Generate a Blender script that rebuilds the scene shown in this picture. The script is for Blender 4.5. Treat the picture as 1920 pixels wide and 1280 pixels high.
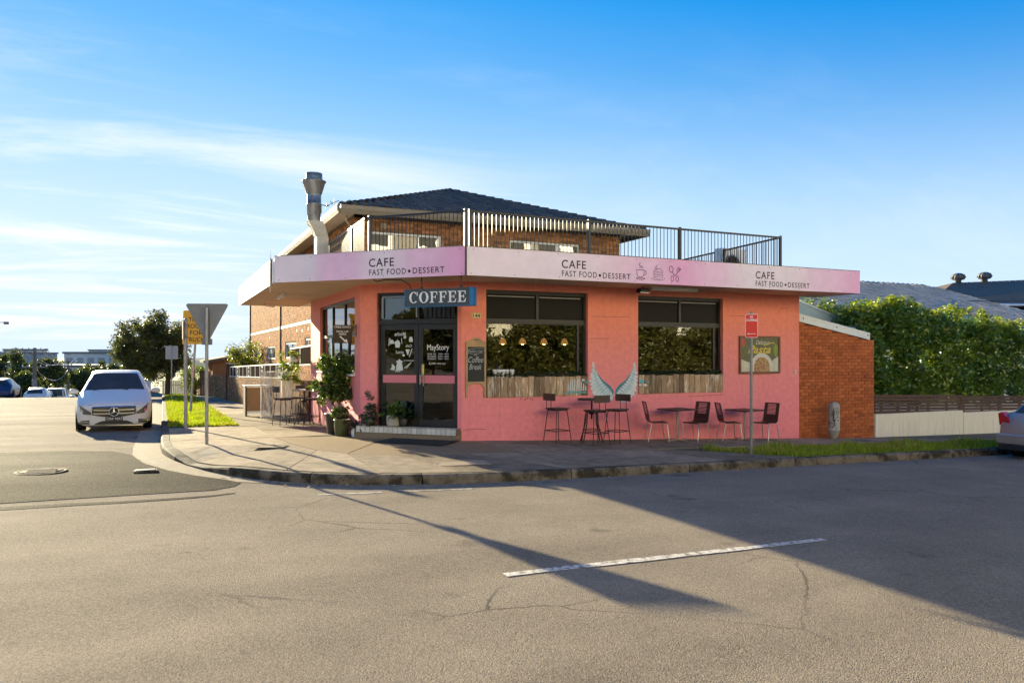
import bpy, bmesh, math, random
import numpy as np
from mathutils import Vector, Matrix
for _o in list(bpy.data.objects): bpy.data.objects.remove(_o, do_unlink=True)
SC = bpy.context.scene; COL = SC.collection
R = math.radians
# ------------------------------------------------------------------ camera
EYE = 1.765
cam_d = bpy.data.cameras.new('camera'); cam = bpy.data.objects.new('camera', cam_d); COL.objects.link(cam)
cam_d.sensor_width = 36.0; cam_d.lens = 36.0*1423/1920; cam_d.shift_y = 25/1920.0
cam_d.clip_start = .1; cam_d.clip_end = 3000
cam.location = (-5.579, -14.606, EYE); cam.rotation_euler = (R(90), 0, -math.atan(655/1423))
SC.camera = cam
# ------------------------------------------------------------------ world, sun, exposure
SUN_AZ, SUN_EL = R(-13.2), R(13.6)          # azimuth clockwise from +Y
W = bpy.data.worlds.new('World'); SC.world = W; W.use_nodes = True
wn = W.node_tree.nodes; wl = W.node_tree.links; wn.clear()
sky = wn.new('ShaderNodeTexSky'); sky.sky_type = 'NISHITA'; sky.sun_disc = False
sky.sun_elevation = SUN_EL; sky.sun_rotation = SUN_AZ; sky.altitude = 20
sky.air_density = 1.0; sky.dust_density = 0.0; sky.ozone_density = 3.0
tc = wn.new('ShaderNodeTexCoord')
sep = wn.new('ShaderNodeSeparateXYZ'); wl.new(tc.outputs['Generated'], sep.inputs[0])
def wmath(op, a, b=None, c=None, clamp=False):
    n = wn.new('ShaderNodeMath'); n.operation = op; n.use_clamp = clamp
    for i, v in enumerate((a, b, c)):
        if v is None: continue
        if isinstance(v, (int, float)): n.inputs[i].default_value = v
        else: wl.new(v, n.inputs[i])
    return n.outputs[0]
zc = wmath('MAXIMUM', sep.outputs[2], 0.0)
den = wmath('ADD', zc, 0.16)
cx = wmath('DIVIDE', sep.outputs[0], den); cy = wmath('DIVIDE', sep.outputs[1], den)
cmb = wn.new('ShaderNodeCombineXYZ'); wl.new(cx, cmb.inputs[0]); wl.new(cy, cmb.inputs[1])
def cloud(scale, sx, sy, rot, off, lo, hi, det=8, rough=.6, dist=.6):
    mp = wn.new('ShaderNodeMapping'); mp.inputs['Scale'].default_value = (sx, sy, 1)
    mp.inputs['Rotation'].default_value = (0, 0, rot); mp.inputs['Location'].default_value = off
    wl.new(cmb.outputs[0], mp.inputs[0])
    n = wn.new('ShaderNodeTexNoise'); n.inputs['Scale'].default_value = scale; n.inputs['Detail'].default_value = det
    n.inputs['Roughness'].default_value = rough; n.inputs['Distortion'].default_value = dist
    wl.new(mp.outputs[0], n.inputs['Vector'])
    r = wn.new('ShaderNodeMapRange'); r.inputs[1].default_value = lo; r.inputs[2].default_value = hi; r.interpolation_type = 'SMOOTHSTEP'
    wl.new(n.outputs[0], r.inputs[0]); return r.outputs[0]
CLOUDS = wn.new('ShaderNodeValue'); CLOUDS.outputs[0].default_value = .62
c1 = cloud(.62, .75, 1.5, R(58), (1.5, 4.1, 0), .47, .70, 10, .64, .7)
c2 = cloud(1.5, .40, 1.5, R(30), (2.3, 8.2, 0), .50, .76, 10, .60, .7)
cs = wmath('MULTIPLY', wmath('MAXIMUM', c1, wmath('MULTIPLY', c2, .8)), CLOUDS.outputs[0])
# thin cloud shows most on the sunward side, where it scatters light forward
sdv = wn.new('ShaderNodeVectorMath'); sdv.operation = 'DOT_PRODUCT'; wl.new(tc.outputs['Generated'], sdv.inputs[0])
sdv.inputs[1].default_value = (math.sin(SUN_AZ)*math.cos(SUN_EL), math.cos(SUN_AZ)*math.cos(SUN_EL), math.sin(SUN_EL))
fs_ = wn.new('ShaderNodeMapRange'); fs_.interpolation_type = 'SMOOTHSTEP'; fs_.inputs[1].default_value = .72; fs_.inputs[2].default_value = .98; fs_.inputs[3].default_value = .16; fs_.inputs[4].default_value = 1.0; wl.new(sdv.outputs['Value'], fs_.inputs[0])
cs = wmath('MULTIPLY', cs, fs_.outputs[0])
# soften clouds towards the zenith, where the photograph's sky is clear
fade = wn.new('ShaderNodeMapRange'); fade.inputs[1].default_value = .18; fade.inputs[2].default_value = .42
fade.inputs[3].default_value = 1; fade.inputs[4].default_value = 0; wl.new(sep.outputs[2], fade.inputs[0])
cs = wmath('MULTIPLY', cs, fade.outputs[0])
# pale veil of haze towards the horizon, all the way round
hz = wn.new('ShaderNodeMapRange'); hz.interpolation_type = 'SMOOTHERSTEP'; hz.inputs[1].default_value = -.02; hz.inputs[2].default_value = .38
hz.inputs[3].default_value = .74; hz.inputs[4].default_value = 0; wl.new(sep.outputs[2], hz.inputs[0])
# the glow round the sun rolls off softly, as on film
h0 = wn.new('ShaderNodeHueSaturation'); h0.inputs['Saturation'].default_value = 1.22; h0.inputs['Hue'].default_value = .521; wl.new(sky.outputs[0], h0.inputs['Color'])
roll = wn.new('ShaderNodeVectorMath'); roll.operation = 'MULTIPLY_ADD'; roll.inputs[1].default_value = (.48, .48, .48); roll.inputs[2].default_value = (1, 1, 1); wl.new(h0.outputs[0], roll.inputs[0])
dv = wn.new('ShaderNodeVectorMath'); dv.operation = 'DIVIDE'; wl.new(h0.outputs[0], dv.inputs[0]); wl.new(roll.outputs[0], dv.inputs[1])
hsv = wn.new('ShaderNodeHueSaturation'); hsv.inputs['Saturation'].default_value = 1.38; hsv.inputs['Value'].default_value = .97; hsv.inputs['Hue'].default_value = .517
wl.new(dv.outputs[0], hsv.inputs['Color'])
mixh = wn.new('ShaderNodeMix'); mixh.data_type = 'RGBA'; wl.new(hz.outputs[0], mixh.inputs[0]); wl.new(hsv.outputs[0], mixh.inputs[6]); mixh.inputs[7].default_value = (.60, 1.04, 1.72, 1)
mixc = wn.new('ShaderNodeMix'); mixc.data_type = 'RGBA'
wl.new(cs, mixc.inputs[0]); wl.new(mixh.outputs[2], mixc.inputs[6]); mixc.inputs[7].default_value = (1.72, 1.76, 1.82, 1)
wb = wn.new('ShaderNodeVectorMath'); wb.operation = 'MULTIPLY'; wl.new(mixc.outputs[2], wb.inputs[0]); wb.inputs[1].default_value = (1.15, 1.0, .89)   # daylight balance of the photograph
bg = wn.new('ShaderNodeBackground'); bg.inputs['Strength'].default_value = .15
wo = wn.new('ShaderNodeOutputWorld'); wl.new(wb.outputs[0], bg.inputs[0]); wl.new(bg.outputs[0], wo.inputs[0])
sd = bpy.data.lights.new('sun', 'SUN'); sd.energy = 3.6; sd.angle = R(.55); sd.color = (1.0, .87, .58)
sun = bpy.data.objects.new('sun', sd); COL.objects.link(sun); sun.location = (-20, 60, 30)
_sv = Vector((math.sin(SUN_AZ)*math.cos(SUN_EL), math.cos(SUN_AZ)*math.cos(SUN_EL), math.sin(SUN_EL)))
sun.rotation_euler = _sv.to_track_quat('Z', 'Y').to_euler()
vs = SC.view_settings; vs.view_transform = 'Standard'; vs.look = 'None'; vs.gamma = 1; vs.exposure = 2.4
try: vs.use_curve_mapping = False
except Exception: pass
SC.render.engine = 'CYCLES'
SC.cycles.use_denoising = True
SC.cycles.max_bounces = 7; SC.cycles.diffuse_bounces = 4; SC.cycles.glossy_bounces = 3
SC.cycles.transparent_max_bounces = 12; SC.cycles.transmission_bounces = 4
SC.cycles.sample_clamp_indirect = 6; SC.cycles.caustics_reflective = False; SC.cycles.caustics_refractive = False
random.seed(7); RNG = np.random.default_rng(11)

# ------------------------------------------------------------------ terrain functions
def G(u, v):
    h = 0.0
    if v > 0: h = -.0235*v
    if v > 35: h -= .0012*(min(v, 60)-35)**2
    if v > 60: h -= .06*(min(v, 130)-60)
    if v > 130: h += .0235*(v-130)
    uu = max(-60, min(70, u))
    return -.185-.02*uu+h
def camber(v):
    return .06*max(0.0, 1-((v+8.7)/4.6)**2)
def ZR(u, v):                       # road surface
    w = 1.0
    return G(u, v)+camber(v)*w
def ZF(u, v):                       # footpath surface
    t = max(0., min(1., min((v+4.2)/4.2, (u+5.6)/3.9)))
    e = (.045-.02*max(u, 0))*t
    d = math.hypot((u+5.15), (v+1.0))
    return G(u, v)+.14+e-.10*math.exp(-(d/.95)**2)

# ------------------------------------------------------------------ node materials
MATS = {}
def nodes_of(m):
    m.use_nodes = True; nt = m.node_tree; nt.nodes.clear()
    return nt, nt.nodes, nt.links
def mat(name, col, rough=.6, metal=0., var=.12, vscale=6., bump=0., bscale=60., spec=.5, rand=0., col2=None, c2scale=1.5, c2lo=.5, c2hi=.65, coat=0., emit=0., stretch=None, transl=0., detail=5, rvar=0.):
    """principled material: base colour with noise variation, optional second colour in blotches, per-piece variation and bump"""
    if name in MATS: return MATS[name]
    m = bpy.data.materials.new(name); nt, N, L = nodes_of(m)
    out = N.new('ShaderNodeOutputMaterial'); p = N.new('ShaderNodeBsdfPrincipled')
    p.inputs['Roughness'].default_value = rough; p.inputs['Metallic'].default_value = metal
    p.inputs['Specular IOR Level'].default_value = spec; p.inputs['Coat Weight'].default_value = coat
    p.inputs['Coat Roughness'].default_value = .04
    tco = N.new('ShaderNodeTexCoord'); vec = tco.outputs['Object']
    if stretch:
        mp = N.new('ShaderNodeMapping'); mp.inputs['Scale'].default_value = stretch; L.new(vec, mp.inputs[0]); vec = mp.outputs[0]
    if rand:      # shift the noise from piece to piece
        oi = N.new('ShaderNodeObjectInfo'); geo = N.new('ShaderNodeNewGeometry')
        ad = N.new('ShaderNodeMath'); ad.operation = 'ADD'; L.new(oi.outputs['Random'], ad.inputs[0]); L.new(geo.outputs['Random Per Island'], ad.inputs[1])
        fr = N.new('ShaderNodeMath'); fr.operation = 'FRACT'; L.new(ad.outputs[0], fr.inputs[0])
        sc_ = N.new('ShaderNodeVectorMath'); sc_.operation = 'MULTIPLY_ADD'
        cb = N.new('ShaderNodeCombineXYZ'); 
        for i in range(3): L.new(fr.outputs[0], cb.inputs[i])
        sc_.inputs[1].default_value = (37, 51, 29); L.new(cb.outputs[0], sc_.inputs[0]); L.new(vec, sc_.inputs[2]); vec = sc_.outputs[0]
    no = N.new('ShaderNodeTexNoise'); no.inputs['Scale'].default_value = vscale; no.inputs['Detail'].default_value = detail; no.inputs['Roughness'].default_value = .6
    L.new(vec, no.inputs['Vector'])
    mr = N.new('ShaderNodeMapRange'); mr.inputs[1].default_value = .25; mr.inputs[2].default_value = .75
    mr.inputs[3].default_value = 1-var; mr.inputs[4].default_value = 1+var; L.new(no.outputs[0], mr.inputs[0])
    val = mr.outputs[0]
    if rand:
        m2 = N.new('ShaderNodeMapRange'); m2.inputs[3].default_value = 1-rand; m2.inputs[4].default_value = 1+rand; L.new(fr.outputs[0], m2.inputs[0])
        mu = N.new('ShaderNodeMath'); mu.operation = 'MULTIPLY'; L.new(val, mu.inputs[0]); L.new(m2.outputs[0], mu.inputs[1]); val = mu.outputs[0]
    base = N.new('ShaderNodeRGB'); base.outputs[0].default_value = (*col, 1); bc = base.outputs[0]
    if col2:
        n2 = N.new('ShaderNodeTexNoise'); n2.inputs['Scale'].default_value = c2scale; n2.inputs['Detail'].default_value = 6; n2.inputs['Roughness'].default_value = .65
        L.new(vec, n2.inputs['Vector'])
        r2 = N.new('ShaderNodeMapRange'); r2.inputs[1].default_value = c2lo; r2.inputs[2].default_value = c2hi; r2.interpolation_type = 'SMOOTHSTEP'; L.new(n2.outputs[0], r2.inputs[0])
        mx = N.new('ShaderNodeMix'); mx.data_type = 'RGBA'; L.new(r2.outputs[0], mx.inputs[0]); L.new(bc, mx.inputs[6]); mx.inputs[7].default_value = (*col2, 1); bc = mx.outputs[2]
    ml = N.new('ShaderNodeVectorMath'); ml.operation = 'SCALE'; L.new(bc, ml.inputs[0]); L.new(val, ml.inputs['Scale'])
    L.new(ml.outputs[0], p.inputs['Base Color'])
    if rvar:
        rr = N.new('ShaderNodeMapRange'); rr.inputs[1].default_value = .3; rr.inputs[2].default_value = .7; rr.inputs[3].default_value = rough-rvar; rr.inputs[4].default_value = rough+rvar
        L.new(no.outputs[0], rr.inputs[0]); L.new(rr.outputs[0], p.inputs['Roughness'])
    if bump:
        nb = N.new('ShaderNodeTexNoise'); nb.inputs['Scale'].default_value = bscale; nb.inputs['Detail'].default_value = 4; L.new(vec, nb.inputs['Vector'])
        bp = N.new('ShaderNodeBump'); bp.inputs['Strength'].default_value = min(1, bump); bp.inputs['Distance'].default_value = .01; L.new(nb.outputs[0], bp.inputs['Height'])
        L.new(bp.outputs[0], p.inputs['Normal'])
    if emit:
        p.inputs['Emission Color'].default_value = (*col, 1); p.inputs['Emission Strength'].default_value = emit
    sh = p.outputs[0]
    if transl:
        tr = N.new('ShaderNodeBsdfTranslucent'); mv = N.new('ShaderNodeVectorMath'); mv.operation = 'MULTIPLY'; L.new(ml.outputs[0], mv.inputs[0]); mv.inputs[1].default_value = (1.5, 1.35, .5)
        L.new(mv.outputs[0], tr.inputs[0]); ms = N.new('ShaderNodeMixShader'); ms.inputs[0].default_value = transl
        L.new(sh, ms.inputs[1]); L.new(tr.outputs[0], ms.inputs[2]); sh = ms.outputs[0]
    L.new(sh, out.inputs[0]); MATS[name] = m
    return m
def glass(name, tint, refl, rough=.0, fres=True):
    m = bpy.data.materials.new(name); nt, N, L = nodes_of(m)
    out = N.new('ShaderNodeOutputMaterial'); tr = N.new('ShaderNodeBsdfTransparent'); tr.inputs[0].default_value = (*tint, 1)
    gl = N.new('ShaderNodeBsdfGlossy'); gl.inputs['Roughness'].default_value = rough; gl.inputs[0].default_value = (1, 1, 1, 1)
    fr = N.new('ShaderNodeFresnel'); fr.inputs[0].default_value = 1.5
    ad = N.new('ShaderNodeMath'); ad.operation = 'ADD'; ad.use_clamp = True; ad.inputs[1].default_value = refl; L.new(fr.outputs[0], ad.inputs[0])
    tco = N.new('ShaderNodeTexCoord'); nb = N.new('ShaderNodeTexNoise'); nb.inputs['Scale'].default_value = 1.3; L.new(tco.outputs['Object'], nb.inputs['Vector'])
    bp = N.new('ShaderNodeBump'); bp.inputs['Strength'].default_value = .05; bp.inputs['Distance'].default_value = .05; L.new(nb.outputs[0], bp.inputs['Height']); L.new(bp.outputs[0], gl.inputs['Normal'])
    ms = N.new('ShaderNodeMixShader'); L.new(ad.outputs[0], ms.inputs[0]); L.new(tr.outputs[0], ms.inputs[1]); L.new(gl.outputs[0], ms.inputs[2])
    L.new(ms.outputs[0], out.inputs[0]); MATS[name] = m; return m

def asphalt(name, dark, light, grain, coarse, bumpd, rough):
    m = bpy.data.materials.new(name); nt, N, L = nodes_of(m)
    out = N.new('ShaderNodeOutputMaterial'); p = N.new('ShaderNodeBsdfPrincipled'); L.new(p.outputs[0], out.inputs[0]); p.inputs['Specular IOR Level'].default_value = .012
    tco = N.new('ShaderNodeTexCoord'); O = tco.outputs['Object']
    vo = N.new('ShaderNodeTexVoronoi'); vo.inputs['Scale'].default_value = grain; L.new(O, vo.inputs['Vector'])
    nz = N.new('ShaderNodeTexNoise'); nz.inputs['Scale'].default_value = grain*.55; nz.inputs['Detail'].default_value = 3; L.new(O, nz.inputs['Vector'])
    # wheel tracks: broad bands along the street
    mp = N.new('ShaderNodeMapping'); mp.inputs['Scale'].default_value = (.05, .55, 1); L.new(O, mp.inputs[0])
    nt_ = N.new('ShaderNodeTexNoise'); nt_.inputs['Scale'].default_value = 1.6; nt_.inputs['Detail'].default_value = 5; L.new(mp.outputs[0], nt_.inputs['Vector'])
    nb = N.new('ShaderNodeTexNoise'); nb.inputs['Scale'].default_value = .7; nb.inputs['Detail'].default_value = 7; nb.inputs['Roughness'].default_value = .65; L.new(O, nb.inputs['Vector'])
    a = N.new('ShaderNodeMath'); a.operation = 'MULTIPLY_ADD'; L.new(nt_.outputs[0], a.inputs[0]); a.inputs[1].default_value = .5; a.inputs[2].default_value = -.11
    b = N.new('ShaderNodeMath'); b.operation = 'MULTIPLY_ADD'; L.new(nb.outputs[0], b.inputs[0]); b.inputs[1].default_value = .7; L.new(a.outputs[0], b.inputs[2])
    c = N.new('ShaderNodeMath'); c.operation = 'MULTIPLY_ADD'; L.new(vo.outputs['Color'], c.inputs[0]); c.inputs[1].default_value = coarse; L.new(b.outputs[0], c.inputs[2])
    d = N.new('ShaderNodeMath'); d.operation = 'SUBTRACT'; L.new(c.outputs[0], d.inputs[0]); d.inputs[1].default_value = coarse*.5; d.use_clamp = True
    mx = N.new('ShaderNodeMix'); mx.data_type = 'RGBA'; L.new(d.outputs[0], mx.inputs[0]); mx.inputs[6].default_value = (*dark, 1); mx.inputs[7].default_value = (*light, 1)
    ve = N.new('ShaderNodeTexVoronoi'); ve.feature = 'DISTANCE_TO_EDGE'; ve.inputs['Scale'].default_value = .42
    wv = N.new('ShaderNodeVectorMath'); wv.operation = 'MULTIPLY_ADD'; wv.inputs[1].default_value = (.55, .55, 0); L.new(nb.outputs['Color'], wv.inputs[0]); L.new(O, wv.inputs[2]); L.new(wv.outputs[0], ve.inputs['Vector'])
    ce = N.new('ShaderNodeMapRange'); ce.inputs[1].default_value = .002; ce.inputs[2].default_value = .007; ce.inputs[3].default_value = .55; ce.inputs[4].default_value = 0; L.new(ve.outputs['Distance'], ce.inputs[0])
    ns = N.new('ShaderNodeTexNoise'); ns.inputs['Scale'].default_value = .33; ns.inputs['Detail'].default_value = 2; L.new(O, ns.inputs['Vector'])
    cm = N.new('ShaderNodeMapRange'); cm.inputs[1].default_value = .50; cm.inputs[2].default_value = .60; L.new(ns.outputs[0], cm.inputs[0])
    ck = N.new('ShaderNodeMath'); ck.operation = 'MULTIPLY'; L.new(ce.outputs[0], ck.inputs[0]); L.new(cm.outputs[0], ck.inputs[1])
    st_ = N.new('ShaderNodeTexNoise'); st_.inputs['Scale'].default_value = 1.9; st_.inputs['Detail'].default_value = 4; L.new(O, st_.inputs['Vector'])
    sm_ = N.new('ShaderNodeMapRange'); sm_.inputs[1].default_value = .66; sm_.inputs[2].default_value = .76; sm_.inputs[4].default_value = .40; L.new(st_.outputs[0], sm_.inputs[0])
    dk = N.new('ShaderNodeMath'); dk.operation = 'MAXIMUM'; L.new(ck.outputs[0], dk.inputs[0]); L.new(sm_.outputs[0], dk.inputs[1])
    mk = N.new('ShaderNodeMix'); mk.data_type = 'RGBA'; L.new(dk.outputs[0], mk.inputs[0]); L.new(mx.outputs[2], mk.inputs[6]); mk.inputs[7].default_value = (.03, .026, .022, 1)
    L.new(mk.outputs[2], p.inputs['Base Color'])
    rr = N.new('ShaderNodeMapRange'); rr.inputs[1].default_value = .3; rr.inputs[2].default_value = .7; rr.inputs[3].default_value = rough+.03; rr.inputs[4].default_value = rough-.03
    L.new(nt_.outputs[0], rr.inputs[0]); L.new(rr.outputs[0], p.inputs['Roughness'])
    hh = N.new('ShaderNodeMath'); hh.operation = 'MULTIPLY_ADD'; L.new(vo.outputs['Distance'], hh.inputs[0]); hh.inputs[1].default_value = -1.2; L.new(nz.outputs[0], hh.inputs[2])
    bp = N.new('ShaderNodeBump'); bp.inputs['Strength'].default_value = .8; bp.inputs['Distance'].default_value = bumpd; L.new(hh.outputs[0], bp.inputs['Height']); L.new(bp.outputs[0], p.inputs['Normal'])
    MATS[name] = m; return m

# ------------------------------------------------------------------ mesh helpers
class MB:
    def __init__(s): s.v = []; s.f = []; s.m = []; s.sm = []
    def add(s, vs, fs, mi=0, smooth=False):
        b = len(s.v); s.v += [tuple(x) for x in vs]
        for f in fs: s.f.append(tuple(i+b for i in f)); s.m.append(mi); s.sm.append(smooth)
        return s
    def box(s, x0, x1, y0, y1, z0, z1, mi=0):
        if x0 > x1: x0, x1 = x1, x0
        if y0 > y1: y0, y1 = y1, y0
        if z0 > z1: z0, z1 = z1, z0
        return s.add([(x0,y0,z0),(x1,y0,z0),(x1,y1,z0),(x0,y1,z0),(x0,y0,z1),(x1,y0,z1),(x1,y1,z1),(x0,y1,z1)],
              [(0,3,2,1),(4,5,6,7),(0,1,5,4),(1,2,6,5),(2,3,7,6),(3,0,4,7)], mi)
    def bbox(s, x0, x1, y0, y1, z0, z1, b=.004, mi=0):
        """box with chamfered edges"""
        bm = bmesh.new(); bmesh.ops.create_cube(bm, size=1)
        for q in bm.verts: q.co = Vector(((x0+x1)/2+q.co.x*(x1-x0), (y0+y1)/2+q.co.y*(y1-y0), (z0+z1)/2+q.co.z*(z1-z0)))
        bmesh.ops.bevel(bm, geom=bm.edges[:], offset=b, segments=1, affect='EDGES')
        s.bm(bm, mi); return s
    def bm(s, bm, mi=0, smooth=False):
        bm.verts.index_update(); s.add([q.co[:] for q in bm.verts], [[q.index for q in f.verts] for f in bm.faces], mi, smooth); bm.free()
    def prism(s, poly, fr, d0, d1, mi=0):
        """2-D polygon in frame fr = (origin, ex, ey, n), extruded from d0 to d1 along n"""
        o, ex, ey, n = fr; k = len(poly)
        P = [o+ex*a+ey*b+n*d0 for a, b in poly]+[o+ex*a+ey*b+n*d1 for a, b in poly]
        fs = [tuple(range(k))[::-1], tuple(range(k, 2*k))]+[(i, (i+1) % k, (i+1) % k+k, i+k) for i in range(k)]
        return s.add(P, fs, mi)
    def tube(s, pts, r, n=8, mi=0, caps=True, smooth=True):
        pts = [Vector(p) for p in pts]; rs = r if isinstance(r, (list, tuple)) else [r]*len(pts)
        rings = []; up0 = None
        for i, p in enumerate(pts):
            t = (pts[min(i+1, len(pts)-1)]-pts[max(i-1, 0)]).normalized()
            a = up0 if up0 is not None else (Vector((0,0,1)) if abs(t.z) < .9 else Vector((1,0,0)))
            x = (a-t*a.dot(t))
            if x.length < 1e-5: x = Vector((1,0,0)).cross(t)
            x.normalize(); up0 = x; y = t.cross(x)
            rings.append([p+x*(rs[i]*math.cos(2*math.pi*k/n))+y*(rs[i]*math.sin(2*math.pi*k/n)) for k in range(n)])
        vs = [q for rg in rings for q in rg]; fs = []
        for i in range(len(pts)-1):
            for k in range(n): fs.append((i*n+k, i*n+(k+1) % n, (i+1)*n+(k+1) % n, (i+1)*n+k))
        s.add(vs, fs, mi, smooth)
        if caps:
            s.add(rings[0], [tuple(range(n))[::-1]], mi); s.add(rings[-1], [tuple(range(n))], mi)
        return s
    def lathe(s, prof, c=(0,0,0), n=20, mi=0, smooth=True, sy=1.):
        vs = []; fs = []
        for r, z in prof:
            for k in range(n): vs.append((c[0]+r*math.cos(2*math.pi*k/n), c[1]+sy*r*math.sin(2*math.pi*k/n), c[2]+z))
        for i in range(len(prof)-1):
            for k in range(n): fs.append((i*n+k, i*n+(k+1) % n, (i+1)*n+(k+1) % n, (i+1)*n+k))
        s.add(vs, fs, mi, smooth)
        if prof[0][0] > 1e-4: s.add(vs[:n], [tuple(range(n))[::-1]], mi)
        if prof[-1][0] > 1e-4: s.add(vs[-n:], [tuple(range(n))], mi)
        return s
    def ribbon(s, pts, w, fr, d, mi=0):
        """flat stroke of width w along 2-D points in frame fr, lying at height d"""
        o, ex, ey, n = fr; k = len(pts); vs = []
        for i, (a, b) in enumerate(pts):
            a0, b0 = pts[max(i-1, 0)]; a1, b1 = pts[min(i+1, k-1)]
            l = math.hypot(a1-a0, b1-b0) or 1; nx, ny = -(b1-b0)/l*w/2, (a1-a0)/l*w/2
            vs += [o+ex*(a+nx)+ey*(b+ny)+n*d, o+ex*(a-nx)+ey*(b-ny)+n*d]
        return s.add(vs, [(2*i, 2*i+1, 2*i+3, 2*i+2) for i in range(k-1)], mi)
    def mesh(s, name, mats):
        me = bpy.data.meshes.new(name); me.from_pydata(s.v, [], s.f)
        for m in (mats if isinstance(mats, (list, tuple)) else [mats]): me.materials.append(m)
        me.polygons.foreach_set('material_index', s.m); me.polygons.foreach_set('use_smooth', s.sm)
        bm = bmesh.new(); bm.from_mesh(me); bmesh.ops.recalc_face_normals(bm, faces=bm.faces[:]); bm.to_mesh(me); bm.free()
        me.update(); return me
    def obj(s, name, mats, parent=None, loc=None):
        return link(name, s.mesh(name, mats), parent, loc)
def link(name, me, parent=None, loc=None):
    o = bpy.data.objects.new(name, me); COL.objects.link(o)
    if parent: o.parent = parent
    if loc is not None: o.location = loc
    return o
def tag(o, label, cat, group=None):
    o['label'] = label; o['category'] = cat
    if group: o['group'] = group
    return o
def thing(name, label, cat, loc=(0,0,0), rz=0., group=None):
    o = bpy.data.objects.new(name, None); COL.objects.link(o); o.location = loc; o.rotation_euler = (0, 0, rz); o.empty_display_size = .1
    return tag(o, label, cat, group)
def struct(o): o['kind'] = 'structure'; return o
def stuff(o): o['kind'] = 'stuff'; return o
def dup(root, loc=None, rz=None, label=None):
    r = root.copy(); COL.objects.link(r)
    if loc is not None: r.location = loc
    if rz is not None: r.rotation_euler = (0, 0, rz)
    if label: r['label'] = label
    for ch in list(root.children):
        c = ch.copy(); COL.objects.link(c); c.parent = r
        for g in list(ch.children):
            d = g.copy(); COL.objects.link(d); d.parent = c
    return r
def np_mesh(name, V, nper, mats, mi=None, smooth=False):
    """V: (n, nper, 3) array of separate polygons"""
    n = V.shape[0]; me = bpy.data.meshes.new(name)
    me.vertices.add(n*nper); me.vertices.foreach_set('co', V.reshape(-1).astype(np.float32))
    me.loops.add(n*nper); me.loops.foreach_set('vertex_index', np.arange(n*nper, dtype=np.int32))
    me.polygons.add(n); me.polygons.foreach_set('loop_start', np.arange(0, n*nper, nper, dtype=np.int32))
    for m in (mats if isinstance(mats, (list, tuple)) else [mats]): me.materials.append(m)
    if mi is not None: me.polygons.foreach_set('material_index', np.asarray(mi, dtype=np.int32))
    me.update(calc_edges=True); me.validate(); return me
VX, VY, VZ = Vector((1,0,0)), Vector((0,1,0)), Vector((0,0,1))
Q2 = math.sqrt(.5)
CHX = Vector((Q2, -Q2, 0)); CHN = Vector((-Q2, -Q2, 0))        # along the chamfer (to the viewer's right) and out of it
FR_R = (Vector((0,0,0)), VX, VZ, -VY)                          # right facade
FR_C = (Vector((0,0,0)), CHX, VZ, CHN)                         # chamfer (a = -distance from the corner)
FR_L = (Vector((-1.69,0,0)), -VY, VZ, -VX)                     # left side wall (a = -v)
def moved(fr, d, o=None):
    return ((fr[0] if o is None else o)+fr[3]*d, fr[1], fr[2], fr[3])
def text(name, body, fr, x0, x1, z0, z1, m, parent=None, shear=0., bold=0., d=.003, mirror=False, spacing=1.):
    """lettering fitted into the box x0..x1, z0..z1 of frame fr"""
    cu = bpy.data.curves.new('t', 'FONT'); cu.body = body; cu.size = 1; cu.shear = shear; cu.offset = bold; cu.space_character = spacing
    cu.resolution_u = 3; cu.fill_mode = 'FRONT'
    ob = bpy.data.objects.new('t', cu); COL.objects.link(ob)
    dg = bpy.context.evaluated_depsgraph_get(); me = bpy.data.meshes.new_from_object(ob.evaluated_get(dg))
    bpy.data.objects.remove(ob, do_unlink=True)
    n = len(me.vertices); co = np.empty(n*3); me.vertices.foreach_get('co', co); co = co.reshape(-1, 3)
    lo = co.min(0); hi = co.max(0); a = (co[:,0]-lo[0])/(hi[0]-lo[0]); b = (co[:,1]-lo[1])/max(1e-6, hi[1]-lo[1])
    if mirror: a = 1-a
    o, ex, ey, nn = [np.array(q) for q in fr]
    P = o+np.outer(x0+a*(x1-x0), ex)+np.outer(z0+b*(z1-z0), ey)+nn*d
    me.vertices.foreach_set('co', P.reshape(-1)); me.materials.clear(); me.materials.append(m); me.update(); me.name = name
    return link(name, me, parent)
# ------------------------------------------------------------------ materials
M_road = asphalt('asphalt', (.105,.089,.068), (.35,.295,.22), 95, .70, .0038, .88)
M_patch = asphalt('asphalt_patch', (.008,.007,.006), (.085,.072,.053), 55, 1.2, .0045, .85)
M_conc = mat('concrete', (.29,.235,.165), .85, var=.30, vscale=5, bump=.35, bscale=120, col2=(.20,.165,.115), c2scale=.9, c2lo=.46, c2hi=.66, rand=.24, spec=0.03)
M_joint = mat('joint', (.06,.055,.045), .95, var=.3, vscale=4)
M_kerb = mat('kerb_concrete', (.17,.145,.11), .85, var=.3, vscale=7, bump=.5, bscale=70, col2=(.045,.040,.03), c2scale=3.2, c2lo=.40, c2hi=.60, rand=.05, spec=0.05)
M_gutter = mat('gutter_concrete', (.31,.26,.19), .8, var=.2, vscale=8, bump=.4, bscale=90, spec=0.02)
M_aggr = mat('exposed_aggregate', (.27,.205,.13), .8, var=.45, vscale=90, bump=.8, bscale=140, detail=2, spec=0.03)
M_paintw = mat('white_road_paint', (.56,.53,.47), .8, var=.25, vscale=30, col2=(.22,.19,.15), c2scale=16, c2lo=.46, c2hi=.62, spec=0.03)
M_paintf = mat('worn_road_paint', (.45,.44,.40), .75, var=.2, vscale=20, col2=(.14,.13,.12), c2scale=9, c2lo=.45, c2hi=.58)
M_soil = mat('soil', (.07,.055,.035), .95, var=.4, vscale=9, bump=.6, bscale=40)
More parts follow.
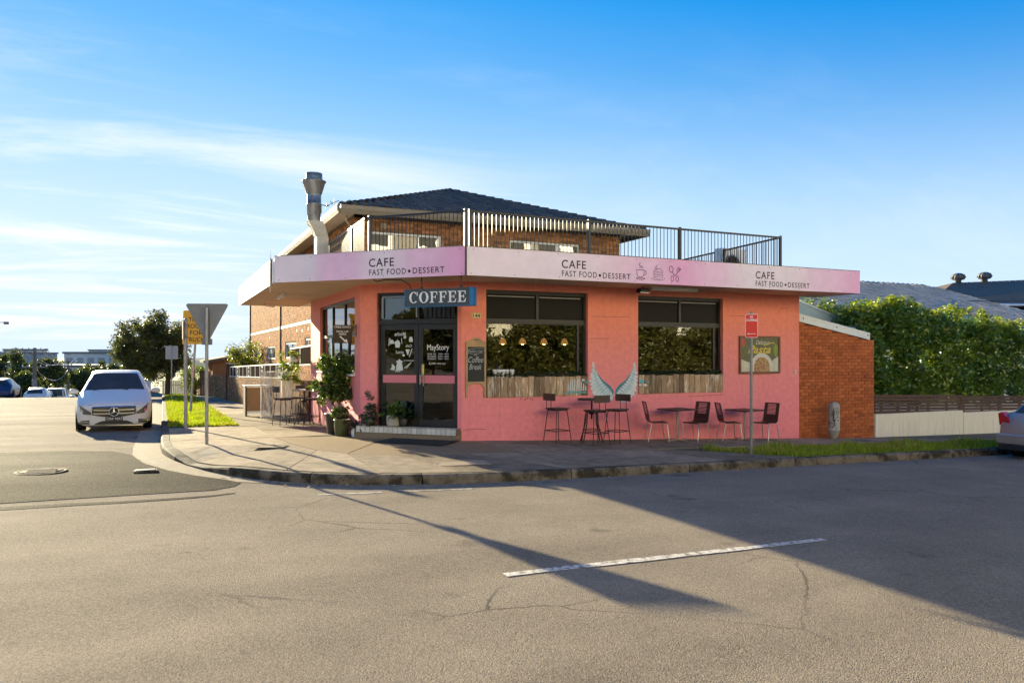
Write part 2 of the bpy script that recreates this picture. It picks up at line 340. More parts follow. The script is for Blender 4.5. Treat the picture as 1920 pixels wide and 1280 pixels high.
M_ground = mat('ground', (.10,.09,.06), .95, var=.3, vscale=.6)
M_turf = mat('turf', (.055,.085,.018), .9, var=.4, vscale=14)
M_drygrass = mat('dry_grass_blade', (.36,.30,.10), .6, var=.15, rand=.4, transl=.3, spec=.2)
M_grass = mat('grass_blade', (.21,.29,.025), .55, var=.15, vscale=2, rand=.45, transl=.45, spec=.3)
M_dark = mat('dark_frame', (.022,.021,.019), .45, var=.25, vscale=8)
M_black = mat('black_metal', (.013,.012,.012), .4, var=.2, vscale=10)
M_rail = mat('railing_steel', (.020,.021,.024), .35, var=.1, spec=0.35)
M_gal = mat('galvanised', (.27,.265,.25), .42, .6, var=.18, vscale=16, rvar=.1)
M_galpole = mat('galvanised_pole', (.33,.33,.32), .5, .55, var=.2, vscale=9)
M_signback = mat('sign_back', (.20,.205,.205), .55, .3, var=.1, vscale=5)
M_white = mat('white_paint', (.80,.79,.76), .5, var=.06, vscale=5)
M_bwhite = mat('white_fascia', (.86,.85,.83), .55, var=.05, vscale=3)
M_soffit = mat('soffit_paint', (.66,.50,.34), .75, var=.14, vscale=1.6, col2=(.52,.38,.24), c2scale=.8)
M_gutterm = mat('gutter_metal', (.26,.21,.145), .5, .0, var=.1, vscale=3)
M_inter = mat('interior_brown', (.085,.055,.032), .8, var=.3, vscale=3)
M_interf = mat('interior_floor', (.06,.05,.04), .5, var=.3, vscale=4)
M_glass = glass('shop_glass', (.66,.66,.60), .05)
M_glassd = glass('dark_glass', (.10,.10,.10), .05)
M_glassw = glass('window_glass', (.55,.60,.58), .12)
M_glassb = glass('blue_glass', (.30,.36,.36), .30)
M_bluef = mat('sign_blue', (.020,.17,.36), .4, var=.08)
M_signgrey = mat('sign_slate', (.050,.066,.074), .5, var=.1, vscale=3)
M_letterw = mat('lettering_white', (.82,.82,.80), .6, var=.04)
M_letterd = mat('lettering_dark', (.022,.012,.026), .6, var=.05)
M_line = mat('icon_line', (.10,.022,.09), .6, var=.05)
M_decal = mat('decal_white', (.62,.68,.64), .6, var=.1)
M_pinkbar = mat('pink_bar', (.66,.20,.23), .5, var=.05, vscale=4)
M_tilew = mat('white_tile', (.62,.62,.57), .25, var=.10, vscale=18, rand=.16)
M_yellow = mat('yellow_sticker', (.72,.62,.16), .6, var=.05)
M_mortar = mat('mortar', (.20,.14,.09), .9, var=.25, vscale=18, bump=.3, bscale=80, spec=0.01)
M_brick = mat('brown_brick', (.38,.18,.080), .8, var=.20, vscale=14, bump=.3, bscale=60, rand=.42, spec=0.015)
M_brickr = mat('orange_brick', (.43,.125,.042), .8, var=.20, vscale=12, bump=.3, bscale=60, rand=.20, col2=(.27,.075,.03), c2scale=1.1, c2lo=.52, c2hi=.75, spec=.15)
M_mortarr = mat('orange_mortar', (.14,.05,.025), .9, var=.3, vscale=12)
M_brickw = mat('boundary_brick', (.30,.165,.085), .85, var=.28, vscale=7, bump=.3, bscale=60, rand=.3, col2=(.13,.075,.045), c2scale=.8, c2lo=.45, c2hi=.65, spec=0.015)
M_tile = mat('roof_tile_dark', (.090,.075,.058), .55, var=.25, vscale=10, rand=.35, bump=.2, bscale=50, spec=0.18)
M_tileg = mat('roof_tile_grey', (.52,.44,.345), .8, var=.2, vscale=6, rand=.18, bump=.3, bscale=40, spec=0.12)
M_metalroof = mat('metal_roof', (.19,.15,.115), .8, .0, var=.1, vscale=2, spec=0.05)
M_plank = mat('weathered_plank', (.34,.23,.14), .85, var=.32, vscale=5, rand=.55, stretch=(7, 7, 1.3), bump=.5, bscale=10, col2=(.60,.53,.42), c2scale=2.2, c2lo=.50, c2hi=.66, spec=0.15)
M_wood = mat('dark_wood', (.060,.031,.019), .5, var=.25, vscale=5, stretch=(2, 12, 12))
M_woodm = mat('timber', (.30,.16,.07), .6, var=.25, vscale=4, stretch=(2, 2, 9))
M_frameold = mat('old_pine', (.42,.27,.13), .6, var=.25, vscale=6)
M_slat = mat('fence_timber', (.075,.033,.018), .65, var=.25, vscale=3, stretch=(1, 6, 6), rand=.2)
M_render = mat('cream_render', (.74,.68,.55), .85, var=.10, vscale=4, bump=.2, bscale=40, col2=(.28,.25,.19), c2scale=1.3, c2lo=.60, c2hi=.78, spec=0.2)
M_chalk = mat('chalkboard', (.014,.018,.018), .6, var=.3, vscale=3)
M_chalkw = mat('chalk', (.42,.45,.45), .9, var=.25, vscale=60)
M_red = mat('sign_red', (.72,.010,.012), .35, var=.04)
M_ysign = mat('sign_yellow', (.72,.36,.012), .45, var=.05)
M_rubber = mat('rubber', (.014,.014,.014), .8, var=.2)
M_chrome = mat('chrome', (.62,.62,.60), .18, 1., var=.04)
M_leg = mat('brushed_steel_leg', (.50,.46,.40), .3, .9, var=.08)
M_chair = mat('chair_shell', (.048,.023,.017), .38, var=.2, vscale=5)
M_stool = mat('stool_steel', (.028,.016,.013), .42, .3, var=.2)
M_bark = mat('bark', (.075,.055,.038), .9, var=.4, vscale=9, bump=.6, bscale=30)
def leafm(name, col, rand=.45, transl=.35, rough=.42, spec=.5): return mat(name, col, rough, var=.15, vscale=3, rand=rand, transl=transl, spec=spec)
L_tree = leafm('leaf_street_tree', (.095,.11,.03))
L_far = leafm('leaf_far_tree', (.085,.11,.03), .4)
L_hedge = leafm('leaf_hedge', (.085,.165,.024), .5, .28, .30, .7)
L_hedge2 = leafm('leaf_hedge_new', (.23,.29,.03), .35, .35, .35, .6)
L_pot = leafm('leaf_pot', (.10,.17,.03), .45, .35, .32, .6)
L_dark = leafm('leaf_dark', (.022,.045,.014), .45, .2, .35, .6)
L_refl = leafm('leaf_golden', (.10,.092,.018), .5, .25)
L_palm = leafm('leaf_palm', (.09,.085,.03), .4, .3)
def height_graded(name):
    """painted block wall: colour shifts by height from coral red at the top to pink lower down, thin courses showing through"""
    m = bpy.data.materials.new(name); nt, N, L = nodes_of(m)
    out = N.new('ShaderNodeOutputMaterial'); p = N.new('ShaderNodeBsdfPrincipled'); L.new(p.outputs[0], out.inputs[0]); p.inputs['Roughness'].default_value = .62
    p.inputs['Specular IOR Level'].default_value = .15
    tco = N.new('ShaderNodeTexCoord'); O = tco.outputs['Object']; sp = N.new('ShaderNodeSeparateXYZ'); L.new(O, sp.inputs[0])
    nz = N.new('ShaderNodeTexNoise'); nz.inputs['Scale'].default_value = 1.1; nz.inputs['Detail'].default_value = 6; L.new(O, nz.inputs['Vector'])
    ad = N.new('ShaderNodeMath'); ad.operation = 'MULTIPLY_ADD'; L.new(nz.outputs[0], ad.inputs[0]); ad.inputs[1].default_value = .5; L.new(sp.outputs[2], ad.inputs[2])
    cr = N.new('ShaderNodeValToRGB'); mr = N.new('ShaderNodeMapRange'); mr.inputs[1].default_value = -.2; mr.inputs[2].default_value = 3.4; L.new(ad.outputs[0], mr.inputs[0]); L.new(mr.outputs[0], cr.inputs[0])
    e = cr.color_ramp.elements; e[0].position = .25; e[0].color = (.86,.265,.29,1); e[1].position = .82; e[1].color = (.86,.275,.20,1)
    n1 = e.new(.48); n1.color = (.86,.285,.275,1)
    n2 = N.new('ShaderNodeTexNoise'); n2.inputs['Scale'].default_value = 9; n2.inputs['Detail'].default_value = 6; n2.inputs['Roughness'].default_value = .7; L.new(O, n2.inputs['Vector'])
    v = N.new('ShaderNodeMapRange'); v.inputs[1].default_value = .25; v.inputs[2].default_value = .75; v.inputs[3].default_value = .86; v.inputs[4].default_value = 1.10; L.new(n2.outputs[0], v.inputs[0])
    ml = N.new('ShaderNodeVectorMath'); ml.operation = 'SCALE'; L.new(cr.outputs[0], ml.inputs[0]); L.new(v.outputs[0], ml.inputs['Scale'])
    dm = N.new('ShaderNodeMapping'); dm.inputs['Scale'].default_value = (4.5, 4.5, .28); L.new(O, dm.inputs[0])
    dn = N.new('ShaderNodeTexNoise'); dn.inputs['Scale'].default_value = 2.2; dn.inputs['Detail'].default_value = 7; L.new(dm.outputs[0], dn.inputs['Vector'])
    dr = N.new('ShaderNodeMapRange'); dr.inputs[1].default_value = .52; dr.inputs[2].default_value = .74; dr.inputs[3].default_value = 1; dr.inputs[4].default_value = .94; L.new(dn.outputs[0], dr.inputs[0])
    m3 = N.new('ShaderNodeVectorMath'); m3.operation = 'SCALE'; L.new(ml.outputs[0], m3.inputs[0]); L.new(dr.outputs[0], m3.inputs['Scale']); ml = m3
    # scuffs close to the footpath
    n3 = N.new('ShaderNodeTexNoise'); n3.inputs['Scale'].default_value = 5; n3.inputs['Detail'].default_value = 8; L.new(O, n3.inputs['Vector'])
    s3 = N.new('ShaderNodeMapRange'); s3.inputs[1].default_value = .62; s3.inputs[2].default_value = .75; L.new(n3.outputs[0], s3.inputs[0])
    lowz = N.new('ShaderNodeMapRange'); lowz.inputs[1].default_value = -.45; lowz.inputs[2].default_value = .35; lowz.inputs[3].default_value = .55; lowz.inputs[4].default_value = 0; L.new(sp.outputs[2], lowz.inputs[0])
    mm = N.new('ShaderNodeMath'); mm.operation = 'MULTIPLY'; L.new(s3.outputs[0], mm.inputs[0]); L.new(lowz.outputs[0], mm.inputs[1])
    mx = N.new('ShaderNodeMix'); mx.data_type = 'RGBA'; L.new(mm.outputs[0], mx.inputs[0]); L.new(ml.outputs[0], mx.inputs[6]); mx.inputs[7].default_value = (.16,.07,.06,1)
    L.new(mx.outputs[2], p.inputs['Base Color'])
    cb = N.new('ShaderNodeCombineXYZ'); a2 = N.new('ShaderNodeMath'); a2.operation = 'ADD'; L.new(sp.outputs[0], a2.inputs[0]); L.new(sp.outputs[1], a2.inputs[1]); L.new(a2.outputs[0], cb.inputs[0]); L.new(sp.outputs[2], cb.inputs[1])
    br = N.new('ShaderNodeTexBrick'); br.inputs['Scale'].default_value = 1; br.inputs['Brick Width'].default_value = .48; br.inputs['Row Height'].default_value = .096; br.inputs['Mortar Size'].default_value = .006
    br.inputs['Mortar Smooth'].default_value = .4; br.inputs['Color1'].default_value = (1,1,1,1); br.inputs['Color2'].default_value = (.9,.9,.9,1); br.inputs['Mortar'].default_value = (0,0,0,1); L.new(cb.outputs[0], br.inputs['Vector'])
    # courses only show where the render is thin
    ga = N.new('ShaderNodeMapRange'); ga.inputs[1].default_value = .42; ga.inputs[2].default_value = .62; L.new(nz.outputs[0], ga.inputs[0])
    hm = N.new('ShaderNodeMath'); hm.operation = 'MULTIPLY'; L.new(br.outputs['Color'], hm.inputs[0]); L.new(ga.outputs[0], hm.inputs[1])
    hb = N.new('ShaderNodeMath'); hb.operation = 'MULTIPLY_ADD'; L.new(n2.outputs[0], hb.inputs[0]); hb.inputs[1].default_value = .35; L.new(hm.outputs[0], hb.inputs[2])
    bp = N.new('ShaderNodeBump'); bp.inputs['Strength'].default_value = .55; bp.inputs['Distance'].default_value = .006; L.new(hb.outputs[0], bp.inputs['Height']); L.new(bp.outputs[0], p.inputs['Normal'])
    MATS[name] = m; return m
M_pink = height_graded('painted_wall')
def printed(name, axis, lo, hi, stops):
    """printed sign board: soft bands of lilac and white along its length"""
    m = bpy.data.materials.new(name); nt, N, L = nodes_of(m)
    out = N.new('ShaderNodeOutputMaterial'); p = N.new('ShaderNodeBsdfPrincipled'); L.new(p.outputs[0], out.inputs[0]); p.inputs['Roughness'].default_value = .45
    tco = N.new('ShaderNodeTexCoord'); dt = N.new('ShaderNodeVectorMath'); dt.operation = 'DOT_PRODUCT'; L.new(tco.outputs['Object'], dt.inputs[0]); dt.inputs[1].default_value = axis
    nz = N.new('ShaderNodeTexNoise'); nz.inputs['Scale'].default_value = .8; nz.inputs['Detail'].default_value = 3; L.new(tco.outputs['Object'], nz.inputs['Vector'])
    ad = N.new('ShaderNodeMath'); ad.operation = 'MULTIPLY_ADD'; L.new(nz.outputs[0], ad.inputs[0]); ad.inputs[1].default_value = .5; L.new(dt.outputs['Value'], ad.inputs[2])
    mr = N.new('ShaderNodeMapRange'); mr.inputs[1].default_value = lo+.25; mr.inputs[2].default_value = hi+.25; L.new(ad.outputs[0], mr.inputs[0])
    cr = N.new('ShaderNodeValToRGB'); cr.color_ramp.interpolation = 'EASE'; L.new(mr.outputs[0], cr.inputs[0]); e = cr.color_ramp.elements
    e[0].position, e[0].color = stops[0][0], (*stops[0][1], 1); e[1].position, e[1].color = stops[-1][0], (*stops[-1][1], 1)
    for q, c in stops[1:-1]: k = e.new(q); k.color = (*c, 1)
    n2 = N.new('ShaderNodeTexNoise'); n2.inputs['Scale'].default_value = 4; n2.inputs['Detail'].default_value = 8; L.new(tco.outputs['Object'], n2.inputs['Vector'])
    v = N.new('ShaderNodeMapRange'); v.inputs[1].default_value = .3; v.inputs[2].default_value = .7; v.inputs[3].default_value = .94; v.inputs[4].default_value = 1.04; L.new(n2.outputs[0], v.inputs[0])
    ml = N.new('ShaderNodeVectorMath'); ml.operation = 'SCALE'; L.new(cr.outputs[0], ml.inputs[0]); L.new(v.outputs[0], ml.inputs['Scale']); L.new(ml.outputs[0], p.inputs['Base Color'])
    bp = N.new('ShaderNodeBump'); bp.inputs['Strength'].default_value = .15; bp.inputs['Distance'].default_value = .03; L.new(nz.outputs[0], bp.inputs['Height']); L.new(bp.outputs[0], p.inputs['Normal'])
    return m
_W, _P, _Mg = (.84,.72,.78), (.84,.54,.71), (.83,.40,.63)
M_fascR = printed('fascia_print_right', (1,0,0), -.37, 10., [(0,_W),(.20,_W),(.40,_P),(.48,_Mg),(.56,_P),(.66,_W),(.76,_W),(.90,_P),(1,_Mg)])
M_fascC = printed('fascia_print_corner', (Q2,-Q2,0), -3.75, .58, [(0,_W),(.18,_W),(.30,_P),(.40,_P),(.58,_W),(.80,_P),(1,_Mg)])

# ------------------------------------------------------------------ ground, road, kerb
def sheet(name, us, vs_, zf, m, parent=None):
    b = MB(); n = len(vs_)
    vv = [(u, v, zf(u, v)) for u in us for v in vs_]
    b.add(vv, [(i*n+j, (i+1)*n+j, (i+1)*n+j+1, i*n+j+1) for i in range(len(us)-1) for j in range(n-1)], 0, True)
    return b.obj(name, m, parent)
def lin(a, b, n): return [a+(b-a)*i/n for i in range(n+1)]
gv = lin(-400, -40, 4)[:-1]+lin(-40, 30, 14)[:-1]+lin(30, 70, 16)[:-1]+lin(70, 150, 16)[:-1]+lin(150, 900, 8)
struct(sheet('ground', lin(-400, -60, 4)[:-1]+lin(-60, 80, 28)[:-1]+lin(80, 700, 5), gv, lambda u, v: G(u, v)-.05, M_ground))
# one asphalt sheet in the shape of the junction
rb = MB()
def road_grid(us, vs_):
    n = len(vs_); rb.add([(u, v, ZR(u, v)) for u in us for v in vs_], [(i*n+j, (i+1)*n+j, (i+1)*n+j+1, i*n+j+1) for i in range(len(us)-1) for j in range(n-1)], 0, True)
road_grid(lin(-60, -16.8, 8)[:-1]+[-16.8]+lin(-15, 60, 30), lin(-13.3, -4.08, 12))
road_grid(lin(-16.8, -5.6, 6), [-4.08, -2, 0]+lin(4, 34, 10)+lin(36, 62, 13)+lin(66, 200, 20))
road_grid(lin(-5.6, .4, 6), [-4.08, -3.9]+lin(-3, 0, 3)+[2.2])
road = struct(rb.obj('road', M_road))
KP = [(-5.6, 70.)]+[(-5.6, v) for v in (56., 44., 33., 26., 20., 14., 9., 5., 2.4)]
arc = [(-5.57, 1.2), (-5.50, .55), (-5.38, -.15), (-5.20, -.85), (-4.97, -1.5), (-4.65, -2.15), (-4.34, -2.62), (-4.0, -3.0), (-3.62, -3.30), (-3.2, -3.53), (-2.7, -3.72), (-2.1, -3.88), (-1.45, -3.98), (-.7, -4.05), (.3, -4.08)]
KP += arc+[(u, -4.08) for u in (2.6, 5., 7.4, 9.8, 12.2, 14.6, 19, 26, 40)]
def normal_at(i):
    a, b = KP[max(i-1, 0)], KP[min(i+1, len(KP)-1)]; l = math.hypot(b[0]-a[0], b[1]-a[1]); return ((b[1]-a[1])/-l*-1, (b[0]-a[0])/l*-1)   # to the road side
def kn(i):
    a, b = KP[max(i-1, 0)], KP[min(i+1, len(KP)-1)]; dx, dy = b[0]-a[0], b[1]-a[1]; l = math.hypot(dx, dy); return (-dy/l, dx/l)   # towards the footpath
def kdrop(u, v):
    d = math.hypot(u+5.15, v+1.0); return .115*math.exp(-(d/.95)**2)
kerb = struct(thing('kerb', '', '')); del kerb['label']; del kerb['category']
groups_ = [[i, i+1] for i in range(0, 9)]+[[9, 10, 11, 12], [12, 13, 14, 15], [15, 16, 17, 18], [18, 19, 20, 21], [21, 22, 23, 24]]+[[i, i+1] for i in range(24, len(KP)-1)]
for gi in groups_:
    rows_ = []
    for k in gi:
        (u, v), (nx, ny) = KP[k], kn(k); z = G(u, v); t = .14-kdrop(u, v)+.003*random.random()
        rows_.append([Vector(p) for p in ((u-nx*.02, v-ny*.02, z-.12), (u-nx*.012, v-ny*.012, z+t*.75), (u+nx*.022, v+ny*.022, z+t), (u+nx*.15, v+ny*.15, z+t+.003), (u+nx*.15, v+ny*.15, z-.12))])
    g0 = .010/max(.2, (rows_[1][0]-rows_[0][0]).length); g1 = .010/max(.2, (rows_[-1][0]-rows_[-2][0]).length)
    rows_[0] = [a.lerp(c, g0) for a, c in zip(rows_[0], rows_[1])]; rows_[-1] = [a.lerp(c, g1) for a, c in zip(rows_[-1], rows_[-2])]
    b = MB(); m_ = len(rows_); b.add([p for r in rows_ for p in r], [(q*5+j, q*5+(j+1) % 5, q*5+5+(j+1) % 5, q*5+5+j) for q in range(m_-1) for j in range(5)]+[(4, 3, 2, 1, 0), tuple((m_-1)*5+j for j in range(5))]); b.obj('kerb_stone', M_kerb, kerb)
# concrete gutter along the side street and round the corner
b = MB(); vs_ = []
idx = list(range(3, 10))+list(range(10, 10+9))
for k, i in enumerate(idx):
    (u, v), (nx, ny) = KP[i], kn(i); w = .50*(1-max(0, (k-11)/(len(idx)-12))**1.6) if k > 11 else .50
    w = max(w, .03)
    vs_ += [(u-nx*.02, v-ny*.02, G(u, v)+.006), (u-nx*(.02+w), v-ny*(.02+w), G(u-nx*w, v-ny*w)+.006)]
b.add(vs_, [(2*k, 2*k+1, 2*k+3, 2*k+2) for k in range(len(idx)-1)])
struct(b.obj('gutter', M_gutter))
# coarse dark asphalt patch in the mouth of the side street
pp = [(-11.5, 2.6), (-8.4, 2.3), (-7.3, 2.35), (-6.5, 2.0), (-6.12, 1.2), (-5.98, .3), (-5.78, -.6), (-5.5, -1.35), (-5.12, -2.05), (-4.72, -2.6), (-4.55, -2.95), (-4.66, -3.25), (-4.95, -3.48), (-5.74, -3.52), (-6.53, -3.58), (-7.4, -3.66), (-9.5, -3.8), (-11.5, -3.9)]
b = MB(); cc = (-8.4, -.8)
ring = [(u, v, G(u, v)+.006) for u, v in pp]; mid = [((u+cc[0])/2, (v+cc[1])/2, G((u+cc[0])/2, (v+cc[1])/2)+.013) for u, v in pp]
n = len(pp); b.add(ring+mid+[(*cc, G(*cc)+.014)], [(i, (i+1) % n, n+(i+1) % n, n+i) for i in range(n)]+[(n+i, n+(i+1) % n, 2*n) for i in range(n)], 0, True)
struct(b.obj('road_patch', M_patch))
b = MB(); pl = [(-12, -4.06), (-9, -4.05), (-7.3, -4.03), (-6.6, -4.0), (-6.1, -4.03), (-5.4, -3.98), (-5.0, -3.92), (-4.7, -3.8)]
b.add([(u, v+o*(1.0-.8*i/7), ZR(u, v)+.005) for i, (u, v) in enumerate(pl) for o in (-.14, .14)], [(2*i, 2*i+1, 2*i+3, 2*i+2) for i in range(7)])
struct(b.obj('road_patch', M_patch))
def strip(name, pts, w, m, dz=.006):
    b = MB(); vs_ = []
    for i, (u, v) in enumerate(pts):
        a, c = pts[max(i-1, 0)], pts[min(i+1, len(pts)-1)]; dx, dy = c[0]-a[0], c[1]-a[1]; l = math.hypot(dx, dy); ww = w*(1+.12*random.uniform(-1, 1))
        for q in (-.5, .5): vs_.append((u-dy/l*ww*q, v+dx/l*ww*q, ZR(u, v)+dz))
    b.add(vs_, [(2*i, 2*i+1, 2*i+3, 2*i+2) for i in range(len(pts)-1)]); return b.obj(name, m)
for a0, a1, y in ((-3.0, .61, -8.85), (6.6, 10.2, -8.9), (-12.6, -9.0, -8.8)):
    struct(strip('lane_marking', [(a0+(a1-a0)*i/12, y+.004*random.uniform(-1, 1)) for i in range(13)], .105, M_paintw))
struct(strip('edge_marking', [(-3.75, -4.32), (-3.2, -4.38), (-2.85, -4.42)], .05, M_paintf))
struct(strip('edge_marking', [(-2.5, -4.46), (-2.0, -4.52), (-1.55, -4.56)], .05, M_paintf))
# iron covers in the side street
t = thing('manhole_cover', 'round worn iron manhole cover in the dark asphalt patch', 'manhole cover', (-7.27, -1.02, G(-7.27, -1.02)+.012))
MB().lathe([(.36, 0), (.36, .010), (.315, .012), (.31, .006)], n=28).obj('ring', M_kerb, t)
b = MB().lathe([(.30, 0), (.30, .010), (.0, .011)], n=28)
for i in range(-4, 5): b.box(-.2, .2, i*.055-.012, i*.055+.012, .010, .015)
b.obj('lid', mat('worn_iron', (.13,.11,.09), .9, 0, var=.2, spec=.05), t)
t = thing('hydrant_cover', 'small rectangular raised iron hydrant cover in the dark asphalt', 'hydrant cover', (-5.82, -1.44, G(-5.82, -1.44)+.012))
MB().bbox(-.17, .17, -.12, .12, 0, .025, .006).obj('frame', M_kerb, t); MB().bbox(-.14, .14, -.09, .09, .025, .033, .004).obj('lid', M_black, t)

# ------------------------------------------------------------------ footpath of separate slabs
fp = struct(thing('footpath', '', '')); del fp['label']; del fp['category']
def inner(i): (u, v), (nx, ny) = KP[i], kn(i); return (u+nx*.15, v+ny*.15)
b = MB(); base = [(-5.45, v) for v in lin(80, 2.4, 24)]+[inner(i) for i in range(10, len(KP)-1)]+[(40, -3.93)]
bi = [(-1.5, max(v, .0)) for _, v in base]
inn = []
for u, v in base:
    if v > 2.4: inn.append((-1.2, v))
    elif u < -.2: inn.append((-1.2+1.2*max(0, (u+5.45))/5.25, max(.2, min(2.4, 2.4*(v+4)/6.4))))
    else: inn.append((u, .25))
n = len(base); b.add([(u, v, ZF(u, v)-.012) for u, v in base]+[(u, v, ZF(u, v)-.012) for u, v in inn], [(i, i+1, n+i+1, n+i) for i in range(n-1)])
b.obj('footpath_bed', M_joint, fp)
def slab(poly, m=None, gap=.011, dz=0., name='paving_slab'):
    c = (sum(p[0] for p in poly)/len(poly), sum(p[1] for p in poly)/len(poly)); Q = []
    for u, v in poly:
        l = math.hypot(u-c[0], v-c[1]) or 1; Q.append((u-(u-c[0])/l*gap*1.3, v-(v-c[1])/l*gap*1.3))
    dzz = dz+random.uniform(-.003, .003); b = MB(); k = len(Q)
    ctr = (c[0], c[1], ZF(*c)+dzz)
    top = [(u, v, ZF(u, v)+dzz) for u, v in Q]; bot = [(u, v, z-.05) for u, v, z in top]
    b.add(top+bot+[ctr], [(i, (i+1) % k, 2*k) for i in range(k)]+[(i, k+i, k+(i+1) % k, (i+1) % k) for i in range(k)])
    return b.obj(name, m or M_conc, fp)
# along the main street: a wall strip and a kerb strip
ul = [.35, 1.9, 3.5, 5.1, 6.7, 8.3, 9.9, 11.5, 13.2, 15, 17.5, 21, 26, 33, 40]
for i in range(len(ul)-1):
    slab([(ul[i], -1.9), (ul[i+1], -1.9), (ul[i+1], 0), (ul[i], 0)])
slab([(.35, -3.93), (2.0, -3.93), (2.0, -1.9), (.35, -1.9)]); slab([(2.0, -3.93), (3.6, -3.93), (3.2, -1.9), (2.0, -1.9)]); slab([(3.6, -3.93), (5.4, -3.93), (4.3, -2.6), (3.2, -1.9)])
# corner: kerb slabs fan round the arc, aggregate paving by the door
I = lambda k: inner(10+k)
slab([I(14), (.35, -3.93), (.35, -1.9), (-.6, -1.95)]); slab([I(12), I(13), I(14), (-.6, -1.95), (-1.85, -1.75)]); slab([I(10), I(11), I(12), (-1.85, -1.75), (-2.65, -1.35)])
slab([I(7), I(8), I(9), I(10), (-2.65, -1.35), (-3.05, -.7)]); slab([I(3), I(4), I(5), I(6), I(7), (-3.05, -.7), (-3.3, .6)])
slab([I(0), I(1), I(2), I(3), (-3.3, .6), (-3.4, 2.4), (-5.45, 2.4)])
slab([(-.6, -1.95), (.35, -1.9), (.35, 0), (0, 0), (-1.05, -.2)], M_aggr); slab([(-1.85, -1.75), (-.6, -1.95), (-1.05, -.2), (-1.6, .5), (-2.65, -1.35)], M_aggr)
slab([(-3.05, -.7), (-2.65, -1.35), (-1.6, .5), (-1.69, 1.8), (-3.4, 2.4), (-3.3, .6)], M_aggr)
slab([(-1.05, -.2), (0, 0), (.1, .1), (-1.69, 1.8), (-1.6, .5)], M_aggr)
vl = [2.4, 4.4, 6.4, 8.6, 10.8, 13, 15.2, 17.6, 20, 23, 26, 30, 35, 41, 48, 56]
for i in range(len(vl)-1):
    w0 = -5.45 if vl[i+1] <= 6.5 else -3.75
    if w0 < -5: slab([(-5.45, vl[i]), (-3.4, vl[i]), (-3.4, vl[i+1]), (-5.45, vl[i+1])]); w0 = -3.4
    slab([(w0, vl[i]), (-1.69, vl[i]), (-1.69, vl[i+1]), (w0, vl[i+1])])
# service lids set in the paving
def lid(u, v, w, l, rz, m, label):
    t = thing('service_lid', label, 'x', (u, v, ZF(u, v)+.004), rz); t.parent = fp; del t['category']
    MB().box(-w-.035, w+.035, -l-.035, -l, 0, .006).box(-w-.035, w+.035, l, l+.035, 0, .006).box(-w-.035, -w, -l, l, 0, .006).box(w, w+.035, -l, l, 0, .006).obj('frame', M_gutter, t)
    MB().box(-w+.006, w-.006, -l+.006, l-.006, 0, .004).obj('lid', m, t)
lid(-3.75, .25, .26, .19, R(-25), M_conc, 'concrete service lid framed in pale concrete on the corner footpath')
lid(-1.15, -3.0, .42, .2, R(-8), M_gutter, 'wide rectangular service lid in the kerb slab before the cafe door')
b = MB(); b.bbox(-.75, .75, -.42, .42, 0, .012, .004)
o = b.obj('door_mat', M_rubber); o.location = (-.95, .02, ZF(-.95, .0)+.006); o.rotation_euler = (0, 0, R(-45)); tag(o, 'flat dark rubber mat on the pavement below the cafe step', 'door mat')
# grass verges
def grass(us, vs_, n, inside, h0, h1, seed, bu):
    rng = np.random.default_rng(seed); P = []
    while len(P) < n:
        u, v = rng.uniform(us[0], us[1]), (rng.uniform(0, 1)**bu)*(vs_[1]-vs_[0])+vs_[0]
        if inside(u, v): P.append((u, v, ZF(u, v)))
    P = np.array(P); a = rng.uniform(0, 6.283, n); h = rng.uniform(h0, h1, n)*(.6+.8*rng.random(n)); w = rng.uniform(.006, .014, n)
    # taller tufts here and there
    tuft = .75+.7*(np.sin(P[:,0]*3.1+1)*np.sin(P[:,1]*2.3) > .3); h = h*tuft
    dx, dy = np.cos(a), np.sin(a); lean = rng.normal(0, .35, (n, 2))*h[:,None]
    V = np.zeros((n, 3, 3)); V[:,0,:] = P; V[:,1,:] = P; V[:,0,0] -= dx*w; V[:,0,1] -= dy*w; V[:,1,0] += dx*w; V[:,1,1] += dy*w
    V[:,2,:] = P; V[:,2,0] += lean[:,0]; V[:,2,1] += lean[:,1]; V[:,2,2] += h
    V[:,:2,2] -= .01
    return np_mesh('grass', V, 3, [M_grass, M_drygrass], ((rng.random(n) < .06+.30*(np.sin(P[:,0]*1.7+2)*np.sin(P[:,1]*1.1+1) > .45))).astype(int))
inL = lambda u, v: -5.50+.05*math.sin(v*6) < u < -3.78+.06*math.sin(v*5) and v > 6.75+.25*(-u-3.8)*.3+.08*math.sin(u*9)
inR = lambda u, v: -3.96+.03*math.sin(u*5) < v < -2.15+.10*math.sin(u*2.1)+.05*math.sin(u*7) and u > 4.35-(v+3.9)*-.35*.0+max(0, -(v+2.1))*.55-.2+.1*math.sin(v*8)
sheet('turf', lin(-5.44, -3.8, 3), lin(6.8, 60, 40), lambda u, v: ZF(u, v)-.004, M_turf); struct(bpy.data.objects['turf'])
b = MB(); us = lin(4.9, 40, 30); b.add([(u, v, ZF(u, v)-.004) for u in us for v in (-3.93, -3.0, -2.2)], [(i*3+j, i*3+3+j, i*3+4+j, i*3+1+j) for i in range(30) for j in range(2)]); struct(b.obj('turf', M_turf))
g = stuff(link('grass', grass((-5.45, -3.7), (6.5, 48), 26000, inL, .05, .10, 3, 1.7))); tag(g, 'bright sunlit grass verge along the side street', 'grass')
g = stuff(link('grass', grass((4, 22), (-3.93, -2.0), 24000, inR, .05, .11, 4, 1.))); tag(g, 'shaded green grass verge along the main street kerb', 'grass')
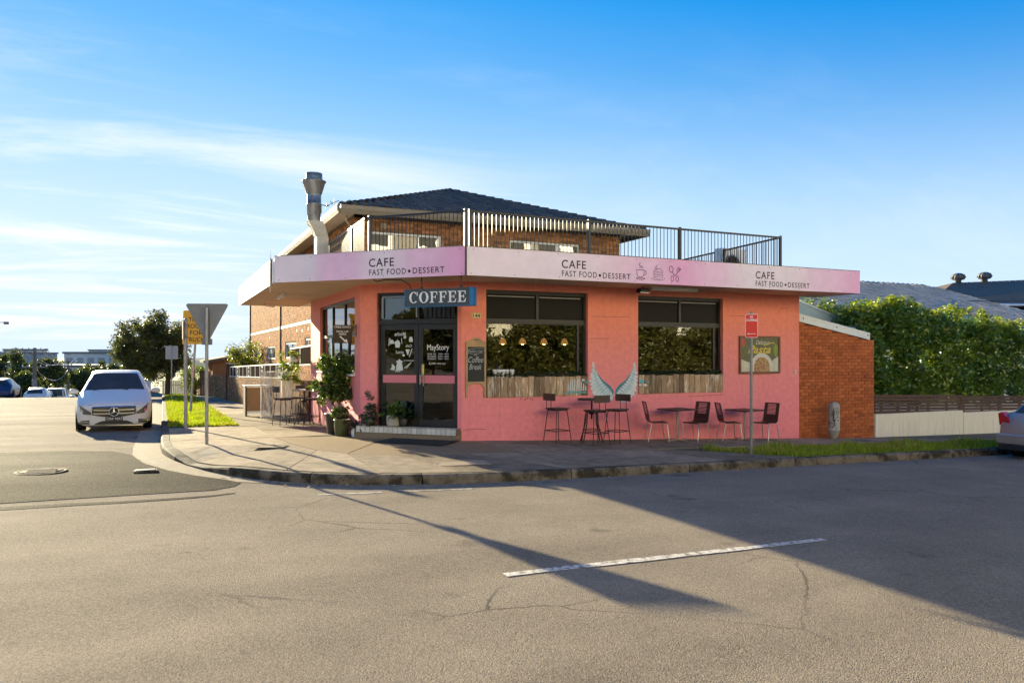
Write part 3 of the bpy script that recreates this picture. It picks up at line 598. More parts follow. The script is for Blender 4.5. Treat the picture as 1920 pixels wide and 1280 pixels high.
# fallen leaves in the gutter
n = 160; rng = np.random.default_rng(5); V = np.zeros((n, 4, 3))
for i in range(n):
    k = rng.integers(15, 30); a, c = KP[k], KP[k+1]; q = rng.random(); u, v = a[0]+(c[0]-a[0])*q, a[1]+(c[1]-a[1])*q; nx, ny = kn(k); o = .06+abs(rng.normal(0, .12)); u -= nx*o; v -= ny*o
    an = rng.uniform(0, 6.28); s = rng.uniform(.012, .04); e1 = np.array((math.cos(an), math.sin(an), rng.normal(0, .3)))*s; e2 = np.array((-math.sin(an), math.cos(an), rng.normal(0, .3)))*s*.5; c0 = np.array((u, v, ZR(u, v)+.014))
    V[i] = [c0-e1, c0-e2, c0+e1, c0+e2]
g = stuff(link('leaf_litter', np_mesh('leaf_litter', V, 4, mat('dry_leaf', (.33,.22,.11), .8, rand=.5)))); tag(g, 'dry fallen leaves scattered along the kerb of the main street', 'leaves')

M_dim = mat('blacked_out_glass', (.007,.007,.007), .4, var=.2, spec=.12)

M_streak = mat('streaked_render', (.74,.68,.55), .85, var=.12, vscale=3, bump=.2, bscale=40, col2=(.30,.26,.19), c2scale=1.6, c2lo=.58, c2hi=.80, stretch=(5, 5, .55), spec=.2)
# ------------------------------------------------------------------ cafe building
cafe = thing('cafe_building', 'pink corner cafe with chamfered entrance under a lilac canopy', 'cafe')
ZT = 3.28; WB = -.7
b = MB()                                                     # street walls with openings
T = .24
for u0, u1, z0, z1 in ((0, .55, WB, ZT), (.55, 3.0, WB, .87), (.55, 3.0, 3.13, ZT), (3.0, 4.33, WB, ZT), (4.33, 6.79, WB, .87), (4.33, 6.79, 3.13, ZT), (6.79, 9.25, WB, ZT)):
    b.box(u0, u1, 0, T, z0, z1)
b.box(9.01, 9.25, T, 7.6, WB, ZT)
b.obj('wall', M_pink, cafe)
b = MB()
def chbox(bb, s0, s1, n0, n1, z0, z1, mi=0):                 # box on the chamfer: s from the corner, n outwards
    bb.prism([(-s1, z0), (-s0, z0), (-s0, z1), (-s1, z1)], FR_C, n0, n1, mi)
chbox(b, 1.99, 2.39, -.24, 0, WB, ZT); chbox(b, .09, 1.99, -.24, 0, 3.09, ZT); chbox(b, .0, .09, -.24, -.001, WB, ZT)
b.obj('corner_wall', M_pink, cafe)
b = MB()
for v0, v1, z0, z1 in ((1.69, 2.23, WB, ZT), (2.23, 6.34, WB, 1.33), (2.23, 6.34, 3.05, ZT), (6.34, 7.73, WB, ZT)):
    b.box(-1.69, -1.45, v0, v1, z0, z1)
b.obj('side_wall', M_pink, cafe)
# dark room behind the glass
b = MB(); b.box(-1.4, 9.0, 6.0, 6.1, .2, 3.25); b.prism([(-1.4, 1.9), (-.1, .6), (.3, .3), (9.0, .3), (9.0, 6), (-1.4, 6)], (Vector((0,0,0)), VX, VY, VZ), 3.2, 3.24)
b.obj('interior_wall', M_inter, cafe)
MB().prism([(-1.4, 1.75), (-.1, .5), (.3, .28), (9.0, .28), (9.0, 6), (-1.4, 6)], (Vector((0,0,0)), VX, VY, VZ), .15, .24).obj('interior_floor', M_interf, cafe)
b = MB(); b.bbox(1.0, 6.0, 3.6, 4.2, .24, 1.25, .02); b.bbox(.95, 6.05, 3.55, 4.25, 1.25, 1.3, .01)
cnt = b.obj('service_counter', M_woodm); tag(cnt, 'timber service counter standing inside the cafe window', 'counter')
# door step: tiled nosing above an aggregate footing
b = MB(); chbox(b, .02, 2.36, .0, .30, WB, .115); chbox(b, .0, 2.0, -.24, -.0, WB, .20); b.obj('step_footing', M_aggr, cafe)
b = MB(); chbox(b, .02, 2.36, -.10, .205, .116, .246); st = b.obj('step', M_mortar, cafe)
tw = 2.34/21
tb = MB(); tb.bbox(0, tw-.010, 0, .012, 0, .118, .002); tme = tb.mesh('tile', M_tilew)
for i in range(21):
    o = link('tile', tme, st); s = .025+(i+1)*tw; p = CHX*(-s)+CHN*.217+VZ*.122; o.matrix_local = Matrix.Translation(p) @ Matrix.Rotation(R(-45), 4, 'Z')
tb = MB(); tb.bbox(0, tw-.010, 0, .19, 0, .010, .002); tme2 = tb.mesh('tile', M_tilew)
for i in range(21):
    o = link('tile', tme2, st); s = .025+(i+1)*tw; p = CHX*(-s)+CHN*.214+VZ*.247; o.matrix_local = Matrix.Translation(p) @ Matrix.Rotation(R(-45), 4, 'Z')
# door frame, two leaves, transom
DI = -.10
b = MB()
chbox(b, 1.95, 1.99, DI-.07, DI+.03, .2, 3.09); chbox(b, .09, .13, DI-.07, DI+.03, .2, 3.09); chbox(b, .13, 1.95, DI-.07, DI+.03, 3.03, 3.09); chbox(b, .13, 1.95, DI-.07, DI+.04, 2.42, 2.52)
chbox(b, 1.66, 1.95, DI-.05, DI+.00, 2.52, 3.03) if False else None
chbox(b, 1.02, 1.05, DI-.05, DI+.02, 2.52, 3.03)
b.obj('door_frame', M_dark, cafe)
b = MB(); chbox(b, 1.05, 1.95, DI-.03, DI-.022, 2.52, 3.03); b.obj('transom_pane', M_glass, cafe)
b = MB(); chbox(b, .13, 1.02, DI-.03, DI-.022, 2.52, 3.03); b.obj('transom_pane', M_glass, cafe)
for k in range(7):
    b = MB(); s = .2+k*.105; chbox(b, s, s+.075, DI-.016, DI+.004, 2.54, 3.01); b.obj('transom_slat', M_dark, cafe)
b = MB()
chbox(b, 1.055, 1.085, DI+.021, DI+.03, 2.56, 3.0); chbox(b, 1.085, 1.90, DI+.021, DI+.03, 2.985, 3.0); chbox(b, 1.88, 1.91, DI+.021, DI+.03, 2.54, 2.985)
b.obj('transom_bead', M_galpole, cafe)
for (s0, s1, side) in ((1.045, 1.945, 'l'), (.135, 1.035, 'r')):
    b = MB(); st0, st1 = .10, .10
    chbox(b, s0, s0+st0, DI-.04, DI, .26, 2.41); chbox(b, s1-st1, s1, DI-.04, DI, .26, 2.41); chbox(b, s0+st0, s1-st1, DI-.04, DI, .26, .40); chbox(b, s0+st0, s1-st1, DI-.04, DI, 2.30, 2.41)
    d = b.obj('door', M_dark, cafe)
    b = MB(); chbox(b, s0+st0, s1-st1, DI-.026, DI-.018, .40, 2.30); b.obj('pane', M_glass, d)
    b = MB(); a0, a1 = (s0+.04, s1-.06) if side == 'l' else (s0+.06, s1-.03); chbox(b, a0, a1, DI+.001, DI+.014, 1.17, 1.335); b.obj('push_bar', M_pinkbar, d)
    if side == 'r':
        b = MB(); chbox(b, s1-.075, s1-.045, DI+.001, DI+.05, 1.14, 1.345); chbox(b, s1-.13, s1-.075, DI+.012, DI+.045, 1.315, 1.345); chbox(b, s1-.15, s1-.13, DI+.012, DI+.05, 1.11, 1.345); b.obj('handle', M_chrome, d)
        fr = moved(FR_C, DI-.016)
        text('shop_name', 'MayStory', fr, -.84, -.335, 1.825, 1.985, M_letterw, d)
        for l, (aa, bb2) in enumerate((('MON - FRI', '5AM - 4PM'), ('SATURDAY', '6AM - 4PM'), ('SUNDAY', '7AM - 4PM'))):
            z = 1.765-l*.05; text('opening_hours', aa, fr, -.83, -.63 if l else -.64, z, z+.032, M_letterw, d); text('opening_hours', bb2, fr, -.585, -.345, z, z+.032, M_letterw, d)
        text('phone_number', '0401 694 567', fr, -.74, -.41, 1.565, 1.60, M_letterw, d)
        mbx = MB(); mbx.ribbon([(-.785, 1.60), (-.79, 1.575), (-.77, 1.56), (-.752, 1.568)], .010, fr, .003); mbx.obj('phone_icon', M_letterw, d)
        b = MB(); chbox(b, .905, .96, DI+.001, DI+.004, 1.355, 1.565); stk = b.obj('pull_sticker', M_yellow, d)
        for l, ch in enumerate('PULL'): text('lettering', ch, moved(FR_C, DI+.004), -.945, -.920, 1.52-l*.047, 1.55-l*.047, M_letterd, d, bold=.02)
    else:
        fr = moved(FR_C, DI-.016)
        def w(tx, x0, x1, z0, z1, mir=True): text('window_lettering', tx, fr, x0, x1, z0, z1, M_decal, d, bold=.015, mirror=mir)
        w('Mocha', -1.62, -1.35, 2.17, 2.25); w('Cafe', -1.35, -1.20, 1.93, 1.985); w('Latte', -1.58, -1.40, 1.79, 1.86, False); w('Cappuccino', -1.40, -1.13, 1.62, 1.665); w('bar', -1.62, -1.48, 1.40, 1.45)
        w('Espresso', -1.73, -1.56, 1.99, 2.05, False)
        dm = MB()
        def blob(cx_, cz_, sh): dm.prism([(cx_+a, cz_+bq) for a, bq in sh], fr, .002, .004)
        pot = [(-.05,-.09),(.05,-.09),(.065,0),(.045,.04),(.03,.06),(.012,.06),(0,.085),(-.012,.06),(-.03,.06),(-.045,.04),(-.075,.03),(-.065,0)]
        blob(-1.545, 2.01, pot); blob(-1.68, 2.05, [(a*.7, q*.55) for a, q in pot]); blob(-1.225, 2.09, [(-.045,-.05),(.045,-.05),(.045,.03),(.03,.03),(.03,.06),(-.03,.06),(-.03,.03),(-.045,.03)])
        blob(-1.50, 1.53, [(-.085,-.1),(.085,-.1),(.07,.02),(.05,.05),(.08,.10),(.03,.115),(0,.15),(-.03,.115),(-.08,.10),(-.05,.05),(-.07,.02)])
        blob(-1.30, 1.83, [(-.01,-.07),(.01,-.07),(.05,.05),(-.05,.05)]); blob(-1.37, 2.14, [(-.03,-.02),(0,-.035),(.03,-.02),(.035,.015),(.01,.04),(-.02,.03)])
        blob(-1.40, 1.755, [(-.03,-.015),(0,-.028),(.03,-.015),(.03,.015),(0,.028),(-.03,.015)]); blob(-1.66, 1.50, [(-.07,-.05),(.03,-.07),(.06,.0),(.02,.05),(-.03,.07),(-.02,.0)])
        for p0, p1 in (((-1.265,1.72),(-1.195,1.90)), ((-1.38,1.48),(-1.25,1.58)), ((-1.33,1.48),(-1.22,1.60)), ((-1.44,2.0),(-1.45,2.12)), ((-1.76,1.96),(-1.745,2.12)), ((-1.73,1.98),(-1.725,2.12))): dm.ribbon([p0, ((p0[0]+p1[0])/2, (p0[1]+p1[1])/2), p1], .016, fr, .003)
        dm.obj('window_decal', M_decal, d)
# shop windows
planks = []
for u0, u1 in ((.55, 3.0), (4.33, 6.79)):
    w_ = MB(); um = (u0+u1)/2+.02
    for a0, a1, z0, z1 in ((u0, u0+.05, .87, 3.13), (u1-.05, u1, .87, 3.13), (u0+.05, u1-.05, 3.06, 3.13), (u0+.05, u1-.05, 2.42, 2.53), (um-.03, um+.03, 2.53, 3.06), (u0+.05, u1-.05, 1.2, 1.28), (u1-.22, u1-.17, 1.28, 2.42)):
        w_.box(a0, a1, .10, .17, z0, z1)
    w_.box(u0+.05, u1-.05, .085, .10, 2.44, 2.47)
    win = w_.obj('window', M_dark, cafe)
    MB().box(u0+.05, u1-.22, .135, .141, 1.28, 2.42).obj('pane', M_glass, win); MB().box(u1-.17, u1-.05, .135, .141, 1.28, 2.42).obj('pane', M_glassd, win)
    MB().box(u0+.05, um-.03, .135, .141, 2.53, 3.06).obj('pane', M_dim, win); MB().box(um+.03, u1-.05, .135, .141, 2.53, 3.06).obj('pane', M_dim, win)
    MB().box(u0+.09, um-.06, .128, .134, 3.0, 3.02).box(um+.06, u1-.12, .128, .134, 3.0, 3.02).obj('bead', M_galpole, win)
    pnl = MB().box(u0+.002, u1-.002, .075, .095, .872, 1.2).obj('plank_backing', M_dark, cafe)
    n = 16; x = u0+.012
    ws = [random.uniform(.8, 1.15) for _ in range(n)]; sw = (u1-u0-.024-n*.009)/sum(ws)
    for i in range(n):
        wd = ws[i]*sw; y0 = -.022+random.uniform(-.006, .006)
        b = MB(); b.bbox(0, wd, 0, .05, 0, .43+random.uniform(-.012, .010), .004)
        o = b.obj('plank', M_plank, pnl, (x, y0, .868+random.uniform(-.006, .004))); o.rotation_euler = (random.uniform(-.006, .006), random.uniform(-.006, .006), 0); x += wd+.009
# side window
b = MB(); x0, x1 = -1.62, -1.55
for v0, v1, z0, z1 in ((2.23, 2.29, 1.33, 3.05), (6.28, 6.34, 1.33, 3.05), (2.29, 6.28, 1.33, 1.40), (2.29, 6.28, 2.98, 3.05), (2.29, 6.28, 2.2, 2.28)): b.box(x0, x1, v0, v1, z0, z1)
for v in (3.2, 4.15, 5.1): b.box(x0, x1, v-.02, v+.02, 1.4, 2.2)
for v in (3.6, 5.0): b.box(x0, x1, v-.02, v+.02, 2.28, 2.98)
sw_ = b.obj('side_window', M_dark, cafe)
MB().box(-1.588, -1.582, 2.29, 6.28, 1.40, 2.2).obj('pane', M_glassw, sw_); MB().box(-1.588, -1.582, 2.29, 6.28, 2.28, 2.98).obj('pane', M_glassd, sw_)
b = MB()
for i, v in enumerate((2.42, 2.72, 3.02, 3.4, 3.72)): b.box(-1.52, -1.50, v, v+.22, 1.45, 2.15)
b.obj('window_blind', M_white, sw_); MB().box(-1.78, -1.60, 2.2, 6.4, 1.29, 1.33).obj('sill', M_white, sw_)
# canopy slab, soffit and fascia boards
CA = [(10.0, -1.2), (10.0, .30), (9.25, .30), (9.25, 7.6), (-.43, 7.6), (-.43, 10.0), (-3.44, 10.0), (-3.44, 1.87), (-.373, -1.2)]
MB().prism(CA, (Vector((0,0,0)), VX, VY, VZ), 3.30, 3.72).obj('canopy', M_bwhite, cafe)
ins = [(9.97, -1.17), (9.97, .27), (9.25, .27), (9.25, 0.02), (-.0, .02), (-1.66, 1.66), (-1.66, 9.97), (-3.41, 9.97), (-3.41, 1.86), (-.36, -1.17)]
MB().prism(ins, (Vector((0,0,0)), VX, VY, VZ), 3.279, 3.297).obj('soffit', M_soffit, cafe)
FT = 3.815
def board(p0, p1, m, name='fascia_panel', z0=3.27, z1=FT, th=.028):
    p0, p1 = Vector((*p0, 0)), Vector((*p1, 0)); e = (p1-p0).normalized(); nn = Vector((e.y, -e.x, 0)); l = (p1-p0).length
    fr = (p0, e, VZ, nn); b = MB(); b.prism([(0, z0), (l, z0), (l, z1), (0, z1)], fr, .004, th); return b.obj(name, m, cafe), fr, l
fR, frR, lR = board((-.373+.004, -1.2), (10.0, -1.2), M_fascR)
fC, frC, lC = board((-3.44, 1.87), (-.373, -1.2), M_fascC)
board((10.0, -1.2), (10.0, .3), M_bwhite)
fL, frL, lL = board((-3.44, 10.0), (-3.44, 2.1), M_bwhite)
MB().prism([(0, FT), (lR, FT), (lR, FT+.012), (0, FT+.012)], moved(frR, .0), -.02, .034).obj('capping', M_black, cafe)
MB().prism([(0, FT), (lC, FT), (lC, FT+.012), (0, FT+.012)], moved(frC, .0), -.02, .034).obj('capping', M_galpole, cafe)
MB().box(-.400, -.372, -1.262, -1.232, 3.27, FT+.012).obj('corner_trim', M_black, cafe)
# a loose end sheet bent away from the corner of the side fascia
b = MB(); prof = [(0, 3.12), (.05, 3.10), (.10, 3.20), (.125, 3.42), (.10, 3.66), (.04, 3.86), (-.06, 3.99), (-.16, 3.90), (-.22, 3.72), (-.22, 3.28)]
b.prism(prof, (Vector((-3.49, 2.25, 0)), Vector((-.18, -.98, 0)).normalized(), VZ, Vector((-.98, .18, 0)).normalized()), 0, .008); b.obj('loose_sheet', M_bwhite, cafe)
# little screw heads and downlight stubs along the fascia
sc_ = MB(); sc_.lathe([(.009, 0), (.009, .006), (0, .007)], n=6); sme = sc_.mesh('screw', M_black)
for fr, ln, n in ((frR, lR, 12), (frC, lC, 6)):
    for i in range(n):
        for z in (3.315, FT-.05):
            o = link('screw', sme, cafe); p = fr[0]+fr[1]*(.12+i*(ln-.24)/(n-1)+random.uniform(-.05, .05))+fr[3]*.028+VZ*(z+random.uniform(-.01, .01)); o.matrix_local = Matrix.Translation(p) @ fr[3].to_track_quat('Z', 'Y').to_matrix().to_4x4()
def words(fr, x0, x1, xd, par):
    """CAFE over FAST FOOD . DESSERT, from x0 to x1; xd is the end of CAFE"""
    f = moved(fr, .029); L_ = x1-x0
    text('lettering', 'CAFE', f, x0, xd, 3.500, 3.668, M_letterd, par, spacing=1.15, bold=.012)
    text('lettering', 'FAST FOOD', f, x0+.005, x0+L_*.50, 3.335, 3.452, M_letterd, par, spacing=1.2, bold=.010)
    mbd = MB(); mbd.prism([(x0+L_*.545+.030*math.cos(q*.524), 3.39+.030*math.sin(q*.524)) for q in range(12)], f, .002, .004); mbd.obj('lettering', M_letterd, par)
    text('lettering', 'DESSERT', f, x0+L_*.59, x1, 3.335, 3.452, M_letterd, par, spacing=1.2, bold=.010)
words(frC, 2.26, 3.91, 2.82, fC)
words(frR, 2.04, 3.67, 2.60, fR); words(frR, 7.05, 8.70, 7.61, fR)
# line drawings: cup, layered cake, crossed spoon and fork
f = moved(frR, .030); ic = MB(); LW = .014
def circ(cx_, cz_, rx, rz, a0=0, a1=360, n=20): return [(cx_+rx*math.cos(R(a0+(a1-a0)*i/n)), cz_+rz*math.sin(R(a0+(a1-a0)*i/n))) for i in range(n+1)]
cx0, cz0 = 3.93, 3.42
ic.ribbon([(cx0-.10, cz0+.13), (cx0-.10, cz0+.07), (cx0-.085, cz0+.01), (cx0-.05, cz0-.02), (cx0+.03, cz0-.02), (cx0+.065, cz0+.01), (cx0+.085, cz0+.07), (cx0+.085, cz0+.13)], LW, f, 0)
ic.ribbon([(cx0-.105, cz0+.13), (cx0+.09, cz0+.13)], LW, f, 0.0006); ic.ribbon(circ(cx0+.09, cz0+.075, .05, .045, 80, -95), LW, f, 0.0003); ic.ribbon([(cx0-.12, cz0-.045), (cx0-.05, cz0-.07), (cx0+.04, cz0-.07), (cx0+.11, cz0-.045)], LW, f, 0); ic.ribbon([(cx0-.12, cz0-.04), (cx0+.11, cz0-.04)], LW*.8, f, .0004)
ic.ribbon([(cx0-.03, cz0+.17), (cx0+.0, cz0+.20), (cx0-.04, cz0+.235), (cx0-.01, cz0+.28)], LW*1.4, f, 0); ic.ribbon([(cx0+.02, cz0+.165), (cx0+.045, cz0+.19), (cx0+.015, cz0+.215)], LW*1.3, f, 0)
ic.obj('cup_icon', M_line, fR); ic = MB(); cx0, cz0 = 4.37, 3.39
ic.ribbon(circ(cx0, cz0+.005, .165, .045, 170, 370), LW*.7, f, 0); ic.ribbon([(cx0-.11, cz0+.01), (cx0-.11, cz0+.16), (cx0-.04, cz0+.20), (cx0+.08, cz0+.205), (cx0+.12, cz0+.16), (cx0+.12, cz0+.02), (cx0+.02, cz0-.02), (cx0-.11, cz0+.01)], LW*.7, f, .0003)
for k in range(4): ic.ribbon([(cx0-.10, cz0+.03+k*.036), (cx0+.0, cz0+.035+k*.036), (cx0+.11, cz0+.05+k*.036)], LW*.7, f, .0006)
ic.ribbon(circ(cx0-.05, cz0+.21, .03, .03), LW*.7, f, .0009); ic.ribbon([(cx0-.045, cz0+.24), (cx0-.03, cz0+.28), (cx0-.005, cz0+.295)], LW*.6, f, 0)
ic.obj('cake_icon', M_line, fR); ic = MB(); cx0, cz0 = 4.81, 3.49
ic.ribbon(circ(cx0-.10, cz0+.11, .05, .065), LW, f, 0); ic.ribbon([(cx0-.07, cz0+.05), (cx0+.0, cz0-.03)], LW*1.2, f, 0); ic.ribbon(circ(cx0+.06, cz0-.09, .035, .06), LW, f, 0)
ic.ribbon([(cx0+.07, cz0+.05), (cx0+.0, cz0-.03)], LW*1.2, f, .0005); ic.ribbon(circ(cx0-.07, cz0-.09, .035, .06), LW, f, 0); ic.ribbon([(cx0+.055, cz0+.06), (cx0+.05, cz0+.10), (cx0+.10, cz0+.17)], LW, f, .0007); ic.ribbon([(cx0+.055, cz0+.06), (cx0+.10, cz0+.06), (cx0+.16, cz0+.13)], LW, f, .001)
for k in range(2): ic.ribbon([(cx0+.085+k*.022, cz0+.095-k*.008), (cx0+.12+k*.022, cz0+.155-k*.014)], LW, f, .0003)
ic.obj('spoon_fork_icon', M_line, fR)
# painted wings between the windows
def wing(sgn, cx_):
    f = moved(FR_R, .002); fe = MB(); rg = random.Random(4 if sgn > 0 else 9)
    bone = [(.012, .92), (.05, 1.01), (.11, 1.07), (.19, 1.125), (.29, 1.19), (.39, 1.285), (.465, 1.40), (.52, 1.50), (.555, 1.60)]
    rim = [(.555, 1.60), (.600, 1.42), (.625, 1.24), (.622, 1.06), (.585, .91), (.51, .80), (.41, .725), (.29, .685), (.17, .70), (.07, .75), (.02, .82)]
    def along(pl, q):
        ln = [math.dist(pl[i], pl[i+1]) for i in range(len(pl)-1)]; t_ = q*sum(ln)
        for i, l_ in enumerate(ln):
            if t_ <= l_ or i == len(ln)-1: k = min(1, t_/l_); return (pl[i][0]*(1-k)+pl[i+1][0]*k, pl[i][1]*(1-k)+pl[i+1][1]*k)
            t_ -= l_
    def P(p): return (cx_+sgn*p[0], p[1])
    inner = [(a*.93, z) for a, z in rim[1:-1]]
    fe.prism([P(p) for p in bone+inner+[(.02, .83)]], f, 0, .0005, 1)
    def feather(b0, tip, w, d, mi):
        dx, dz = tip[0]-b0[0], tip[1]-b0[1]; l_ = math.hypot(dx, dz); nx, nz = -dz/l_, dx/l_
        fe.prism([P((b0[0]+dx*q+nx*w*h, b0[1]+dz*q+nz*w*h)) for q, h in ((0, .3), (.3, .8), (.62, 1.), (.85, .75), (1, .0), (.86, -.6), (.6, -.8), (.3, -.7), (0, -.3))], f, d, d+.0004, mi)
    n = 17
    for i in range(n):                       # long flight feathers from the tip round to the root
        q = i/(n-1); tip = along(rim, q); tip = (tip[0]+.012*rg.uniform(-1, 1.6), tip[1]+.02*rg.uniform(-1, 1)+.012*(1-q)); b0 = along(bone, max(.04, (1-q)*.80)); b0 = (b0[0]*.6+tip[0]*.4, b0[1]*.6+tip[1]*.4)
        feather(b0, tip, .026+.012*math.sin(q*3.1), .001+i*.00006, 0)
        m_ = ((b0[0]+tip[0])/2, (b0[1]+tip[1])/2); fe.ribbon([P(b0), P(m_), P((tip[0]*.96+b0[0]*.04, tip[1]*.96+b0[1]*.04))], .004, f, .0028, 2)
    for row, (n, f0, f1, mi, w) in enumerate(((13, .10, .62, 1, .024), (11, .03, .40, 0, .02), (9, .0, .26, 2, .018))):
        for i in range(n):
            q = i/(n-1); b0 = along(bone, .03+(1-q)*(.82-.16*row)); t_ = along(rim, .08+q*.84); feather((b0[0]+(t_[0]-b0[0])*f0, b0[1]+(t_[1]-b0[1])*f0), (b0[0]+(t_[0]-b0[0])*f1*(1+.08*rg.uniform(-1, 1)), b0[1]+(t_[1]-b0[1])*f1), w, .0032+row*.0012+i*.00006, mi)
    tl = [along(bone, .80*k/9) for k in range(10)]
    fe.prism([P(p) for p in tl]+[P((p[0]+.02*(1-k/9), p[1]-.075*(1-k/9)-.008)) for k, p in reversed(list(enumerate(tl)))], f, .0072, .0076, 3)
    return fe
Mw0 = mat('wing_white', (.66,.72,.72), .6, var=.10, vscale=14); Mw1 = mat('wing_pale_blue', (.42,.56,.60), .6, var=.16, vscale=14); Mw2 = mat('wing_blue', (.22,.38,.46), .6, var=.25, vscale=12); Mw3 = mat('wing_teal', (.05,.22,.29), .6, var=.3, vscale=9)
wg = MB()
for sgn in (-1, 1):
    q = wing(sgn, 3.685+.006*sgn); q.obj('painted_wing', [Mw0, Mw1, Mw2, Mw3], cafe)
SPM = [mat('splash_white', (.62,.63,.60), .7, var=.25, vscale=20), mat('splash_teal', (.10,.42,.44), .7, var=.25, vscale=20)]
for (a, z, rx, rz, mi) in ((3.05, 1.19, .055, .030, 0), (2.96, 1.16, .045, .03, 1), (2.86, 1.21, .04, .025, 0), (4.40, 1.16, .08, .045, 1), (4.50, 1.07, .06, .03, 0), (4.58, 1.14, .04, .02, 1), (4.36, 1.08, .04, .02, 0)):
    sp_ = MB(); sp_.prism([(a+rx*math.cos(R(k*30))*(1+.25*random.uniform(-1, 1)), z+rz*math.sin(R(k*30))) for k in range(12)], (Vector((0,0,0)), VX, VZ, -VY), .034, .036); sp_.obj('painted_splash', SPM[mi], cafe)
for k in range(9):
    sp_ = MB(); h_ = .06+.10*math.sin(k*.42)+.05*random.random(); sp_.prism([(2.46+k*.055, .975), (2.495+k*.055, .97), (2.50+k*.055, 1.02+h_), (2.475+k*.055, 1.06+h_)], (Vector((0,0,0)), VX, VZ, -VY), .034, .0355); sp_.obj('painted_plume', SPM[0], cafe)
sp_ = MB(); sp_.prism([(2.34, .93), (2.96, .92), (2.93, .95), (2.5, .962)], (Vector((0,0,0)), VX, VZ, -VY), .034, .036); sp_.obj('painted_splash', SPM[1], cafe)
text('house_number', '144', moved(FR_R, .008), .255, .41, 2.545, 2.61, M_letterd, cafe, bold=.02); MB().box(.235, .43, -.007, -.001, 2.525, 2.63).obj('number_plate', mat('brass_plate', (.55,.45,.22), .4, .3), cafe)
MB().tube([(9.08, -.02, 1.30), (9.08, -.05, 1.30)], .022, 8).tube([(9.08, -.02, 1.36), (9.08, -.05, 1.36)], .022, 8).obj('tap_socket', M_white, cafe)
ch_ = MB()
for (a, z) in ((1.35, .83), (1.45, .81), (1.5, .835), (1.58, .82), (1.63, .805)): ch_.prism([(a+.02*math.cos(k)*random.uniform(.5, 1.2), z+.013*math.sin(k)) for k in (0, 1, 2, 3, 4, 5)], FR_R, .001, .002)
ch_.obj('paint_chip', mat('bare_brick', (.20,.03,.02), .9), cafe)
for pts in ([(5.75, .78), (6.0, .775), (6.25, .79), (6.5, .785), (6.78, .80), (6.80, .83)], [(3.1, 2.62), (3.4, 2.625), (3.7, 2.618), (4.1, 2.63)], [(3.05, 2.13), (3.3, 2.125), (3.55, 2.13)], [(7.0, 2.72), (7.3, 2.725), (7.7, 2.72)], [(8.9, 2.95), (8.6, 2.93), (8.55, 2.8)], [(.05, .22), (.3, .23), (.55, .215)]):
    b = MB(); b.ribbon([(a+random.uniform(-.01, .01), z+random.uniform(-.004, .004)) for a, z in pts], .008, FR_R, .0015); b.obj('crack', mat('crack_line', (.22,.06,.05), .9), cafe)
# rooftop deck upstand
MB().prism([(9.2, .05), (9.2, 7.6), (-.4, 7.6), (-.4, 7.0), (-1.66, 7.0), (-1.66, 1.70), (0, .05)], (Vector((0,0,0)), VX, VY, VZ), 3.72, 3.76).obj('roof_deck', M_conc, cafe)
# ------------------------------------------------------------------ things on the cafe front
hs = thing('hanging_sign', 'hanging slate grey box sign reading COFFEE with blue end', 'hanging sign')
o_ = CHN*.86; f = (o_, CHX, VZ, CHN)
MB().prism([(-.76, 2.715), (.62, 2.715), (.62, 3.05), (-.76, 3.05)], f, .0, .15).obj('sign_box', M_signgrey, hs)
b = MB(); b.prism([(.622, 2.712), (.70, 2.712), (.70, 3.053), (.622, 3.053)], f, -.005, .155); b.obj('end_cap', M_bluef, hs)
b = MB(); b.prism([(-.765, 2.700), (.70, 2.700), (.70, 2.7115), (-.765, 2.7115)], f, -.005, .160); b.prism([(-.775, 2.712), (-.762, 2.712), (-.762, 3.053), (-.775, 3.053)], f, -.005, .155); b.obj('edge_trim', M_bluef, hs)
for a in (-.43, .42):
    b = MB(); b.tube([o_+CHX*a+CHN*.075+VZ*3.05, o_+CHX*a+CHN*.075+VZ*3.28], .012, 6); b.tube([o_+CHX*a+CHN*.075+VZ*3.06, o_+CHX*a+CHN*.075+VZ*3.10], .026, 6); b.obj('hanger', M_black, hs)
b = MB(); c0 = o_+CHX*(-.66)+CHN*.075
b.tube([c0+VZ*3.05, c0+CHX*(-.05)+VZ*3.15, c0+CHX*(-.22)+VZ*3.25, c0+CHX*(-.6)+VZ*3.262, c0+CHX*(-.78)+VZ*3.235, c0+CHX*(-.86)+VZ*3.272], .010, 6); b.obj('cable', M_black, hs)
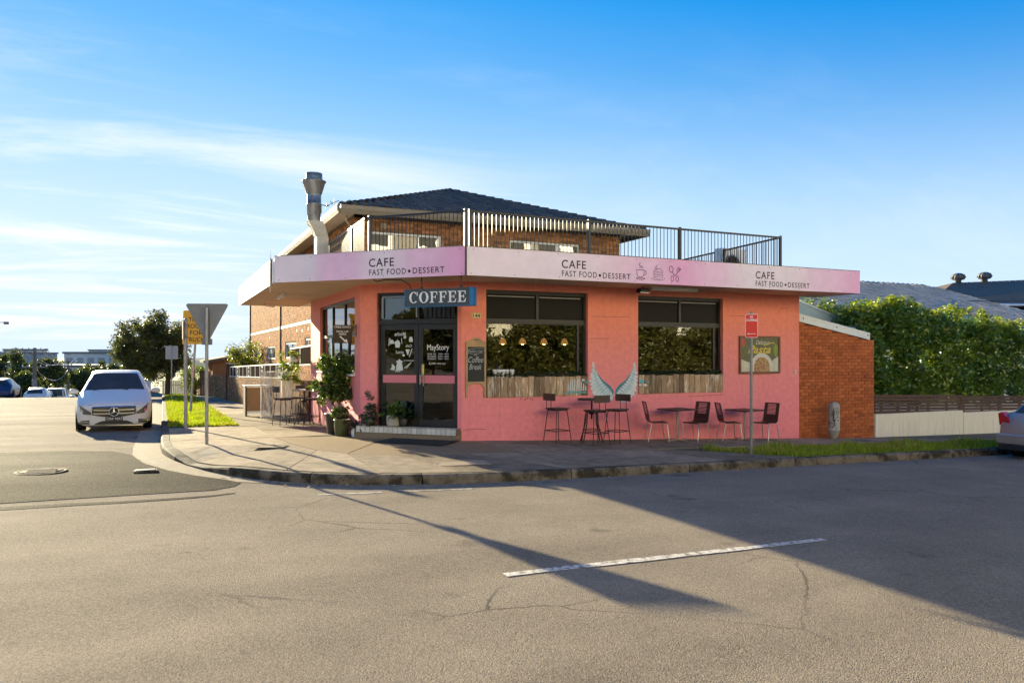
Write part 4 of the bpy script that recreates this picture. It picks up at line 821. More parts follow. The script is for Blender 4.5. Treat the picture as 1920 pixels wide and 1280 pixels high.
def serif(ch, x0, x1, z0, z1, bb, f):
    W_, H = x1-x0, z1-z0; sw = .25*W_; tw_ = .075*H
    def rect(a, c, e, g): bb.prism([(x0+a, z0+c), (x0+e, z0+c), (x0+e, z0+g), (x0+a, z0+g)], f, .151, .156)
    if ch in 'FE':
        st = .16*W_; rect(st, tw_, st+sw, H-tw_); rect(0, 0, (st+sw+.14*W_) if ch == 'F' else W_*.94, tw_); rect(0, H-tw_, W_*.96, H); rect(st+sw, H*.47, W_*.70, H*.47+tw_); rect(W_*.70, H*.36, W_*.78, H*.66)
        bb.prism([(x0+W_*.82, z0+H-tw_), (x0+W_*.96, z0+H-tw_), (x0+W_*.99, z0+H*.68), (x0+W_*.93, z0+H*.68)], f, .151, .156)
        if ch == 'E': bb.prism([(x0+W_*.78, z0+tw_), (x0+W_*.94, z0+tw_), (x0+W_*1.02, z0+H*.33), (x0+W_*.95, z0+H*.33)], f, .151, .156)
    else:
        a0, a1 = (0, 360) if ch == 'O' else (42, 318); n = 22; vs_ = []
        for i in range(n+1):
            a = R(a0+(a1-a0)*i/n); cx_, cz_ = x0+W_/2, z0+H/2
            for q in (.156, .151):
                vs_ += [f[0]+f[1]*(cx_+W_*.52*math.cos(a))+f[2]*(cz_+H*.52*math.sin(a))+f[3]*q, f[0]+f[1]*(cx_+W_*.26*math.cos(a))+f[2]*(cz_+H*.46*math.sin(a))+f[3]*q]
        bb.add(vs_, [(4*i, 4*i+1, 4*i+5, 4*i+4) for i in range(n)])
        if ch == 'C': bb.prism([(x0+W_*.86, z0+H*.66), (x0+W_*.96, z0+H*.66), (x0+W_*.95, z0+H*1.0), (x0+W_*.89, z0+H*.98)], f, .151, .157)
b = MB(); x = -.66
for ch, wd in (('C', .185), ('O', .20), ('F', .165), ('F', .165), ('E', .175), ('E', .175)):
    serif(ch, x, x+wd, 2.775, 2.99, b, f); x += wd+.028
b.obj('lettering', M_letterw, hs)
bs = thing('bracket_sign', 'small dark bracket sign reading TAKE AWAY PICK-UP HERE with an arrow', 'bracket sign')
MB().box(-2.20, -1.78, 2.09, 2.11, 2.02, 2.42).obj('board', mat('sign_brown', (.035,.022,.016), .6), bs)
f = (Vector((0, 2.09, 0)), VX, VZ, -VY)
text('lettering', 'TAKE AWAY', f, -2.18, -1.80, 2.355, 2.395, M_letterw, bs, bold=.015); text('lettering', 'PICK-UP', f, -2.12, -1.86, 2.255, 2.295, M_letterw, bs, bold=.015); text('lettering', 'HERE', f, -2.07, -1.91, 2.20, 2.24, M_letterw, bs, bold=.015)
b = MB(); b.prism([(-2.06, 2.165), (-2.04, 2.18), (-1.93, 2.085), (-1.955, 2.068)], f, .003, .005); b.prism([(-1.97, 2.055), (-1.88, 2.04), (-1.90, 2.115)], f, .003, .005); b.obj('arrow', M_letterw, bs)
MB().box(-1.78, -1.69, 2.09, 2.11, 2.37, 2.39).box(-1.78, -1.69, 2.09, 2.11, 2.20, 2.22).box(-1.71, -1.69, 2.06, 2.14, 2.16, 2.44).obj('bracket', M_black, bs)
cb_ = thing('chalkboard', 'tall pine framed chalkboard reading Coffee Break beside the door', 'chalkboard')
b = MB(); b.box(.085, .125, -.04, -.001, .88, 2.02); b.box(.495, .535, -.04, -.001, .88, 2.02); b.box(.125, .495, -.04, -.001, 1.93, 2.02); b.box(.125, .495, -.04, -.001, 1.17, 1.21)
b.prism([(.085, 2.02), (.535, 2.02), (.50, 2.045), (.44, 2.06), (.40, 2.105), (.31, 2.13), (.22, 2.105), (.18, 2.06), (.12, 2.045)], FR_R, .005, .04); b.prism([(.125, 1.17), (.125, 1.08), (.17, 1.125), (.21, 1.17)], FR_R, .005, .04); b.prism([(.495, 1.17), (.41, 1.17), (.45, 1.125), (.495, 1.08)], FR_R, .005, .04)
b.obj('frame', M_frameold, cb_); MB().box(.125, .495, -.022, -.003, 1.21, 1.93).obj('board', M_chalk, cb_)
b = MB(); b.prism([(.2, 2.06), (.31, 2.085), (.42, 2.06), (.31, 2.068)], FR_R, .041, .045); b.obj('carving', M_wood, cb_)
f = moved(FR_R, .0225)
text('lettering', 'MayStory Cafe', f, .145, .455, 1.805, 1.865, M_chalkw, cb_, shear=.3); text('lettering', 'the', f, .27, .34, 1.745, 1.785, M_chalkw, cb_, shear=.3)
text('lettering', 'Coffee', f, .14, .475, 1.605, 1.725, M_chalkw, cb_, shear=.35); text('lettering', 'Break', f, .16, .44, 1.46, 1.575, M_chalkw, cb_, shear=.35)
b = MB(); b.ribbon([(.14, 1.88), (.30, 1.895), (.475, 1.905), (.478, 1.84)], .006, f, .003); b.ribbon([(.14, 1.80), (.30, 1.785), (.40, 1.80), (.47, 1.81)], .006, f, .003); b.ribbon([(.15, 1.87), (.142, 1.83), (.15, 1.80)], .006, f, .0033); b.obj('flourish', M_chalkw, cb_)
po = thing('poster', 'framed pasta poster with yellow lettering on the pink wall', 'poster')
b = MB(); u0, u1, z0, z1 = 7.27, 8.58, 1.30, 2.23
b.box(u0, u0+.05, -.045, -.001, z0, z1); b.box(u1-.05, u1, -.045, -.001, z0, z1); b.box(u0+.05, u1-.05, -.045, -.001, z1-.045, z1); b.box(u0+.05, u1-.05, -.045, -.001, z0, z0+.05); b.obj('frame', mat('poster_frame', (.17,.065,.028), .5, var=.2), po)
MB().box(u0+.05, u1-.05, -.02, -.003, z0+.05, z1-.045).obj('print', mat('poster_olive', (.125,.125,.045), .5, var=.25, vscale=3, col2=(.075,.09,.03), c2scale=3), po)
f = moved(FR_R, .0205); pm = [mat('poster_cream', (.55,.53,.40), .5, var=.15, vscale=9), mat('poster_plate', (.60,.58,.50), .5), mat('poster_pasta', (.46,.30,.11), .5, var=.4, vscale=40, col2=(.30,.09,.04), c2scale=26, c2lo=.45, c2hi=.6), mat('poster_red', (.42,.07,.035), .5, var=.3, vscale=20), mat('poster_green', (.22,.30,.03), .5, var=.3, vscale=15), mat('poster_yellow', (.62,.45,.05), .5), mat('poster_speck', (.10,.14,.04), .5)]
b = MB()
b.prism([(7.32, 1.35), (7.62, 1.35), (7.60, 1.58), (7.50, 1.60), (7.32, 1.66)], f, .0, .001, 0); b.prism([(8.30, 1.35), (8.53, 1.35), (8.53, 1.74), (8.44, 1.68), (8.34, 1.63)], f, .0, .001, 0)
b.prism([(7.66+.0, 1.35)]+[(7.98+.36*math.cos(R(a)), 1.42+.40*math.sin(R(a))) for a in range(0, 181, 15)][::1][:13][::-1][:0]+[(8.34, 1.35)]+[(7.99+.36*math.cos(R(a)), 1.45+.36*math.sin(R(a))) for a in range(0, 181, 12)], f, .0012, .002, 1)
b.prism([(7.74, 1.351), (8.24, 1.351)]+[(7.99+.255*math.cos(R(a)), 1.46+.25*math.sin(R(a))) for a in range(0, 181, 15)], f, .0025, .003, 2)
b.prism([(7.39+.075*math.cos(R(a)), 2.07+.11*math.sin(R(a))) for a in range(0, 360, 24)], f, .001, .002, 3); b.prism([(8.45+.075*math.cos(R(a)), 1.88+.15*math.sin(R(a))) for a in range(0, 360, 24)], f, .001, .002, 4)
for k in range(34):
    a, z = 7.99+random.uniform(-.2, .2), 1.50+random.uniform(-.13, .15); s = random.uniform(.008, .02); b.prism([(a+s*math.cos(q), z+s*.7*math.sin(q)) for q in (0, 1, 2.2, 3.3, 4.4, 5.3)], f, .0035, .004, random.choice([3, 6, 6, 4, 0]))
b.obj('artwork', pm, po)
text('lettering', 'Delicious', f, 7.80, 8.24, 2.02, 2.13, pm[1], po, shear=.35, d=.002); text('lettering', 'Pasta', f, 7.54, 8.28, 1.80, 2.0, pm[5], po, shear=.35, bold=.02, d=.0045)
b = MB(); b.ribbon([(8.05, 2.0), (8.2, 2.03), (8.32, 2.07), (8.40, 2.06), (8.41, 2.03)], .022, f, .003); b.obj('flourish', pm[5], po)
fl = thing('floodlight', 'black floodlight under the canopy over the second shop window', 'floodlight', (4.15, -.45, 3.28))
MB().prism([(-.13, -.13), (.13, -.13), (.10, -.04), (-.10, -.04)], (Vector((0,0,0)), VX, VZ, -VY), -.09, .09).obj('housing', M_black, fl); MB().box(-.02, .02, -.02, .02, -.042, -.0).obj('stem', M_black, fl); MB().box(-.12, .12, -.08, .08, -.136, -.131).obj('lens', M_glassb, fl)
def tubelight(label, loc, rz, ln):
    t = thing('fluorescent_batten', label, 'batten light', loc, rz, 'batten lights under the canopy')
    MB().bbox(-ln/2, ln/2, -.045, .045, -.045, 0, .008).obj('body', M_white, t); MB().tube([(-ln/2+.04, 0, -.062), (ln/2-.04, 0, -.062)], .016, 8).obj('tube', mat('frosted_tube', (.75,.73,.66), .3), t)
    MB().box(-ln/2, -ln/2+.04, -.03, .03, -.075, -.046).obj('end_holder', M_white, t); MB().box(ln/2-.04, ln/2, -.03, .03, -.075, -.046).obj('end_holder', M_white, t)
tubelight('long fluorescent batten light on the soffit beside the black floodlight', (4.95, -.55, 3.278), 0, 1.25)
tubelight('fluorescent batten light on the soffit over the side street tables', (-2.85, 5.3, 3.278), R(90), 1.25)
tubelight('fluorescent batten light at the far end of the side street soffit', (-2.70, 9.0, 3.278), R(60), .7)
# pendant lamps, cups and garlands seen through the windows
for i, u in enumerate((1.91, 2.44, 3.03, 3.61)):
    t = thing('pendant_lamp', 'glowing amber pendant lamp hanging inside the first shop window', 'pendant lamp', (u, 2.2, 2.06), 0, 'pendant lamps inside the cafe')
    MB().lathe([(.015, .12), (.04, .105), (.075, .05), (.095, -.025), (.09, -.032)], n=16).obj('shade', mat('woven_shade', (.30,.14,.04), .8, var=.3, vscale=30, emit=.5), t)
    MB().lathe([(.0, -.05), (.045, -.03), (.05, .0), (.032, .04), (0, .05)], n=14).obj('bulb', mat('bulb_glow', (1., .60, .18), .5, emit=9), t); MB().tube([(0, 0, .11), (0, 0, 1.14)], .006, 5).obj('cord', M_black, t)
for i in range(5):
    t = thing('paper_cup', 'white paper cup in a row behind the garland on the window ledge', 'cup', (.78+i*.092+(.03 if i == 4 else 0), .075, 1.285), 0, 'white paper cups on the window ledge'); MB().lathe([(.032, 0), (.050, .13), (.054, .135), (.052, .15), (.0, .155)], n=12).obj('cup', M_white, t); MB().lathe([(.054, .150), (.050, .17), (0, .172)], n=12).obj('lid', M_white, t)
def leafball(name, mats, centers, rad, n, size, seed, flat=.55, up=.3, aspect=.45):
    """many separate leaf faces gathered in clumps round the given centres"""
    rng = np.random.default_rng(seed); C = np.array(centers, float); k = rng.integers(0, len(C), n)
    rr = np.array(rad, float); rr = np.full(len(C), rr) if rr.ndim == 0 else rr
    d = rng.normal(0, 1, (n, 3)); d /= np.linalg.norm(d, axis=1)[:,None]; q = rng.random(n)**.45
    P = C[k]+d*(q*rr[k])[:,None]
    a = rng.normal(0, 1, (n, 3)); a[:,2] = a[:,2]*flat-.15; a += d*up; a /= np.linalg.norm(a, axis=1)[:,None]
    t = rng.normal(0, 1, (n, 3)); t -= a*(t*a).sum(1)[:,None]; t /= np.linalg.norm(t, axis=1)[:,None]
    s = size*(.6+.8*rng.random(n))[:,None]; V = np.zeros((n, 4, 3)); nn = np.cross(a, t)
    V[:,0] = P-a*s*.5; V[:,1] = P+t*s*aspect*.5+nn*s*.06; V[:,2] = P+a*s*.5; V[:,3] = P-t*s*aspect*.5+nn*s*.06
    ms = mats if isinstance(mats, list) else [mats]
    mi = rng.integers(0, len(ms), n) if len(ms) > 1 else None
    return np_mesh(name, V, 4, ms, mi)
for u0, u1, lab in ((.62, 2.95, 'dark artificial leaf garland along the first shop window ledge'), (4.40, 6.73, 'dark artificial leaf garland along the second shop window ledge')):
    rg = random.Random(int(u0*10)); cs_ = [(u0+(u1-u0)*i/45, .05+rg.uniform(-.015, .015), 1.335+rg.uniform(-.02, .03)) for i in range(46)]
    t = thing('garland', lab, 'garland', group='leaf garlands on the window ledges'); link('leaves', leafball('leaves', L_dark, cs_, .055, 1500, .045, int(u0*10)), t); MB().tube([(u0, .05, 1.318), ((u0+u1)/2, .05, 1.316), (u1, .05, 1.318)], .012, 5).obj('stem', M_bark, t)
# ------------------------------------------------------------------ balcony railing
rl = thing('balcony_railing', 'dark steel bar railing round the roof terrace over the canopy', 'railing')
RZ0, RZ1 = 3.90, 4.73
barme = MB().box(-.006, .006, -.006, .006, 0, RZ1-RZ0-.04).mesh('bar', M_rail)
def rail_run(p0, p1, step, posts, skip_bottom=False):
    p0, p1 = Vector((*p0, 0)), Vector((*p1, 0)); d = p1-p0; l = d.length; e = d/l; n = Vector((-e.y, e.x, 0)); fr = (p0, e, VZ, n)
    MB().prism([(0, RZ1-.04), (l, RZ1-.04), (l, RZ1), (0, RZ1)], fr, -.022, .022).obj('top_rail', M_rail, rl); MB().prism([(0, RZ0-.035), (l, RZ0-.035), (l, RZ0), (0, RZ0)], fr, -.015, .015).obj('bottom_rail', M_rail, rl)
    n_ = int(l/step)
    for i in range(1, n_):
        o = link('bar', barme, rl); p = p0+e*(l*i/n_); o.location = (p.x, p.y, RZ0); o.rotation_euler = (0, 0, math.atan2(e.y, e.x))
    for q in posts:
        p = p0+e*q*l; MB().bbox(p.x-.03, p.x+.03, p.y-.03, p.y+.03, 3.76, RZ1+.025, .006).obj('post', M_rail, rl)
rail_run((.16, -.08), (8.54, -.08), .098, (0, .337, .63, 1.0)); rail_run((.05, -.10), (-1.56, 1.52), .088, (0, .985)); rail_run((-1.60, 1.64), (-1.55, 6.75), .092, (.25, 1.0)); rail_run((8.54, -.02), (9.12, 4.75), .10, (.5, 1.0))
# ------------------------------------------------------------------ brick and tile builders
BW, BH, BG = .23, .076, .010
def brick_run(fr, l, z0, z1, holes, depth, proud, m, parent, nparts, top=None, seed=1, near=None, soldier=False):
    """bricks laid in stretcher bond in frame fr; the first nparts are parts, the rest one joined part"""
    rg = random.Random(seed); rects = []
    for r in range(int((z1-z0)/(BH+BG))):
        z = z0+r*(BH+BG); x = -(BW+BG)*.5 if r % 2 else 0.
        while x < l-.02:
            a0, a1 = max(x, 0), min(x+BW, l); x += BW+BG
            segs = [(a0, a1)]
            for h0, h1, hz0, hz1 in holes:
                if z+BH > hz0+.005 and z < hz1-.005:
                    ns = []
                    for s0, s1 in segs:
                        if s1 <= h0 or s0 >= h1: ns.append((s0, s1))
                        else:
                            if s0 < h0: ns.append((s0, h0))
                            if s1 > h1: ns.append((h1, s1))
                    segs = ns
            for s0, s1 in segs:
                if s1-s0 < .03: continue
                zt = z+BH
                if top and z+BH > top((s0+s1)/2): continue
                rects.append((s0, s1, z, zt))
    full = [q for q in rects if q[1]-q[0] > BW-.002]
    if near: full.sort(key=near)
    parts = set(full[:nparts]); b = MB()
    o, ex, ey, n = fr
    pm_ = MB(); pm_.bbox(0, BW, 0, BH, 0, depth, .004)
    me = pm_.mesh('brick', m); rot = Matrix((ex, ey, n)).transposed().to_4x4()
    for q in rects:
        jit = rg.uniform(-.003, .003)
        if q in parts:
            k = link('brick', me, parent); k.matrix_local = Matrix.Translation(o+ex*q[0]+ey*q[2]+n*(proud-depth+jit)) @ rot
        else: b.prism([(q[0], q[2]), (q[1], q[2]), (q[1], q[3]), (q[0], q[3])], fr, proud-depth, proud+jit)
    if b.v: stuff(b.obj('brickwork', m, parent))
def tile_mesh(w, g, m, name='roof_tile'):
    """one interlocking tile: a single roll and a pan, with a front lip"""
    b = MB(); xs = [0, .16, .30, .46, .60, .80, 1.0]; hs_ = [.012, .045, .052, .034, .012, .006, .012]
    top0 = [(x*w, 0, .030+h) for x, h in zip(xs, hs_)]; top1 = [(x*w, g*1.12, .004+h) for x, h in zip(xs, hs_)]; lip = [(x*w, 0, h*.6-.012) for x, h in zip(xs, hs_)]
    n = len(xs); b.add(top0+top1+lip, [(i, i+1, n+i+1, n+i) for i in range(n-1)]+[(2*n+i, 2*n+i+1, i+1, i) for i in range(n-1)], 0, False)
    return b
def tile_plane(o, ex, ey, n, width, hgt, inside, m, parent, nparts, w=.30, g=.33):
    """tiles over a roof plane: o is the eave corner, ex along the eave, ey up the slope"""
    me = tile_mesh(w, g, m).mesh('roof_tile', m); rot = Matrix((ex, ey, n)).transposed().to_4x4(); k = 0; rest = MB(); src = tile_mesh(w, g, m)
    for r in range(int(hgt/g)+1):
        for c in range(int(width/w)+1):
            a, bb = c*w, r*g
            if not inside(a+w/2, bb+g*.6): continue
            M_ = Matrix.Translation(o+ex*a+ey*bb+n*.01) @ rot
            if k < nparts: q = link('roof_tile', me, parent); q.matrix_local = M_
            else: rest.add([M_ @ Vector(p) for p in src.v], src.f)
            k += 1
    if rest.v: stuff(rest.obj('roof_tiling', m, parent))
def ridge(p0, p1, m, parent, ln=.36, r=.12):
    p0, p1 = Vector(p0), Vector(p1); d = p1-p0; n = int(d.length/ln); e = d.normalized()
    b = MB(); side = e.cross(VZ).normalized(); up = side.cross(e)
    prof = [(-1, -.35), (-.75, .25), (-.3, .55), (.3, .55), (.75, .25), (1, -.35)]
    vs_ = [side*(a*r)+up*(h*r*1.0+.03) for a, h in prof]+[side*(a*r*.86)+up*(h*r*.86)+e*ln*1.1 for a, h in prof]
    b.add(vs_, [(i, i+1, 7+i, 6+i) for i in range(5)]+[tuple(range(6))]); me = b.mesh('ridge_tile', m)
    for i in range(n): o = link('ridge_tile', me, parent); o.location = p0+e*(i*ln)
# ------------------------------------------------------------------ brick apartment block
fl_ = thing('apartment_block', 'two storey brown brick apartment block with dark hipped tile roof', 'apartment block', (0, 0, 0))
U0, U1, V0, V1 = -.43, 8.72, 7.6, 37.0; ZE = 5.92
WF = [(.42, 2.66, 3.95, 5.42), (4.98, 7.56, 3.95, 5.45)]           # front windows, measured from U0
WS = [(.6, 1.9, 4.35, 5.3), (4.6, 6.2, 4.35, 5.3), (9.5, 11.2, 4.35, 5.3), (7.4, 8.7, 1.6, 2.4), (10.8, 14.0, 1.6, 2.3), (17.5, 20.5, 1.55, 2.2), (24, 27, 1.4, 2.1)]
def holed(x0, x1, z0, z1, holes):
    xs = sorted({x0, x1, *[h[0] for h in holes], *[h[1] for h in holes]}); out = []
    for a, c in zip(xs, xs[1:]):
        hh = sorted([h for h in holes if h[0] < c and h[1] > a], key=lambda h: h[2]); z = z0
        for h in hh:
            if h[2] > z: out.append((a, c, z, h[2]))
            z = h[3]
        if z < z1: out.append((a, c, z, z1))
    return out
frF = (Vector((U0, V0, 0)), VX, VZ, -VY); frS = (Vector((U0, V0, 0)), VY, VZ, -VX)
b = MB()
for a, c, z0, z1 in holed(0, U1-U0, 3.5, ZE, WF): b.prism([(a, z0), (c, z0), (c, z1), (a, z1)], frF, -.2, 0)
w1 = b.obj('wall', M_mortar, fl_)
b = MB()
for a, c, z0, z1 in holed(0, V1-V0, -1.6, ZE, WS): b.prism([(a, z0), (c, z0), (c, z1), (a, z1)], frS, -.2, 0)
w2 = b.obj('wall', M_mortar, fl_)
MB().box(U1-.2, U1, V0+.2, V1, 3.0, ZE).box(U0+.2, U1, V1-.2, V1, -1.6, ZE).obj('wall', M_brick, fl_)
brick_run(frF, U1-U0, 3.84, ZE-.05, WF, .03, .012, M_brick, w1, 300, seed=2, near=lambda q: abs(q[2]-4.9))
band = (0, V1-V0, 2.97, 3.13)
brick_run(frS, V1-V0, -.2, ZE-.05, WS+[band], .03, .012, M_brick, w2, 0, seed=3)
MB().box(U0-.03, U0-.0005, V0, V1, 2.98, 3.12).obj('render_band', M_render, fl_)
def flat_window(fr, h, parent, mull=3, frame=M_white, open_=None):
    x0, x1, z0, z1 = h; b = MB()
    for a, c, d, e in ((x0, x1, z1-.06, z1), (x0, x1, z0, z0+.06), (x0, x0+.05, z0+.06, z1-.06), (x1-.05, x1, z0+.06, z1-.06)): b.prism([(a, d), (c, d), (c, e), (a, e)], fr, -.10, -.02)
    st = (x1-x0)/mull
    for i in range(1, mull): b.prism([(x0+i*st-.025, z0+.06), (x0+i*st+.025, z0+.06), (x0+i*st+.025, z1-.06), (x0+i*st-.025, z1-.06)], fr, -.09, -.03)
    w_ = b.obj('window', frame, parent)
    for i in range(mull):
        b = MB(); b.prism([(x0+i*st+.028, z0+.06), (x0+(i+1)*st-.028, z0+.06), (x0+(i+1)*st-.028, z1-.06), (x0+i*st+.028, z1-.06)], fr, -.07, -.064); b.obj('pane', M_glassd if i == open_ else M_glassb, w_)
    b = MB()
    for i in range(mull):
        if i == open_: continue
        k = int(st/.13)
        for j in range(k): a = x0+i*st+.03+j*(st-.06)/k; b.prism([(a, z0+.08), (a+.10, z0+.08), (a+.10, z1-.08), (a, z1-.08)], fr, -.135, -.13)
    b.obj('blind', mat('vertical_blind', (.46,.56,.54), .7, var=.08), w_)
    b = MB(); b.prism([(x0, z0), (x1, z0), (x1, z1), (x0, z1)], fr, -.40, -.39); b.obj('room_dark', M_inter, w_)
flat_window(frF, WF[0], fl_, 3, open_=1); flat_window(frF, WF[1], fl_, 3, open_=1)
for h in WS: flat_window(frS, h, fl_, 2)
# roof: hip with tiled front slope, ridge caps, gutter and eave lining
E0, E1, F0, F1 = -.95, 9.43, 7.09, 37.5; ZG = 5.93; AP = Vector((4.24, 12.28, 7.93)); AB = Vector((4.24, 32.3, 7.93))
C00, C10, C11, C01 = Vector((E0, F0, ZG+.10)), Vector((E1, F0, ZG+.10)), Vector((E1, F1, ZG+.10)), Vector((E0, F1, ZG+.10))
b = MB(); b.add([C00, C10, C11, C01, AP, AB], [(0, 1, 4), (1, 2, 5, 4), (2, 3, 5), (3, 0, 4, 5), (0, 3, 2, 1)]); rf = b.obj('roof', M_tile, fl_)
ey = (AP-(C00+C10)/2).normalized(); hl = (AP-(C00+C10)/2).length; nn = VX.cross(ey)
wd = E1-E0
tile_plane(C00, VX, ey, nn, wd, hl, lambda a, q: q/hl*wd/2-.05 < a < wd-q/hl*wd/2+.05, M_tile, rf, 300)
eyl = (AP-Vector((E0, AP.y, ZG+.10))).normalized(); lw = F1-F0
tile_plane(Vector((E0, F1, ZG+.10)), -VY, eyl, (-VY).cross(eyl), lw, 5.5, lambda a, q: a < lw-q*.94 and a > q*.94, M_tile, rf, 0)
ridge(C00, AP, M_tile, rf); ridge(C10, AP, M_tile, rf); ridge(AP, AB, M_tile, rf)
for p0, p1 in (((E0-.06, F0-.1), (E1+.08, F0-.1)), ((E0-.06, F1), (E0-.06, F0-.1)), ((E1+.02, F0-.1), (E1+.02, F1))):
    a, c = Vector((*p0, 0)), Vector((*p1, 0)); e = (c-a).normalized(); nn_ = Vector((e.y, -e.x, 0)); fr = (a, e, VZ, nn_); l = (c-a).length
    b = MB(); b.add([fr[0]+nn_*d+VZ*z+e*q for q in (0, l) for d, z in ((-.02, ZG-.14), (.04, ZG-.14), (.09, ZG-.02), (.10, ZG+.09), (.085, ZG+.09), (-.02, ZG-.02))], [(i, (i+1) % 6, 6+(i+1) % 6, 6+i) for i in range(6)]+[tuple(range(6))[::-1], tuple(range(6, 12))]); b.obj('gutter', M_gutterm, rf)
b = MB(); b.box(E0-.02, E1, F0-.06, V0, ZE+.001, ZE+.03); b.box(E0-.02, U0, V0, F1, ZE+.001, ZE+.03); b.box(U1, E1, V0, F1, ZE+.001, ZE+.03); b.obj('eave_lining', mat('eave_lining', (.34,.27,.19), .8, var=.1), fl_)
MB().tube([(U0-.30, V0-.2, 5.80), (U0-.30, V0-.15, 5.66), (U0-.06, V0+.05, 5.45), (U0-.06, V0+.05, 3.7)], .035, 8).obj('downpipe', M_gutterm, fl_)
MB().box(U0-.08, U0-.001, 23.0, 23.08, -1, ZE).obj('downpipe', M_gutterm, fl_); MB().box(U0-.09, U0-.001, 36.7, 36.85, -1, ZE).obj('downpipe', M_gutterm, fl_)
MB().bbox(.32, .50, V0-.10, V0-.001, 5.50, 5.68, .01).obj('wall_light', M_gutterm, fl_)
MB().box(1.0, 2.9, V0-.10, V0-.0, 3.86, 3.90).obj('window_ledge', M_white, fl_)
for (v, z) in ((15.3, 2.72), (18.1, 2.72), (16.7, 2.68), (27, 2.6)): MB().box(U0-.02, U0-.0, v, v+.22, z, z+.12).obj('air_vent', M_render, fl_)
# little aerial and bird-like fittings beside the flue
ar = thing('roof_aerial', 'small bent aerial standing on the gutter corner beside the flue', 'aerial', (-.93, 8.2, 5.98)); MB().tube([(0, 0, 0), (0, 0, .42)], .012, 5).obj('mast', M_black, ar); b = MB(); b.tube([(-.2, 0, .22), (.15, 0, .40)], .010, 5); b.tube([(-.12, 0, .36), (.1, 0, .16)], .010, 5); b.tube([(-.24, .0, .12), (-.20, 0, .32)], .010, 5); b.obj('elements', M_black, ar)
# ------------------------------------------------------------------ kitchen exhaust flue
du = thing('exhaust_flue', 'galvanised kitchen exhaust flue with flared cowl rising above the canopy', 'exhaust flue', (-1.93, 5.73, 0))
b = MB(); b.prism([(-.13, -.16), (.18, -.16), (.18, .16), (-.13, .16)], (Vector((.14, 0, 0)), VX, VY, VZ), 3.72, 4.85); b.obj('riser', M_gal, du)
b = MB()
def ring4(cx_, w, z): return [(cx_+w*sx, w*sy*1.0, z) for sx, sy in ((-1,-1),(1,-1),(1,1),(-1,1))]
q = ring4(.165, .155, 4.85)+ring4(.06, .18, 5.12)+ring4(-.03, .18, 5.27); b.add(q, [(i+4*k, (i+1) % 4+4*k, (i+1) % 4+4+4*k, i+4+4*k) for k in range(2) for i in range(4)]+[(3,2,1,0), (8,9,10,11)]); b.obj('offset_bend', M_gal, du)
MB().lathe([(.165, 5.26), (.165, 5.42), (.172, 5.425), (.172, 5.45), (.175, 5.45), (.185, 5.70), (.192, 5.705), (.192, 5.74), (.186, 5.74), (.186, 5.98)], (-.03, 0, 0), 24).obj('stack', M_gal, du)
MB().lathe([(.195, 5.98), (.205, 6.0), (.295, 6.30), (.315, 6.305), (.315, 6.33), (.25, 6.34)], (-.03, 0, 0), 24).obj('flared_cowl', M_gal, du)
MB().lathe([(.235, 6.34), (.215, 6.42), (.215, 6.53), (.20, 6.53), (.19, 6.36)], (-.03, 0, 0), 24).obj('rim', mat('weathered_zinc', (.17,.21,.21), .5, .5, var=.2), du)
b = MB(); b.tube([(.15, -.02, 5.72), (.36, -.02, 5.70)], .012, 6); b.tube([(.15, 0, 5.74), (.15, 0, 5.50)], .02, 6); b.obj('stay_bracket', M_black, du)
ac = thing('air_conditioner', 'white air conditioner unit on the terrace behind the railing', 'air conditioner', (9.25, 2.55, 3.76)); MB().bbox(-.50, .42, -.16, .16, .06, 1.03, .02).obj('casing', M_white, ac); b = MB(); b.lathe([(.30, 0), (.30, .02), (.26, .02), (.26, 0)], n=20)
o = b.obj('fan_grille', M_galpole, ac); o.matrix_local = Matrix.Translation((-.12, -.165, .55)) @ Matrix.Rotation(R(90), 4, 'X'); MB().box(-.45, -.35, -.14, .14, 0, .06).box(.27, .37, -.14, .14, 0, .06).obj('foot', M_black, ac); MB().box(.12, .2, -.17, -.162, .4, .62).obj('label_plate', mat('teal_sticker', (.03,.22,.30), .5), ac)
# ------------------------------------------------------------------ brick garage beside the cafe
ga = thing('brick_garage', 'orange brick lean-to wall with pale metal capping beside the cafe', 'garage')
gt = lambda a: 2.62-a*.178
f = (Vector((9.25, .05, 0)), VX, VZ, -VY); lw_ = 2.75
MB().prism([(0, -.9), (lw_, -.9), (lw_, gt(lw_)), (0, gt(0))], f, -.2, 0).obj('wall', M_mortarr, ga)
brick_run(f, lw_, -.75, 2.65, [], .03, .016, M_brickr, ga, 330, top=lambda a: gt(a)+.02, seed=5)
brick_run((Vector((9.25+lw_, .05, 0)), VY, VZ, VX), 4.2, -.75, 2.1, [], .03, .012, M_brickr, ga, 0, seed=6); MB().box(9.25+lw_-.2, 9.25+lw_, .25, 4.3, -.9, 2.05).obj('wall', M_mortarr, ga)
b = MB(); b.prism([(-.0, gt(0)+.0), (2.55, gt(2.55)), (2.55, gt(2.55)+.19), (0, gt(0)+.20)], f, .002, .06); b.obj('capping', mat('pale_metal', (.52,.55,.56), .45, .3, var=.08), ga)
b = MB()
for a in (.12, 1.3, 2.45): b.prism([(a, gt(a)+.09), (a+.03, gt(a)+.08), (a+.03, gt(a)+.12), (a, gt(a)+.13)], f, .061, .066)
b.obj('bolt', M_black, ga)
b = MB(); b.prism([(0, .05), (2.6, .05), (2.6, 4.2), (0, 4.2)], (Vector((9.25, .05, 0)), VX, VY, VZ), 1.9, 1.95); b.obj('roof_sheet', MATS['pale_metal'], ga)
